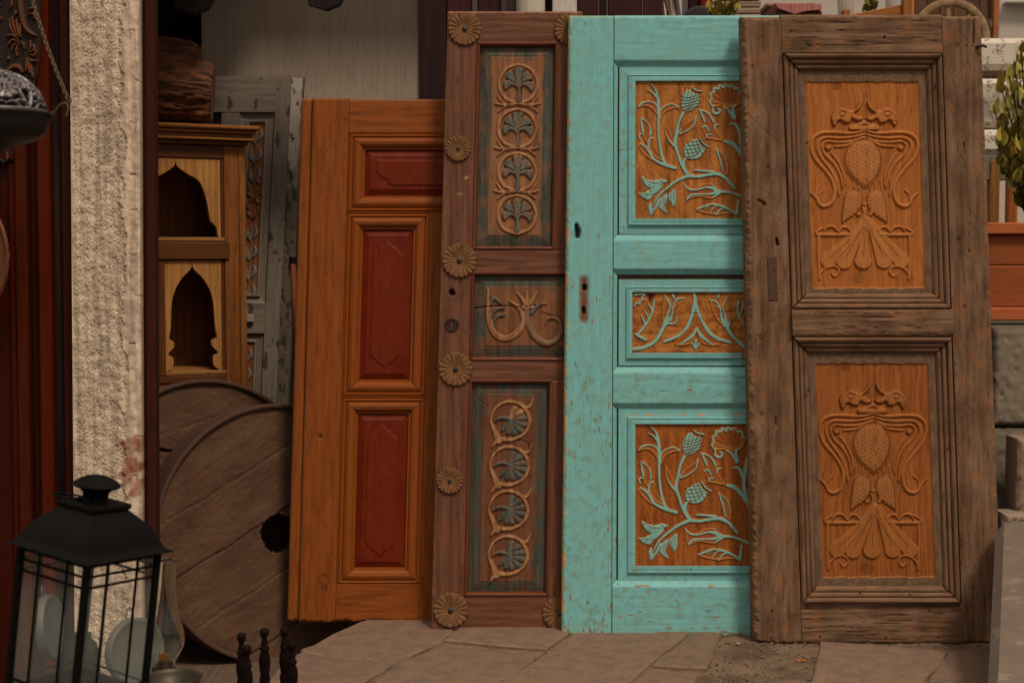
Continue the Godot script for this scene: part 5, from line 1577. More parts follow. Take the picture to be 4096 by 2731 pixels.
		m.box(Vector3((q[0] - 2048) / FL * 5.7 - 0.2, -0.15, q[2]), Vector3((q[1] - 2048) / FL * 5.7 - 0.2, 2.75, q[2] - 0.04), 0.003)
		part("plank", m, M.gloss, tf)
	var pole := MB.new(); pole.tint = Color(0.56, 0.51, 0.42)
	pole.lathe([[0.056, 0.0], [0.056, 2.75]], 28)
	var po := part("cream_pole", pole, M.paint, self)
	po.position = Vector3((2121 - 2048) / FL * 5.55, 0, -5.55)
	tag(po, "round cream painted pole rising behind the rosette door", "pole")
	var wb := MB.new(); wb.tint = Color(0.60, 0.55, 0.50)
	wb.box(Vector3(-0.047, 0, 0), Vector3(0.047, 2.75, -0.03), 0.004)
	po = part("white_board", wb, M.paint, self)
	po.position = Vector3((2254 - 2048) / FL * 5.6, 0, -5.55)
	tag(po, "flat off-white upright board between the rosette and turquoise doors", "board")

	# ---- the terrace behind, its wall of concrete blocks
	w = MB.new(); w.tint = Color(0.25, 0.22, 0.19)
	w.box(Vector3(0.62, -0.15, -4.98), Vector3(12, 1.0, -14), 0.01)
	tag(part("terrace", w, M.stone, self), "raised terrace behind the doors", "", "", "structure")
	var bw := thing("block_wall", "low wall of rough grey concrete blocks right of the brown door", "wall", at(Vector3(1.7, 0, -4.80)))
	var bt := Color(0.255, 0.215, 0.165)
	for row in 3:
		for c in 5:
			var rr := Rel.new().setup(0, 0, 0.53, 0.334, 0.0085, 0.0, bt * rng.randf_range(0.88, 1.06))
			nz.seed = 60 + row * 7 + c; nz.frequency = 22.0
			rr.noise(nz, 0.006, 1, 1, 0)
			nz.frequency = 80.0
			for id in rr.H.size():
				var nn := nz.get_noise_2d((id % rr.w) * rr.cs, (id / rr.w) * rr.cs)
				if nn > 0.35: rr.H[id] -= (nn - 0.35) * 0.03
			rr.tone(nz, 0.5, 0.14, 0.14, 0, Color(0.20, 0.17, 0.13))
			nz.frequency = 30.0
			rr.edges(nz, 0.018, 0.016, "LRTB", Color(0.14, 0.11, 0.085))
			var xo := -1.15 + c * 0.54 + (row % 2) * 0.27; var yo := 1.012 - row * 0.344
			var mp := func(p: Vector3) -> Vector3: return Vector3(p.x + xo, yo - p.y, p.z)
			rel_parts(rr, mp, M.grit, bw, true, -0.16, "concrete_block")
	# the sloping stone cheek of the steps
	var ch := thing("step_cheek", "sloping grey stone cheek of the steps, smeared with white paint", "stone block", at(P(4010, 2600, 4.1)))
	var o2 := ch.position
	var ring := []
	for q in [[4.56, 4020, 2092, 4140, 2080], [4.3, 4012, 2300, 4260, 2290], [4.02, 4004, 2520, 4330, 2510], [3.75, 3992, 2790, 4400, 2780], [3.5, 3985, 3010, 4480, 3000]]:
		ring.append([P(q[1], q[2], q[0]) - o2, P(q[3], q[4], q[0]) - o2])
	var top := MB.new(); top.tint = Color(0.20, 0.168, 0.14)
	for s in ring.size() - 1:
		var a: Vector3 = ring[s][0]; var c: Vector3 = ring[s][1]; var e: Vector3 = ring[s + 1][0]; var f: Vector3 = ring[s + 1][1]
		top.poly([e, f, c, a])
		var l := Vector3(-0.028, -0.03, 0.0)
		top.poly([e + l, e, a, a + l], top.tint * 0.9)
		var dn := Vector3(-0.006, 0, 0)
		var ab: Vector3 = a + l + dn; ab.y = -0.15 - o2.y
		var eb: Vector3 = e + l + dn; eb.y = -0.15 - o2.y
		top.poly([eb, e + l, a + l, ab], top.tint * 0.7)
	var a0: Vector3 = ring[0][0]; var c0: Vector3 = ring[0][1]
	top.poly([a0, c0, Vector3(c0.x, -0.15 - o2.y, c0.z), Vector3(a0.x - 0.03, -0.15 - o2.y, a0.z)])
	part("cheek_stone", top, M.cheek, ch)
	var rc := Rel.new().setup(0, 0, 0.34, 0.07, 0.006, 0.0, Color(0.30, 0.23, 0.18))
	nz.frequency = 25.0
	rc.noise(nz, 0.014, 1, 1, 0)
	rc.edges(nz, 0.02, 0.02, "LRTB")
	var lip := P(4022, 2058, 4.58) - o2
	var mpl := func(p: Vector3) -> Vector3: return lip + Vector3(p.x, -p.y * 0.8, p.z - p.y * 0.2)
	rel_parts(rc, mpl, M.grit, ch, true, -0.1, "broken_lip")
	var sp := Rel.new().setup(0, 0, 0.30, 0.30, 0.008, 0.0, Color(0.28, 0.205, 0.155))
	nz.frequency = 22.0
	sp.noise(nz, 0.012, 1, 1, 0)
	sp.edges(nz, 0.016, 0.014, "LT")
	var cor := P(4078, 1757, 4.62)
	var stn := thing("pink_stone_block", "rough pinkish stone block standing on the steps at the right edge", "stone block", at(cor + Vector3(0.15, -0.27, 0)))
	var mps := func(p: Vector3) -> Vector3: return Vector3(p.x - 0.15, 0.27 - p.y, p.z)
	rel_parts(sp, mps, M.grit, stn, true, -0.12, "stone_face")
	# far plastered wall
	w = MB.new(); w.tint = Color(0.55, 0.50, 0.45)
	w.box(Vector3(0.62, 0.9, -10.2), Vector3(14, 4.2, -10.5), 0.0)
	tag(part("plastered_wall", w, M.grit, self), "pale plastered wall behind the terrace", "", "", "structure")

# ---------------------------------------------------------------- things standing about
func glass(a: float, tint := Color(0.9, 0.95, 0.92)) -> StandardMaterial3D:
	var m := StandardMaterial3D.new()
	m.albedo_color = Color(tint.r, tint.g, tint.b, a)
	m.transparency = BaseMaterial3D.TRANSPARENCY_ALPHA
	m.roughness = 0.04
	m.metallic_specular = 0.16
	return m

func arch_board(b: MB, pts: Array, x0: float, x1: float, y0: float, y1: float, s: float, z: float) -> void:   # a board with an ogee cut out of its foot; pts from the apex down the right side, in photo units
	var right := PackedVector2Array()
	var ax: float = pts[0]
	for k in range(0, pts.size(), 2): right.append(Vector2(pts[k], pts[k + 1]))
	var out := PackedVector2Array([Vector2(x0, y1), Vector2(x0, y0), Vector2(x1, y0), Vector2(x1, y1)])
	for k in range(right.size() - 1, -1, -1): out.append(right[k])
	for k in range(1, right.size()): out.append(Vector2(2 * ax - right[k].x, right[k].y))
	for k in out.size(): out[k] = Vector2((out[k].x - ax) * s * 1.035, (y1 - out[k].y) * s)
	b.disc_prism(out, z - 0.024, z)

func smooth_pts(pts: Array, sub := 5) -> Array:
	var o := []
	var n := pts.size() / 2
	for k in n - 1:
		var a := Vector2(pts[maxi(k - 1, 0) * 2], pts[maxi(k - 1, 0) * 2 + 1]); var b := Vector2(pts[k * 2], pts[k * 2 + 1])
		var c := Vector2(pts[k * 2 + 2], pts[k * 2 + 3]); var e := Vector2(pts[mini(k + 2, n - 1) * 2], pts[mini(k + 2, n - 1) * 2 + 1])
		for s in sub:
			var p := b.cubic_interpolate(c, a, e, float(s) / sub)
			o.append_array([p.x, p.y])
	o.append_array([pts[-2], pts[-1]])
	return o

func cupboard() -> void:
	var d := 5.42; var s := d / FL
	var pos := P(778, 1640, d); pos.y = -0.14
	var t := thing("arched_cupboard", "orange pine cupboard with two ogee-arched niches and a moulded cornice", "cupboard", at(pos, Basis(Vector3.UP, deg_to_rad(27.0))))
	var yb := lv(d, 1500) + 0.14          # local height of y = 1500
	var Y := func(y: float) -> float: return yb + (1500 - y) * s
	var X := func(x: float) -> float: return (x - 778) * s * 1.035
	var bx := func(called: String, x0: float, x1: float, y0: float, y1: float, z0: float, z1: float, col: Color, ay := true, ch := 0.003) -> MeshInstance3D:
		var b := MB.new(); b.tint = col; b.along_y = ay; b.uvo = Vector2(rng.randf(), rng.randf())
		b.box(Vector3(X.call(x0), Y.call(y1), z0), Vector3(X.call(x1), Y.call(y0), z1), ch)
		return part(called, b, M.wood, t)
	var red := Color(0.125, 0.040, 0.014); var pine := Color(0.47, 0.225, 0.068); var amber := Color(0.27, 0.105, 0.024)
	bx.call("side", 975, 990, 585, 1700, -0.30, -0.002, amber)
	bx.call("side", 480, 495, 585, 1700, -0.30, -0.002, amber)
	bx.call("back", 496, 974, 585, 1700, -0.30, -0.285, Color(0.21, 0.075, 0.02))
	bx.call("stile", 904, 962, 582, 1700, -0.022, 0.0, Color(0.25, 0.09, 0.022))
	bx.call("edge_strip", 962.5, 988, 582, 1700, -0.022, 0.002, amber)
	bx.call("stile", 890, 903.5, 640, 1500, -0.03, -0.004, red)
	bx.call("stile", 620, 670, 1042, 1500, -0.022, 0.0, red)
	bx.call("stile", 495, 560, 582, 1700, -0.022, 0.0, red)
	bx.call("rail", 560, 903, 584, 638, -0.022, -0.001, red, false)
	bx.call("rail", 500, 922, 968, 1040, -0.02, 0.008, red * 1.1, false, 0.005)
	bx.call("rail", 560, 903, 1501, 1530, -0.02, 0.0, red, false)
	bx.call("panel", 560, 903, 1531, 1700, -0.02, -0.006, amber)
	bx.call("shelf", 496, 974, 950, 966, -0.285, -0.003, pine * 0.7, false)
	bx.call("shelf", 496, 974, 1484, 1500, -0.285, -0.003, pine * 0.7, false)
	for q in [[0.060, 507, 524, 14], [0.046, 524, 540, 6], [0.034, 540, 556, 2], [0.040, 556, 566, 4], [0.018, 566, 582, -2]]:
		var m := bx.call("cornice_moulding", 470 - q[0] / s * 0.3, 985 + q[0] / s * 0.75, q[1], q[2] + 0.5, -0.31, q[0], amber * (1.0 if q[3] > 3 else 0.85), false, 0.006) as MeshInstance3D
	var b := MB.new(); b.tint = pine; b.uvo = Vector2(0.3, 0.1)
	arch_board(b, smooth_pts([719, 648, 727, 672, 765, 700, 811, 730, 837, 802, 849, 878, 862, 894, 875, 914, 878, 940, 886, 950]), 548, 890, 640, 952, s, -0.006)
	var o := part("arch_board", b, M.wood, t); o.position = Vector3(X.call(719.0), Y.call(952.0), 0)
	b = MB.new(); b.tint = pine; b.uvo = Vector2(0.8, 0.4)
	arch_board(b, smooth_pts([777, 1052, 784, 1077, 814, 1108, 840, 1149, 854, 1190, 859, 1230, 864, 1312, 870, 1350, 852, 1364, 851, 1384, 874, 1412, 856, 1428, 857, 1462, 876, 1480]), 670.5, 889.5, 1043, 1484, s, -0.006)
	o = part("arch_board", b, M.wood, t); o.position = Vector3(X.call(777.0), Y.call(1484.0), 0)

func logs() -> void:
	for q in [["bark_log", "thick reddish bark-covered log lying on top of the cupboard", 850.0, 252.0, 508.0, 5.50, 0.122, 1], ["bark_log", "second bark-covered log lying behind and above the first, in shadow", 795.0, 160.0, 440.0, 5.72, 0.137, 2]]:
		var r := Rel.new().setup(0, 0, 360, 130, 2.0, 0.0, Color(0.15, 0.062, 0.035))
		nz.seed = 80 + q[7]; nz.frequency = 0.03
		var rad: float = q[6]
		for yy in r.h:
			for xx in r.w:
				var u := xx * r.cs; var v := yy * r.cs
				var a := deg_to_rad(u)
				var n1 := nz.get_noise_3d(cos(a) * 30, sin(a) * 30, v * 0.35)
				var n2 := nz.get_noise_3d(cos(a) * 170, sin(a) * 170, v * 1.6)
				r.H[yy * r.w + xx] = n1 * 0.016 + n2 * 0.012 - (0.006 if absf(n2) < 0.05 else 0.0)
				r.C[yy * r.w + xx] = Color(0.20, 0.075, 0.038).lerp(Color(0.07, 0.035, 0.024), clampf(0.5 - n2 * 1.6, 0, 1))
		var mp := func(p: Vector3) -> Vector3:
			var a := deg_to_rad(p.x)
			var e := minf(1.0, sqrt(maxf(0.0, (130.0 - p.y)) / 8.0)) * 0.2 + 0.8
			return Vector3(p.y * 0.006 - 0.78, cos(a) * (rad * e + p.z), sin(a) * (rad * e + p.z))
		var pos := P(q[2], (q[3] + q[4]) / 2, q[5])
		var t := thing(q[0], q[1], "log", at(pos, Basis(Vector3(0, 0, 1), deg_to_rad(-4.0)) * Basis(Vector3.UP, deg_to_rad(8.0))), "logs on the cupboard")
		rel_parts(r, mp, M.rough, t, false, NAN, "bark")
		var c := MB.new(); c.tint = Color(0.14, 0.07, 0.04)
		var ring := []
		for k in 24:
			var a := TAU * k / 24
			ring.append(Vector3(0, cos(a) * rad * 0.84, sin(a) * rad * 0.84))
		c.poly(ring)
		var ce := part("cut_end", c, M.rough, t)

func grey_door() -> void:
	var f := leaf(5.82, 1010, 1745, 300, -0.048, -0.048, 800, 1215)
	var t := thing("grey_carved_door", "old grey peeling door with a carved leaf strip, leaning in the shade behind the cupboard", "door", at(P(1010, 1745, 5.82), cam.basis))
	var c := Color(0.19, 0.158, 0.13)
	var o := {"col": c, "th": 0.04, "rough": 0.0015, "tone": [0.6, Color(0.13, 0.11, 0.095)], "wear": Color(0.09, 0.07, 0.055), "wd": 9.0, "dp": 0.006, "cell": 6.0}
	var chips := func(r: Rel) -> void:
		nz.frequency = 0.012
		for yy in r.h:
			for xx in r.w:
				var n := nz.get_noise_2d(xx * r.cs * 1.2 + r.x0, (yy * r.cs + r.y0) * 0.5)
				if n > 0.42: r.H[yy * r.w + xx] -= 0.003; r.C[yy * r.w + xx] = Color(0.06, 0.045, 0.035)
	var strip := func(r: Rel) -> void:
		nz.frequency = 0.02
		for yy in r.h:
			for xx in r.w:
				var y := yy * r.cs
				var n := nz.get_noise_2d(xx * r.cs * 1.5, y * 0.6)
				var id := yy * r.w + xx
				r.C[id] = Color(0.40, 0.36, 0.31).lerp(Color(0.10, 0.085, 0.07), clampf((y - 330) / 120.0 + n * 1.2, 0, 1))
				if n > 0.25 + 0.2 * (1 - minf(1.0, y / 500.0)): r.H[id] -= 0.004; r.C[id] = Color(0.05, 0.042, 0.036)
	backing(f, t, 700, 310, 1200, 1730, -0.025, -0.038, M.wood, Color(0.05, 0.04, 0.035))
	board(f, t, "stile", 1106, 302, 1166, 1745, M.paint, o.merged({"sides": "T", "pre": chips}))
	board(f, t, "peeling_edge", 1167, 305, 1214, 1745, M.paint, o.merged({"sides": "TR", "pre": strip, "z": 0.003}))
	board(f, t, "stile", 690, 300, 815, 1745, M.paint, o.merged({"sides": "TL"}))
	board(f, t, "rail", 816, 300, 1105, 448, M.paint, o.merged({"flat": true, "sides": "T", "pre": chips}))
	board(f, t, "rail", 816, 1214, 1105, 1330, M.paint, o.merged({"flat": true, "sides": "N", "pre": chips}))
	board(f, t, "mullion", 892, 449, 962, 1213, M.paint, o.merged({"sides": "N", "z": -0.002}))
	var prof := [[0, 0.0], [5, -0.012], [26, -0.016], [28, -0.006], [36, -0.004], [42, -0.012]]
	for q in [[963, 449, 1105, 1213, 0], [963, 1331, 1105, 1745, 1]]:
		frame(f, t, q[0], q[1], q[2], q[3], prof, M.paint, c * 1.05, "TBLR", 0.0)
		var r := Rel.new().setup(q[0] + 41, q[1] + 41, q[2] - 41, q[3] - 41, 3.2, -0.013, Color(0.24, 0.085, 0.03))
		r.z0 = -0.013
		r.sc = 1; r.ox = q[0] + 41; r.oy = q[1] + 41
		var lb := r.lab("carved_leaf")
		var g := Color(0.21, 0.18, 0.155)
		for k in 9:
			var y := 20.0 + k * 78
			if k == 3 or k == 4:
				for e in 6: r.st([30 + cos(e * 1.05) * 22, y + 10 + sin(e * 1.05) * 34, 30 + cos(e * 1.05 + 0.5) * 26, y + 10 + sin(e * 1.05 + 0.5) * 40], [14, 14], 0.007, 1, Color(0.17, 0.085, 0.04), g, lb)
				continue
			r.st([30, y + 78, 30, y], [8, 5], 0.006, 0, g, g * 0.6, lb)
			r.st([30, y + 60, 48, y + 30, 44, y + 4], [6, 22, 4], 0.007, 0, g, g * 0.6, lb); r.st([30, y + 66, 14, y + 38, 12, y + 10], [6, 22, 4], 0.007, 0, g, g * 0.6, lb)
			r.st([32, y + 58, 46, y + 16], [4, 3], 0.003, 2, g, g * 0.4); r.st([28, y + 60, 13, y + 22], [4, 3], 0.003, 2, g, g * 0.4)
		rel_parts(r, f.m, M.carved, t, true, NAN, "carved_panel")
	var b := MB.new(); b.tint = Color(0.3, 0.26, 0.22)
	var a := f.m(Vector3(1040, 1273, 0))
	b.box(a + Vector3(-0.022, -0.016, 0.0), a + Vector3(0.022, 0.016, 0.02), 0.003)
	part("latch_block", b, M.paint, t)

func plank_wheel(label: String, cx: float, cy: float, d: float, R: float, yaw: float, joint: float, sd: int) -> void:
	var c := P(cx, cy, d)
	var t := thing("plank_wheel", label, "wheel", at(c, Basis(Vector3.UP, deg_to_rad(yaw)) * Basis(Vector3.RIGHT, deg_to_rad(-7.0))), "solid wooden cart wheels")
	var n := 0.0055
	var r := Rel.new().setup(-R, -R, R, R, n, 0.0, Color(0.125, 0.072, 0.045))
	nz.seed = sd; nz.frequency = 7.0
	var n2 := FastNoiseLite.new(); n2.seed = sd + 1; n2.frequency = 42.0; n2.fractal_octaves = 4
	var dirv := Vector2(cos(joint), sin(joint)); var nor := Vector2(-dirv.y, dirv.x)
	var lbs := []
	for k in 5: lbs.append(r.lab("plank"))
	for yy in r.h:
		for xx in r.w:
			var p := Vector2(xx * r.cs - R, yy * r.cs - R)
			var id := yy * r.w + xx
			var u := p.dot(dirv); var v := p.dot(nor) + 0.008 * nz.get_noise_2d(u * 0.6, 3.0)
			var pk := clampi(int(floor((v + 0.06) / 0.185 + 2.0)), 0, 4)
			var e := absf(fposmod(v + 0.06, 0.185) - 0.0925) - 0.0925
			var hew := n2.get_noise_2d(u * 0.8, v * 1.5)
			r.L[id] = lbs[pk]
			r.H[id] = hew * 0.0022 + nz.get_noise_2d(u * 0.9, v * 1.6) * 0.004 + (pk % 2) * 0.003
			if e > -0.0024: r.H[id] -= 0.006
			var m := clampf(0.4 + nz.get_noise_2d(u * 0.5 + 7, v) * 0.9 + hew * 0.15, 0, 1)
			r.C[id] = r.C[id].lerp(Color(0.075, 0.040, 0.026), m).lerp(Color(0.13, 0.056, 0.027), clampf(n2.get_noise_2d(u * 0.3 + 5, v * 0.6) * 1.6 - 0.1, 0, 0.7))
			var l := p.length()
			if l > R * 0.995: r.H[id] = -1.0
			elif p.length() < 0.062 + 0.012 * n2.get_noise_2d(p.x * 0.25, p.y * 0.25): r.H[id] = -1.0
	r.sc = 1; r.ox = 0; r.oy = 0
	if sd == 202: r.st([-0.33, -0.22, -0.2, -0.17, -0.12, -0.15, 0.0, -0.13], [0.010, 0.016, 0.010, 0.006], 0.02, 2, Color.BLACK, Color(0.02, 0.012, 0.01))
	var mp := func(p: Vector3) -> Vector3: return Vector3(p.x, -p.y, p.z)
	var ms := r.emit(mp, false, Vector2(0.3, 0.2), NAN, -0.1)
	for k in ms:
		var pm: MB = ms[k]
		for e in pm.t.size(): pm.t[e] = Vector2(Vector2(pm.v[e].x, -pm.v[e].y).dot(nor) + k * 0.37, Vector2(pm.v[e].x, -pm.v[e].y).dot(dirv) + k * 0.21)
		part("plank", pm, M.rough, t)
	var bk := MB.new(); bk.tint = Color(0.06, 0.04, 0.03)      # the back of the planks, with the hub hole through
	for k in 40:
		var a0 := TAU * k / 40; var a1 := TAU * (k + 1) / 40
		bk.poly([Vector3(cos(a1) * 0.075, sin(a1) * 0.075, -0.06), Vector3(cos(a1) * R, sin(a1) * R, -0.06), Vector3(cos(a0) * R, sin(a0) * R, -0.06), Vector3(cos(a0) * 0.08, sin(a0) * 0.08, -0.06)])
		bk.poly([Vector3(cos(a1) * 0.08, sin(a1) * 0.08, 0.0), Vector3(cos(a1) * 0.075, sin(a1) * 0.075, -0.06), Vector3(cos(a0) * 0.08, sin(a0) * 0.08, -0.06), Vector3(cos(a0) * 0.08, sin(a0) * 0.08, 0.0)])
	part("hub_hole", bk, M.rough, t)
	var rim := MB.new(); rim.tint = Color(0.085, 0.036, 0.024)
	rim.lathe([[R - 0.006, -0.125], [R + 0.004, -0.125], [R + 0.006, -0.11], [R + 0.006, 0.008], [R + 0.003, 0.014], [R - 0.008, 0.014], [R - 0.012, 0.004]], 72)
	var o := part("iron_tyre", rim, M.rust, t)
	o.rotation.x = PI / 2

func lantern() -> void:
	var up := Basis(Vector3(0, 0, 1), deg_to_rad(-6.5))
	var eave := P(362, 2172, 3.0)
	var pos := eave - up.y * 0.325
	var t := thing("black_lantern", "large black metal candle lantern with a curved hip roof, leaning slightly", "lantern", at(pos, up * Basis(Vector3.UP, deg_to_rad(14.0 - 45.0))))
	var blk := Color(0.0055, 0.005, 0.005)
	var B := func(called: String, a: Vector3, b: Vector3, ch := 0.001) -> void:
		var m := MB.new(); m.tint = blk
		m.box(a, b, ch)
		part(called, m, M.iron_paint, t)
	var roof := MB.new(); roof.tint = blk
	var prof := [[0.1265, 0.317], [0.1265, 0.319], [0.117, 0.3215], [0.1095, 0.328], [0.1045, 0.338], [0.0995, 0.351], [0.092, 0.366], [0.081, 0.382], [0.068, 0.396], [0.058, 0.407], [0.052, 0.413], [0.050, 0.418]]
	for k in 4:
		var a := Basis(Vector3.UP, PI / 2 * k)
		var k0 := roof.v.size()
		for j in prof.size():
			var p = prof[j]; var q = prof[mini(j + 1, prof.size() - 1)]; var o = prof[maxi(j - 1, 0)]
			var nn := a * Vector3(0, o[0] - q[0], q[1] - o[1]).normalized()
			for s in [-1.0, 1.0]:
				roof.v.append(a * Vector3(p[0] * s, p[1], p[0])); roof.n.append(nn); roof.c.append(blk); roof.t.append(Vector2(p[0] * s, p[1]))
		for j in prof.size() - 1:
			var q := k0 + j * 2
			roof.tri(q, q + 1, q + 3); roof.tri(q, q + 3, q + 2)
	roof.poly([Vector3(-0.1245, 0.317, -0.1245), Vector3(0.1245, 0.317, -0.1245), Vector3(0.1245, 0.317, 0.1245), Vector3(-0.1245, 0.317, 0.1245)])
	var low := Transform3D(Basis.from_scale(Vector3(0.97, 0.86, 0.97)), Vector3(0, 0.317 * 0.14, 0))
	part("roof", roof, M.iron_paint, t).transform = low
	B.call("collar", Vector3(-0.054, 0.403, -0.054), Vector3(0.054, 0.414, 0.054), 0.002)
	var vent := MB.new(); vent.tint = blk
	for k in 9:                                             # a ring of uprights leaves the vent holes open
		var a0 := TAU * k / 9
		var c := Vector3(cos(a0), 0, sin(a0)) * 0.0255
		vent.hull(c + Vector3(0, 0.4255, 0), Vector3(-sin(a0), 0, cos(a0)) * 0.0052, Vector3(0, 0.004, 0), Vector3(cos(a0), 0, sin(a0)) * 0.0008, 0.0002)
	vent.lathe([[0.027, 0.413], [0.0262, 0.422], [0.023, 0.422]], 32); vent.lathe([[0.023, 0.429], [0.0265, 0.429], [0.0275, 0.434], [0.034, 0.441]], 32)
	part("vent", vent, M.iron_paint, t)
	var cap := MB.new(); cap.tint = blk
	cap.lathe([[0.0001, 0.436], [0.034, 0.441], [0.046, 0.446], [0.0505, 0.4495], [0.0495, 0.452], [0.043, 0.457], [0.034, 0.463], [0.022, 0.468], [0.010, 0.4705], [0.0001, 0.471]], 40)
	part("cap", cap, M.iron_paint, t)
	var ring := MB.new(); ring.tint = blk
	var pts := []
	for k in 25: pts.append(Vector3(-0.062 + cos(TAU * k / 24) * 0.034, 0.433 + 0.004 * sin(TAU * k / 24), 0.02 + sin(TAU * k / 24) * 0.034))
	ring.tube(pts, [0.0028], 8, false)
	part("ring_handle", ring, M.iron_paint, t).transform = low
	var h := 0.098
	for x in [-1.0, 1.0]:
		for z in [-1.0, 1.0]: B.call("post", Vector3(x * h - 0.0065, 0.012, z * h - 0.0065), Vector3(x * h + 0.0065, 0.318, z * h + 0.0065))
	for k in 4:
		var a := Basis(Vector3.UP, PI / 2 * k)
		for x in [-0.042, 0.042]:
			var m := MB.new(); m.tint = blk
			m.hull(a * Vector3(x, 0.165, h), a * Vector3(0.0022, 0, 0), a * Vector3(0, 0.153, 0), a * Vector3(0, 0, 0.002), 0.0005)
			part("glazing_bar", m, M.iron_paint, t)
		for y in [0.262, 0.285, 0.306, 0.030]:
			var m := MB.new(); m.tint = blk
			m.hull(a * Vector3(0, y, h), a * Vector3(h - 0.006, 0, 0), a * Vector3(0, 0.0022, 0), a * Vector3(0, 0, 0.0026), 0.0005)
			part("glazing_bar", m, M.iron_paint, t)
		var g := MB.new()
		g.hull(a * Vector3(0, 0.165, h - 0.004), a * Vector3(h - 0.007, 0, 0), a * Vector3(0, 0.15, 0), a * Vector3(0, 0, 0.0008), 0.0)
		part("glass_pane", g, M.pane, t)
	B.call("base", Vector3(-0.112, 0.0, -0.112), Vector3(0.112, 0.012, 0.112), 0.003)
	# what carries it, below the picture
	var b := MB.new(); b.tint = Color(0.10, 0.06, 0.035)
	b.box(Vector3(-0.09, -0.45, -0.09), Vector3(0.09, -0.002, 0.09), 0.004)
	var cr := part("wooden_block", b, M.wood, self)
	cr.transform = at(pos, up)
	tag(cr, "plain wooden block under the black lantern", "block")

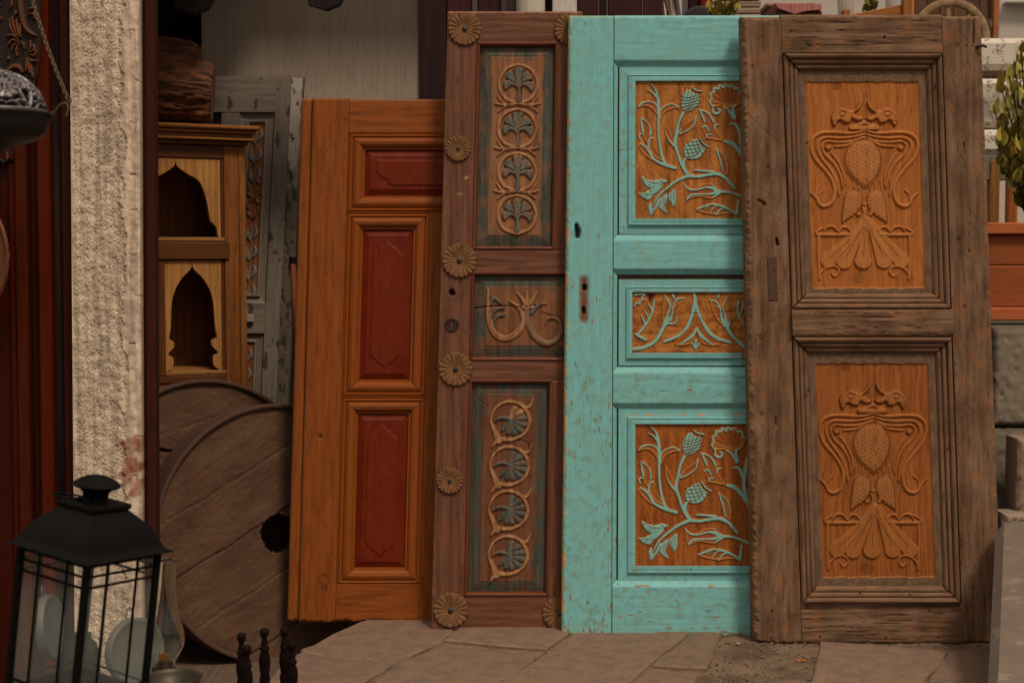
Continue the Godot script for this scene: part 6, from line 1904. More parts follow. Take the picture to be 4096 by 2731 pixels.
func oil_lamp() -> void:
	var tl := Basis(Vector3(0, 0, 1), deg_to_rad(-3.0))
	var d := 3.3; var s := d / FL
	var pos := P(652, 2700, d)
	var t := thing("oil_lamp", "oil lamp with a clear pear-shaped glass chimney and dark brass burner", "oil lamp", at(pos, tl))
	var c := MB.new()
	var wall := [[42, 30], [44, 55], [60, 85], [75, 120], [78, 150], [72, 190], [56, 240], [44, 295], [38, 350], [35, 410], [34, 455], [36, 466]]
	var pr := []
	for q in wall: pr.append([q[0] * s, q[1] * s])
	for k in range(wall.size() - 1, -1, -1): pr.append([(wall[k][0] - 2.6) * s, (wall[k][1] + (1.0 if k == 11 else 0.0)) * s])
	pr.append(pr[0])
	c.lathe(pr, 48)
	part("glass_chimney", c, M.chimney, t)
	var l := MB.new()
	var pts := []
	for k in 33: pts.append(Vector3(cos(TAU * k / 32) * 36 * s, 465 * s, sin(TAU * k / 32) * 36 * s))
	l.tube(pts, [0.0011], 6, false)
	part("chimney_lip", l, M.chimney, t)
	var b := MB.new(); b.tint = Color(0.035, 0.022, 0.013)
	b.lathe([[48 * s, -40 * s], [50 * s, -5 * s], [46 * s, 8 * s], [47 * s, 26 * s], [42 * s, 34 * s], [30 * s, 46 * s], [16 * s, 56 * s], [0.0001, 57 * s]], 28)
	part("burner", b, M.brass, t)
	var w := MB.new(); w.tint = Color(0.42, 0.20, 0.08)
	w.box(Vector3(-20 * s, 50 * s, -4 * s), Vector3(20 * s, 88 * s, 4 * s), 0.001)
	part("wick", w, M.carved, t)
	var f := MB.new(); f.tint = Color(0.05, 0.035, 0.02)
	f.lathe([[0.0001, -0.15], [0.05, -0.15], [0.06, -0.12], [0.05, -0.06], [0.03, -0.024]], 28)
	part("font", f, M.brass, t)
	# the brass bowl in front
	var bp := P(688, 2714, 3.08)
	var bt := thing("brass_bowl", "tarnished brass bowl with a rolled rim at the bottom edge, before the oil lamp", "bowl", at(bp))
	var bm := MB.new(); bm.tint = Color(0.06, 0.048, 0.034)
	bm.lathe([[0.0001, -0.055], [0.03, -0.055], [0.05, -0.035], [0.058, -0.008], [0.063, 0.0], [0.0645, 0.003], [0.062, 0.004], [0.057, -0.004], [0.048, -0.032], [0.0001, -0.05]], 48)
	part("bowl_body", bm, M.brass, bt)
	# reflectors and font of two wall lamps
	for q in [[206, 2508, 3.52, 0.080, 90.0, "round galvanised lamp reflector seen nearly edge-on behind the lantern"], [542, 2606, 3.5, 0.083, 54.0, "round galvanised lamp reflector with a wire loop, leaning behind the lantern's right panes"]]:
		var rt := thing("lamp_reflector", q[5], "reflector", at(P(q[0], q[1], q[2]), Basis(Vector3.UP, deg_to_rad(q[4])) * Basis(Vector3.RIGHT, deg_to_rad(-8.0))), "galvanised lamp reflectors")
		var R: float = q[3]
		var m := MB.new(); m.tint = Color(0.12, 0.12, 0.108)
		m.lathe([[0.0001, -0.004], [R * 0.80, 0.0], [R * 0.86, 0.006], [R * 0.97, 0.008], [R, 0.004], [R, -0.012], [R * 0.98, -0.016], [0.0001, -0.018]], 56)
		var o := part("dish", m, M.zinc, rt)
		o.rotation.x = PI / 2
		var lp := MB.new(); lp.tint = Color(0.12, 0.11, 0.10)
		var lps := []
		for k in 13: lps.append(Vector3(cos(PI * k / 12) * 0.011, R + sin(PI * k / 12) * 0.03 - 0.004, -0.008))
		lp.tube(lps, [0.0018], 6)
		part("wire_loop", lp, M.iron, rt)
	var jar := thing("green_glass_jar", "dark green glass lamp jar standing behind the lantern panes", "jar", at(P(325, 2692, 3.55)))
	var jm := MB.new(); jm.tint = Color(0.02, 0.028, 0.016)
	jm.lathe([[0.0001, -0.1], [0.040, -0.1], [0.043, -0.05], [0.045, 0.0], [0.044, 0.05], [0.036, 0.075], [0.024, 0.085], [0.025, 0.10], [0.018, 0.102], [0.0001, 0.102]], 32)
	part("jar_body", jm, M.gloss, jar)
	# black turned spindles of a small stand
	var st := thing("spindle_stand", "small black stand of five turned spindles with ball finials", "stand", at(Vector3((1060 - 2048) / FL * 3.35, -0.14, -3.3)))
	for q in [[964, 2548, 3.42], [1056, 2530, 3.40], [1137, 2524, 3.42], [985, 2598, 3.28], [1166, 2581, 3.28]]:
		var p := P(q[0], q[1], q[2]) - st.position
		var b2 := MB.new(); b2.tint = Color(0.008, 0.0075, 0.0075)
		b2.lathe([[0.011, -p.y], [0.011, -0.16], [0.0135, -0.145], [0.0105, -0.13], [0.0135, -0.115], [0.0105, -0.100], [0.013, -0.085], [0.014, -0.07], [0.0125, -0.055], [0.0085, -0.046], [0.0115, -0.041], [0.0115, -0.036], [0.0075, -0.031], [0.0095, -0.026], [0.0065, -0.020], [0.0062, -0.012], [0.0105, -0.006], [0.0115, 0.0], [0.0105, 0.006], [0.006, 0.010], [0.0001, 0.0115]], 20)
		var o := part("spindle", b2, M.iron_paint, st)
		o.position = Vector3(p.x, p.y, p.z)
	for q in [[964, 1137, 3.42], [985, 1166, 3.28]]:
		var rb := MB.new(); rb.tint = Color(0.008, 0.0075, 0.0075)
		var a := P(q[0], 2548, q[2]) - st.position; var c2 := P(q[1], 2548, q[2]) - st.position
		a.y = 0.14; c2.y = 0.14
		rb.tube([a, c2], [0.008], 8)
		part("rung", rb, M.iron_paint, st)

func hanging_lamp() -> void:
	var d := 3.2; var s := d / FL
	var pos := P(-12, 452, d)
	var t := thing("pierced_hanging_lamp", "hanging lamp with a pierced metal dome over a black bowl, at the upper left", "hanging lamp", at(pos))
	var R := 188 * s; var Hd := 172 * s
	var r := Rel.new().setup(0, 0, 360, 100, 1.2, -0.004, Color(0.14, 0.125, 0.135))
	r.z0 = -0.004
	r.sc = 1; r.ox = 0; r.oy = 0
	var c := Color(0.15, 0.135, 0.145)
	for k in 6:
		r.dx = k * 60.0
		for j in 10:
			var a := TAU * j / 10
			r.st([30 + cos(a) * 8, 62 + sin(a) * 8, 30 + cos(a) * 15, 62 + sin(a) * 16], [5, 10], 0.0048, 0, c, c)
		r.st([38, 62, 30, 71, 22, 62, 30, 53, 38, 62], [3.2], 0.0062, 1, c, c)
		r.st([30, 54, 30, 70], [2.5], 0.004, 0, c, c); r.st([22, 62, 38, 62], [2.5], 0.004, 0, c, c)
		for m in [INF, 30.0]:
			r.mir = m
			r.st([0, 96, 6, 80, 10, 62, 4, 44, 8, 30, 20, 24], [5, 5, 4, 4, 4, 3], 0.005, 1, c, c)
			r.st([4, 86, 14, 84, 20, 88], [3, 6, 3], 0.005, 1, c, c); r.st([6, 46, 14, 42, 18, 34], [3, 6, 3], 0.005, 1, c, c); r.st([9, 66, 3, 60, 1, 52], [3, 5, 2], 0.005, 1, c, c)
			r.st([8, 30, 4, 22, 8, 12], [3, 5, 3], 0.005, 1, c, c); r.st([12, 94, 20, 86, 28, 88], [3, 5, 3], 0.005, 1, c, c)
		r.mir = INF
		r.st([30, 44, 30, 30, 24, 20], [4, 6, 3], 0.005, 1, c, c)
	r.dx = 0
	for q in [[4.0, 8.0], [14.0, 5.0], [97.0, 7.0]]: r.st([-5, q[0], 120, q[0], 240, q[0], 365, q[0]], [q[1]], 0.0055, 1, c, c)
	var mp := func(p: Vector3) -> Vector3:
		var a := deg_to_rad((100.0 - p.y) * 0.84)
		var u := deg_to_rad(p.x)
		return Vector3(sin(u) * cos(a) * (R + p.z), sin(a) * (Hd + p.z), cos(u) * cos(a) * (R + p.z))
	var ms := r.emit(mp, true, Vector2.ZERO, NAN, -0.0032)
	part("pierced_dome", ms[0], M.pewter, t)
	var b := MB.new(); b.tint = Color(0.030, 0.027, 0.024)
	b.lathe([[0.0001, -0.085], [60 * s, -135 * s], [66 * s, -130 * s], [140 * s, -108 * s], [180 * s, -80 * s], [196 * s, -40 * s], [205 * s, -14 * s], [215 * s, -6 * s], [216 * s, 4 * s], [200 * s, 6 * s], [180 * s, -4 * s], [0.0001, -6 * s]], 56)
	part("bowl", b, M.iron, t)
	var k := MB.new(); k.tint = Color(0.03, 0.027, 0.025)
	k.lathe([[26 * s, Hd - 4 * s], [14 * s, Hd + 16 * s], [20 * s, Hd + 40 * s], [26 * s, Hd + 50 * s], [12 * s, Hd + 62 * s], [18 * s, Hd + 86 * s], [0.0001, Hd + 110 * s]], 20)
	part("finial", k, M.iron, t)
	var L := func(x: float, y: float, dd := 3.2) -> Vector3: return P(x, y, dd) - pos
	var hk := MB.new(); hk.tint = Color(0.10, 0.075, 0.035)
	hk.tube([L.call(186, 458), L.call(205, 452), L.call(222, 440), L.call(232, 424), L.call(245, 414), L.call(258, 411), L.call(267, 418), L.call(271, 432), L.call(267, 450), L.call(262, 466)], [0.0026, 0.0028, 0.0025, 0.0024, 0.0024, 0.0024, 0.0026, 0.0028, 0.0032, 0.0026], 8)
	part("hook", hk, M.iron, t)
	var lug := MB.new(); lug.tint = Color(0.04, 0.03, 0.02)
	lug.tube([L.call(178, 466), L.call(205, 462), L.call(222, 457)], [0.004, 0.0055, 0.004], 8)
	part("lug", lug, M.iron, t)
	# chains of wire links
	for q in [[[118, -30, 272, 402], 30], [[-140, -30, -295, 402], 30]]:
		var ch := MB.new(); ch.tint = Color(0.16, 0.125, 0.075)
		var n: int = q[1]
		for j in n:
			var f := (j + 0.5) / n
			var sag := sin(f * PI) * 6.0
			var c0: Vector3 = L.call(lerpf(q[0][0], q[0][2], f) - sag, lerpf(q[0][1], q[0][3], f) + sag)
			var ax: Vector3 = (L.call(q[0][2], q[0][3]) - L.call(q[0][0], q[0][1])).normalized()
			var sd := ax.cross(Vector3(0, 0, 1)).normalized()
			if j % 2: sd = (sd + Vector3(0, 0, 1.2)).normalized()
			else: sd = (sd - Vector3(0, 0, 0.5)).normalized()
			var lk := []
			for e in 13: lk.append(c0 + ax * cos(TAU * e / 12) * 0.0066 + sd * sin(TAU * e / 12) * 0.0034)
			ch.tube(lk, [0.0013], 5, false)
		part("chain", ch, M.brass, t)
	var rg := MB.new(); rg.tint = Color(0.05, 0.04, 0.03)
	var rp := []
	for e in 17: rp.append(L.call(274 + cos(TAU * e / 16) * 8, 400 + sin(TAU * e / 16) * 11))
	rg.tube(rp, [0.0016], 6, false)
	part("ring", rg, M.iron, t)
	# carved plaque behind it
	var pd := 4.18
	var pp := P(60, 345, pd)
	var pl := thing("carved_plaque", "dark carved wooden plaque with coppery leaves hung on the red shop front", "plaque", at(pp))
	var pr := Rel.new().setup(-160, -90, 175, 365, 2.6, 0.0, Color(0.024, 0.018, 0.016))
	pr.sc = 2.3767; pr.ox = 0; pr.oy = 0
	var lf := pr.lab("carved_leaf")
	var cu := Color(0.16, 0.058, 0.026); var dk := Color(0.05, 0.03, 0.024)
	for q in [[200, 360, 178, 270, 168, 200], [185, 350, 145, 260, 132, 175], [190, 360, 120, 285, 108, 195], [205, 365, 205, 290, 205, 238], [195, 400, 140, 340, 75, 350], [190, 405, 130, 385, 88, 435], [192, 412, 140, 435, 122, 485], [197, 420, 165, 470, 168, 535],
			[215, 400, 235, 430, 240, 470], [280, 500, 300, 450, 298, 392], [285, 505, 330, 480, 328, 430], [285, 520, 335, 530, 350, 485], [275, 545, 310, 580, 358, 578], [275, 560, 300, 650, 312, 735], [268, 560, 275, 640, 290, 700], [262, 565, 255, 620, 250, 680], [285, 120, 310, 90, 345, 95], [330, 190, 345, 175, 360, 190], [280, 150, 330, 140, 350, 175], [160, 110, 168, 135, 160, 150], [82, 540, 90, 560, 78, 575], [0, 190, 20, 185, 10, 210], [20, 60, 5, 20, 30, -10], [100, 100, 130, 60, 125, -10]]:
		pr.st(q, [8, 26, 16], 0.012, 1, cu, dk, lf)
	pr.st([205, -40, 215, 100, 235, 220, 275, 300, 345, 345], [60, 60, 56, 46, 20], 0.014, 1, dk.lerp(cu, 0.4), dk, lf)
	pr.st([60, 690, 120, 640, 180, 640, 220, 690], [30, 50, 50, 20], 0.012, 1, cu * 0.7, dk, lf); pr.st([150, 730, 200, 745, 240, 790], [10, 22, 10], 0.010, 1, cu, dk, lf)
	pr.st([-160, 300, -60, 380, -40, 520, -100, 640], [40, 50, 50, 20], 0.012, 1, dk.lerp(cu, 0.5), dk, lf)
	for yy in pr.h:
		for xx in pr.w:
			var x := pr.x0 + xx * pr.cs; var y := pr.y0 + yy * pr.cs
			var e := 166.0 - maxf(0.0, (y - 120) / 225.0) * maxf(0.0, (y - 120) / 225.0) * 28.0
			if x > e: pr.H[yy * pr.w + xx] = -1.0
			elif x > e - 8: pr.H[yy * pr.w + xx] = minf(pr.H[yy * pr.w + xx], 0.002)
	var mq := func(p: Vector3) -> Vector3: return Vector3((p.x - 60) / FL * pd, (345 - p.y) / FL * pd, p.z)
	var pm := pr.emit(mq, true, Vector2.ZERO, NAN, -0.1)
	var pb := part("plaque_board", pm[0], M.lacquer, pl)
	for key in pm:
		if key > 0: part("carved_leaf", pm[key], M.lacquer, pb)
	# embossed copper tray at the left edge
	var td := 4.12
	var tp := P(-215, 1022, td)
	var ty := thing("copper_tray", "embossed oval copper tray hung on the red shop front, cut by the left edge", "tray", at(tp))
	var tr := Rel.new().setup(-256, -300, 256, 300, 3.4, 0.0, Color(0.26, 0.105, 0.055))
	tr.sc = 1; tr.ox = 0; tr.oy = 0
	for k2 in 150:
		var a := rng.randf() * TAU; var q := sqrt(rng.randf()) * 0.86
		var x := cos(a) * q * 240; var y := sin(a) * q * 285; var w := rng.randf() * TAU
		tr.st([x, y, x + cos(w) * 14, y + sin(w) * 14, x + cos(w + 1.3) * 26, y + sin(w + 1.3) * 26, x + cos(w + 2.4) * 20, y + sin(w + 2.4) * 20], [6, 11, 9, 4], 0.006, 3, Color(0.34, 0.15, 0.08), dk)
	for yy in tr.h:
		for xx in tr.w:
			var x := (tr.x0 + xx * tr.cs) / 253.0; var y := (tr.y0 + yy * tr.cs) / 296.0
			var l := sqrt(x * x + y * y)
			if l > 1.0: tr.H[yy * tr.w + xx] = -1.0
			elif l > 0.9: tr.H[yy * tr.w + xx] = 0.006 - absf(l - 0.95) * 0.1
	var mt := func(p: Vector3) -> Vector3: return Vector3(p.x / FL * td, -p.y / FL * td, p.z)
	part("tray_plate", tr.emit(mt, true, Vector2.ZERO, NAN, -0.1)[0], M.copper, ty)
	# iron hook on the rail
	var ih := MB.new(); ih.tint = Color(0.05, 0.045, 0.04)
	ih.tube([P(0, 636, 4.2), P(12, 650, 4.17), P(25, 640, 4.16), P(30, 622, 4.16), P(22, 606, 4.18), P(5, 600, 4.22)], [0.0032], 8)
	ih.tube([P(36, 616, 4.17), P(60, 607, 4.22)], [0.002], 6)
	tag(part("wall_hook", ih, M.iron, self), "small curved iron hook and nail in the rail of the red shop front", "hook")

var leaf_meshes := []
func leaf_mesh(k: int) -> ArrayMesh:
	if leaf_meshes.is_empty():
		for j in 5:
			var b := MB.new()
			var g := Color(0.10, 0.125, 0.02).lerp(Color(0.42, 0.34, 0.06), [0.0, 0.2, 0.45, 0.7, 1.0][j])
			var ed := Color(0.42, 0.33, 0.08) if j > 1 else g * 1.2
			for s in 7:
				var u := s / 6.0
				var wd := sin(pow(u, 0.8) * PI) * 0.30 + 0.004
				var z := -0.22 * u * u + 0.04 * sin(u * 5 + j)
				for e in [-1.0, -0.55, 0.0, 0.55, 1.0]:
					b.v.append(Vector3(e * wd, u, z + absf(e) * wd * 0.42)); b.n.append(Vector3(-e * 0.4, 0.3 * u, 1).normalized())
					b.c.append(g.lerp(ed, absf(e) if absf(e) > 0.9 else 0.0) * (1.15 if e == 0.0 else 1.0)); b.t.append(Vector2(e * wd, u))
			for s in 6:
				for e in 4:
					var a := s * 5 + e
					b.tri(a, a + 1, a + 6); b.tri(a, a + 6, a + 5)
			leaf_meshes.append(b.mesh())
	return leaf_meshes[k]

func shrub(called: String, label: String, base: Vector3, tips: Array, per: int, size: float) -> void:
	var t := thing(called, label, "plant", at(base))
	var st := MB.new(); st.tint = Color(0.06, 0.045, 0.025)
	var jobs := []
	for tip in tips:
		var e: Vector3 = tip - base
		var mid := e * 0.5 + Vector3(rng.randf_range(-0.03, 0.03), 0.02, rng.randf_range(-0.03, 0.03))
		st.tube([Vector3.ZERO, mid, e], [0.005, 0.0035, 0.0018], 6)
		for k in per:
			var f := 0.42 + 0.58 * (k + 0.5) / per
			var p := (mid.lerp(e, f * 2 - 1) if f > 0.5 else Vector3.ZERO.lerp(mid, f * 2))
			jobs.append([p, f])
	part("stem", st, M.carved, t)
	for q in jobs:
		var o := MeshInstance3D.new()
		o.name = "leaf"
		var v := clampi(int(q[1] * 3.4 + rng.randf_range(-1.2, 1.4)), 0, 4)
		o.mesh = leaf_mesh(v)
		o.material_override = M.leaf
		var b := Basis(Vector3.UP, rng.randf() * TAU) * Basis(Vector3.RIGHT, rng.randf_range(0.5, 1.5) - q[1] * 0.5) * Basis(Vector3.UP, rng.randf_range(-0.5, 0.5))
		var s: float = size * rng.randf_range(0.75, 1.2)
		o.transform = Transform3D(b.scaled(Vector3(s, s, s)), q[0])
		t.add_child(o, true)

func terrace_things() -> void:
	# planter in front of the terrace
	var d := 5.0
	var pos := P(4330, 1285, d); pos.y = 1.0
	var t := thing("planter_box", "long terracotta-brown wooden planter box with ledges, on the block wall", "planter", at(pos))
	var br := Color(0.34, 0.095, 0.032)
	for q in [["ledge", 890, 936, 0.03, 1.25], ["board", 938, 1060, 0.0, 0.8], ["board", 1062, 1228, 0.0, 0.85], ["ledge", 1230, 1282, 0.025, 1.25]]:
		var b := MB.new(); b.tint = br * q[4]; b.along_y = false
		boxpx(b, 3930, 4730, q[1], q[2], d - q[3], 0.34 if q[1] > 900 else 0.05, 0.004, pos)
		part(q[0], b, M.paint, t)
	var soil := MB.new(); soil.tint = Color(0.04, 0.03, 0.02)
	soil.box(Vector3(-0.33, lv(d, 900) - pos.y - 0.05, -0.02), Vector3(0.33, lv(d, 900) - pos.y - 0.02, -0.32), 0.0)
	part("soil", soil, M.grit, t)
	var tips := []
	for q in [[3990, 640], [4002, 560], [3975, 420], [4000, 330], [4040, 300], [4075, 215], [4085, 190], [4060, 250], [4120, 200], [4150, 260], [4110, 330], [4020, 480], [4060, 420], [4100, 480], [4040, 620], [4090, 600], [4130, 540], [4060, 720], [4100, 760], [4160, 660], [4180, 400], [4200, 520], [4070, 820]]:
		tips.append(P(q[0], q[1], 5.12 + rng.randf_range(-0.12, 0.12)))
	var base := P(4125, 905, 5.15)
	shrub("citrus_shrub", "leafy shrub with yellow-edged green leaves growing in the planter at the right edge", base, tips, 11, 0.058)
	# floral sofa
	var sd := 6.3
	var sp := P(4150, 640, sd); sp.y = 1.0
	var so := thing("floral_sofa", "garden sofa with white rose-printed cushions and brown wooden rails", "sofa", at(sp))
	for q in [["back_cushion", 150, 277, 0.0, 0.16], ["cushion", 312, 508, -0.10, 0.18], ["seat_cushion", 516, 618, -0.2, 0.5]]:
		var b := MB.new(); b.tint = Color(0.62, 0.59, 0.55); b.uvo = Vector2(q[1] * 0.01, 0.2)
		boxpx(b, 3700, 4600, q[1], q[2], sd + q[3], q[4], 0.025, sp)
		part(q[0], b, M.floral, so)
	for q in [["rail", 280, 309, 3700, 4600], ["front_board", 622, 720, 3700, 4600], ["leg", 640, 900, 3962, 4002], ["leg", 640, 900, 4520, 4560]]:
		var b := MB.new(); b.tint = Color(0.10, 0.05, 0.025) if q[0] == "rail" else Color(0.25, 0.11, 0.03) if q[0] == "leg" else Color(0.16, 0.14, 0.12)
		boxpx(b, q[3], q[4], q[1], q[2], sd - 0.22, 0.05, 0.004, sp)
		part(q[0], b, M.wood, so)
	# a crate of orange boards behind the shrub
	var ob := MB.new(); ob.tint = Color(0.36, 0.11, 0.025)
	var op := P(4060, 760, 5.7)
	var ot := thing("orange_post", "short orange painted wooden post behind the shrub", "post", at(op))
	boxpx(ob, 4036, 4076, 520, 1000, 5.7, 0.04, 0.004, op)
	part("post_shaft", ob, M.wood, ot)
	# the spoked wheel and the brown planked cart
	var wd := 7.4; var s := wd / FL
	var wp := P(3800, 156, wd)
	var wt := thing("spoked_cart_wheel", "pale wooden spoked cart wheel standing above the brown door", "cart wheel", at(wp))
	var rim := MB.new(); rim.tint = Color(0.36, 0.25, 0.135)
	rim.lathe([[132 * s, -0.02], [158 * s, -0.02], [161 * s, -0.012], [161 * s, 0.012], [158 * s, 0.02], [132 * s, 0.02], [130 * s, 0.0], [132 * s, -0.02]], 56)
	var ro := part("rim", rim, M.wood, wt); ro.rotation.x = PI / 2
	var ir := MB.new(); ir.tint = Color(0.045, 0.03, 0.025)
	ir.lathe([[161.5 * s, -0.016], [167 * s, -0.016], [167 * s, 0.016], [161.5 * s, 0.016]], 56)
	ro = part("iron_tyre", ir, M.rust, wt); ro.rotation.x = PI / 2
	for k in 8:
		var a := TAU * k / 8 + 0.08
		var b := MB.new(); b.tint = Color(0.36, 0.25, 0.14)
		b.tube([Vector3(cos(a), sin(a), 0) * 22 * s, Vector3(cos(a), sin(a), 0) * 132 * s], [0.016, 0.012], 8)
		part("spoke", b, M.wood, wt)
	var hub := MB.new(); hub.tint = Color(0.36, 0.24, 0.13)
	hub.lathe([[0.0001, -0.05], [20 * s, -0.05], [28 * s, 0.0], [20 * s, 0.06], [0.0001, 0.07]], 20)
	ro = part("hub", hub, M.wood, wt); ro.rotation.x = PI / 2
	var cp := P(3825, 420, 7.6); cp.y = 1.0
	var ct := thing("planked_cabinet", "brown planked wooden cabinet behind the spoked wheel", "cabinet", at(cp))
	for k in 6:
		var b := MB.new(); b.tint = Color(0.13, 0.07, 0.04) * rng.randf_range(0.8, 1.15)
		boxpx(b, 3656 + k * 53.0, 3656 + k * 53.0 + 51, -180, 470, 7.6, 0.03, 0.003, cp)
		part("plank", b, M.wood, ct)
	for q in [[3974, 3999], [3640, 3655]]:
		var b := MB.new(); b.tint = Color(0.34, 0.135, 0.05)
		boxpx(b, q[0], q[1], -190, 470, 7.56, 0.05, 0.004, cp)
		part("post", b, M.wood, ct)
	var bl := MB.new(); bl.tint = Color(0.16, 0.09, 0.06); bl.along_y = false
	boxpx(bl, 3945, 3973, 75, 112, 7.55, 0.03, 0.003, cp)
	part("batten", bl, M.wood, ct)
	# end of an orange bench
	var bp := P(3530, 300, 6.6); bp.y = 1.0
	var bt := thing("orange_bench", "orange-brown wooden bench end with a slanting arm rail", "bench", at(bp))
	var am := Color(0.33, 0.125, 0.03)
	for q in [[3612, 3640, -12, 420], [3372, 3400, 38, 420]]:
		var b := MB.new(); b.tint = am
		boxpx(b, q[0], q[1], q[2], q[3], 6.6, 0.05, 0.004, bp)
		part("post", b, M.wood, bt)
	var fc := MB.new(); fc.tint = am * 1.5
	boxpx(fc, 3640.5, 3656, -12, 420, 6.62, 0.05, 0.004, bp)
	part("post_edge", fc, M.wood, bt)
	var sl := MB.new(); sl.tint = am; sl.along_y = false
	var q0 := P(3398, 58, 6.6) - bp; var q1 := P(3614, 16, 6.6) - bp
	sl.hull((q0 + q1) / 2 - Vector3(0, 0.09, 0.02), (q1 - q0) / 2, Vector3(0, 0.09, 0), Vector3(0, 0, 0.015), 0.004)
	part("arm_rail", sl, M.wood, bt)
	# pink-topped table
	var kp := P(3180, 200, 7.2); kp.y = 1.0
	var kt := thing("pink_topped_chest", "dark red-brown chest draped with a faded pink cloth top", "chest", at(kp))
	var b1 := MB.new(); b1.tint = Color(0.10, 0.035, 0.028)
	boxpx(b1, 3085, 3288, 44, 420, 7.2, 0.4, 0.006, kp)
	part("body", b1, M.wood, kt)
	b1 = MB.new(); b1.tint = Color(0.47, 0.19, 0.165)
	b1.disc_prism(PackedVector2Array([Vector2(-0.08, 0.0), Vector2(0.0, -0.028), Vector2(0.06, -0.012), Vector2(0.137, -0.006), Vector2(0.137, 0.018), Vector2(0.08, 0.026), Vector2(0.0, 0.022), Vector2(-0.10, 0.026)]), -0.42, 0.012)
	var po := part("cloth", b1, M.carved, kt); po.position = P(3178, 34, 7.18) - kp
	b1 = MB.new(); b1.tint = Color(0.33, 0.25, 0.19); b1.along_y = false
	boxpx(b1, 3066, 3230, 6, 26, 7.3, 0.3, 0.01, kp)
	part("lid", b1, M.wood, kt)
	# pale slatted crate
	var lp := P(2990, 200, 7.0); lp.y = 1.0
	var lt := thing("pale_slatted_crate", "pale brown slatted crate stacked behind the turquoise door's corner", "crate", at(lp))
	for k in 4:
		var b := MB.new(); b.tint = Color(0.33, 0.24, 0.19) * rng.randf_range(0.85, 1.1); b.along_y = false
		boxpx(b, 2905, 3042 + (k % 2) * 4, -22 + k * 26.0, 1 + k * 26.0, 7.0, 0.3, 0.004, lp)
		part("slat", b, M.wood, lt)
	b1 = MB.new(); b1.tint = Color(0.25, 0.18, 0.14)
	boxpx(b1, 2910, 3040, 84, 420, 7.0, 0.3, 0.006, lp)
	part("crate_base", b1, M.wood, lt)
	# red machine with a black wheel
	var rp := P(2790, 200, 6.6); rp.y = 1.0
	var rt := thing("red_handcart", "red painted handcart body with a small black tyred wheel", "handcart", at(rp))
	b1 = MB.new(); b1.tint = Color(0.035, 0.006, 0.006)
	boxpx(b1, 2752, 2800, -60, 300, 6.6, 0.25, 0.01, rp)
	part("body", b1, M.gloss, rt)
	b1 = MB.new(); b1.tint = Color(0.22, 0.012, 0.014)
	boxpx(b1, 2801, 2852, -60, 300, 6.58, 0.25, 0.01, rp)
	part("body", b1, M.gloss, rt)
	var ty := MB.new(); ty.tint = Color(0.03, 0.022, 0.022)
	ty.lathe([[0.035, -0.02], [0.07, -0.022], [0.083, -0.01], [0.083, 0.01], [0.07, 0.022], [0.035, 0.02]], 32)
	var to := part("tyre", ty, M.rust, rt); to.transform = Transform3D(Basis(Vector3.RIGHT, PI / 2), P(2797, 98, 6.45) - rp)
	# leaning tools
	var tp := P(2680, 200, 6.4); tp.y = 1.0
	var tt := thing("leaning_tools", "bundle of dark and pale tool handles leaning beside the maroon front", "tools", at(tp))
	for q in [[2644, -20, 2668, 260, 0.010, Color(0.03, 0.02, 0.018)], [2668, -30, 2700, 260, 0.012, Color(0.045, 0.032, 0.03)], [2690, -20, 2715, 260, 0.007, Color(0.50, 0.40, 0.34)], [2655, -30, 2735, 260, 0.009, Color(0.10, 0.055, 0.035)], [2700, -40, 2745, 260, 0.011, Color(0.06, 0.055, 0.055)]]:
		var b := MB.new(); b.tint = q[5]
		b.tube([P(q[0], q[1], 6.4 + rng.randf() * 0.1) - tp, P(q[2], q[3], 6.3) - tp], [q[4]], 8)
		part("handle", b, M.wood, tt)
	# small variegated plant over the turquoise door, and a pot plant far behind
	tips = []
	for q in [[2830, 30], [2855, 5], [2880, -20], [2905, -30], [2935, 5], [2955, 28], [2890, 40], [2870, 60], [2925, 60], [2850, 70]]: tips.append(P(q[0], q[1], 5.6 + rng.randf_range(-0.06, 0.06)))
	shrub("variegated_plant", "small plant with yellow and green leaves showing above the turquoise door", P(2890, 190, 5.6), tips, 5, 0.050)
	var vp := P(2890, 215, 5.6); vp.y = 1.0
	var vt := thing("flower_pot", "brown clay pot holding the small variegated plant", "pot", at(vp))
	b1 = MB.new(); b1.tint = Color(0.22, 0.08, 0.04)
	var ph: float = lv(5.6, 190) - 1.0
	b1.lathe([[0.0001, 0.0], [0.08, 0.0], [0.10, ph - 0.03], [0.115, ph - 0.03], [0.115, ph], [0.095, ph], [0.09, ph - 0.02], [0.0001, ph - 0.02]], 24)
	part("pot_body", b1, M.carved, vt)
	tips = []
	for q in [[3460, 0], [3480, 22], [3500, 5], [3475, -20], [3490, 30]]: tips.append(P(q[0], q[1], 8.4))
	shrub("potted_shrub", "small dark green shrub far back above the brown door", P(3478, 90, 8.4), tips, 6, 0.06)
	var bb := MB.new(); bb.tint = Color(0.30, 0.47, 0.58)
	var bbp := P(3588, 60, 8.6); bbp.y = 1.0
	var bbt := thing("blue_board", "light blue painted board standing far behind the orange bench", "board", at(bbp))
	boxpx(bb, 3555, 3622, -80, 500, 8.6, 0.03, 0.003, bbp)
	part("board_face", bb, M.paint, bbt)
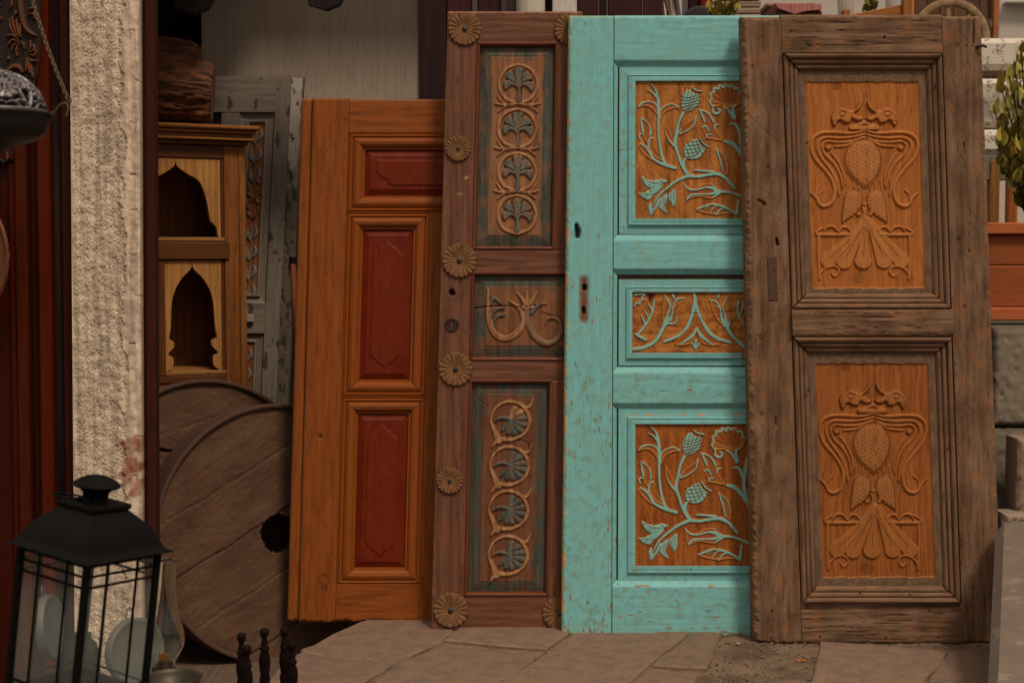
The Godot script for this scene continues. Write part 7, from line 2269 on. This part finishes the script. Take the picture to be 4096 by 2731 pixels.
	for q in [[3330, 3440, 0.075, "pale rounded plaster jar far behind the pink-topped chest"], [3540, 3600, 0.06, "second pale plaster jar, beside the small dark shrub"]]:
		var jb := MB.new(); jb.tint = Color(0.42, 0.36, 0.32)
		var jp := P((q[0] + q[1]) / 2.0, 60, 8.2); jp.y = 1.0
		var jt := thing("plaster_jar", q[3], "jar", at(jp))
		var jh: float = lv(8.2, -40) - 1.0
		jb.lathe([[0.0001, 0.0], [q[2] * 0.8, 0.0], [q[2] * 1.2, jh * 0.5], [q[2], jh * 0.8], [q[2] * 0.6, jh * 0.93], [q[2] * 0.7, jh], [0.0001, jh]], 24)
		part("jar_body", jb, M.carved, jt)
	# dark window in the far wall
	var wn := MB.new(); wn.tint = Color(0.02, 0.02, 0.025)
	var np := P(4060, -40, 9.9)
	var nt := thing("dark_window", "dark window with a pale sill in the far plastered wall", "window", at(np))
	boxpx(wn, 4002, 4400, -300, 2, 10.05, 0.05, 0.004, np)
	part("pane", wn, M.gloss, nt)
	wn = MB.new(); wn.tint = Color(0.6, 0.57, 0.53)
	boxpx(wn, 4030, 4400, 3, 8, 9.98, 0.10, 0.003, np)
	part("sill", wn, M.grit, nt)

func build_things() -> void:
	M.rough = mat(M.fine_t, 0.88, M.fine_b, 0.18, Vector3(2, 2, 1))
	M.pane = glass(0.03)
	M.chimney = StandardMaterial3D.new()
	M.chimney.albedo_color = Color(0.97, 0.98, 0.95, 0.0)
	M.chimney.refraction_enabled = true
	M.chimney.refraction_scale = 0.05
	M.chimney.roughness = 0.0
	M.iron_paint = metal(Color(1, 1, 1), 0.55, 0.0)
	M.iron_paint.metallic_specular = 0.18
	M.brass = metal(Color(1, 1, 1), 0.5, 0.6)
	M.zinc = metal(Color(1, 1, 1), 0.55, 0.4)
	M.pewter = metal(Color(1, 1, 1), 0.45, 0.75)
	M.copper = metal(Color(1, 1, 1), 0.38, 0.9)
	M.leaf = mat(M.fine_t, 0.45)
	M.leaf.backlight_enabled = true
	M.leaf.backlight = Color(0.25, 0.25, 0.1)
	M.floral = mat(floral_t(), 0.9, null, 0.0, Vector3(2.2, 2.2, 1))
	cupboard()
	logs()
	grey_door()
	plank_wheel("large solid plank wheel with an iron tyre, front one leaning beside the orange door", 1112, 2130, 4.98, 0.446, 33.0, deg_to_rad(-26.0), 201)
	plank_wheel("second solid plank wheel, cracked across the top, leaning behind the front one", 826, 1965, 5.14, 0.40, 26.0, deg_to_rad(-14.0), 202)
	lantern()
	oil_lamp()
	hanging_lamp()
	terrace_things()

func floral_t() -> ImageTexture:      # printed cloth: loose sprays of grey-green leaves and dusty roses on white
	var n := 512
	var im := field(n, n, 0.014, 2, 71); var leaf_ := field(n, n, 0.06, 3, 72); var rose := field(n, n, 0.035, 2, 73)
	var out := PackedByteArray(); out.resize(n * n * 3)
	for k in n * n:
		var c := Color(0.86, 0.83, 0.78)
		var m := clampf((im[k] / 255.0 - 0.5) * 6.0, 0, 1)
		if leaf_[k] > 150: c = c.lerp(Color(0.26, 0.27, 0.22), m * 0.75)
		if rose[k] > 165: c = c.lerp(Color(0.40, 0.24, 0.22), m * 0.8)
		out[k * 3] = s8(c.r); out[k * 3 + 1] = s8(c.g); out[k * 3 + 2] = s8(c.b)
	return tex(n, n, out)
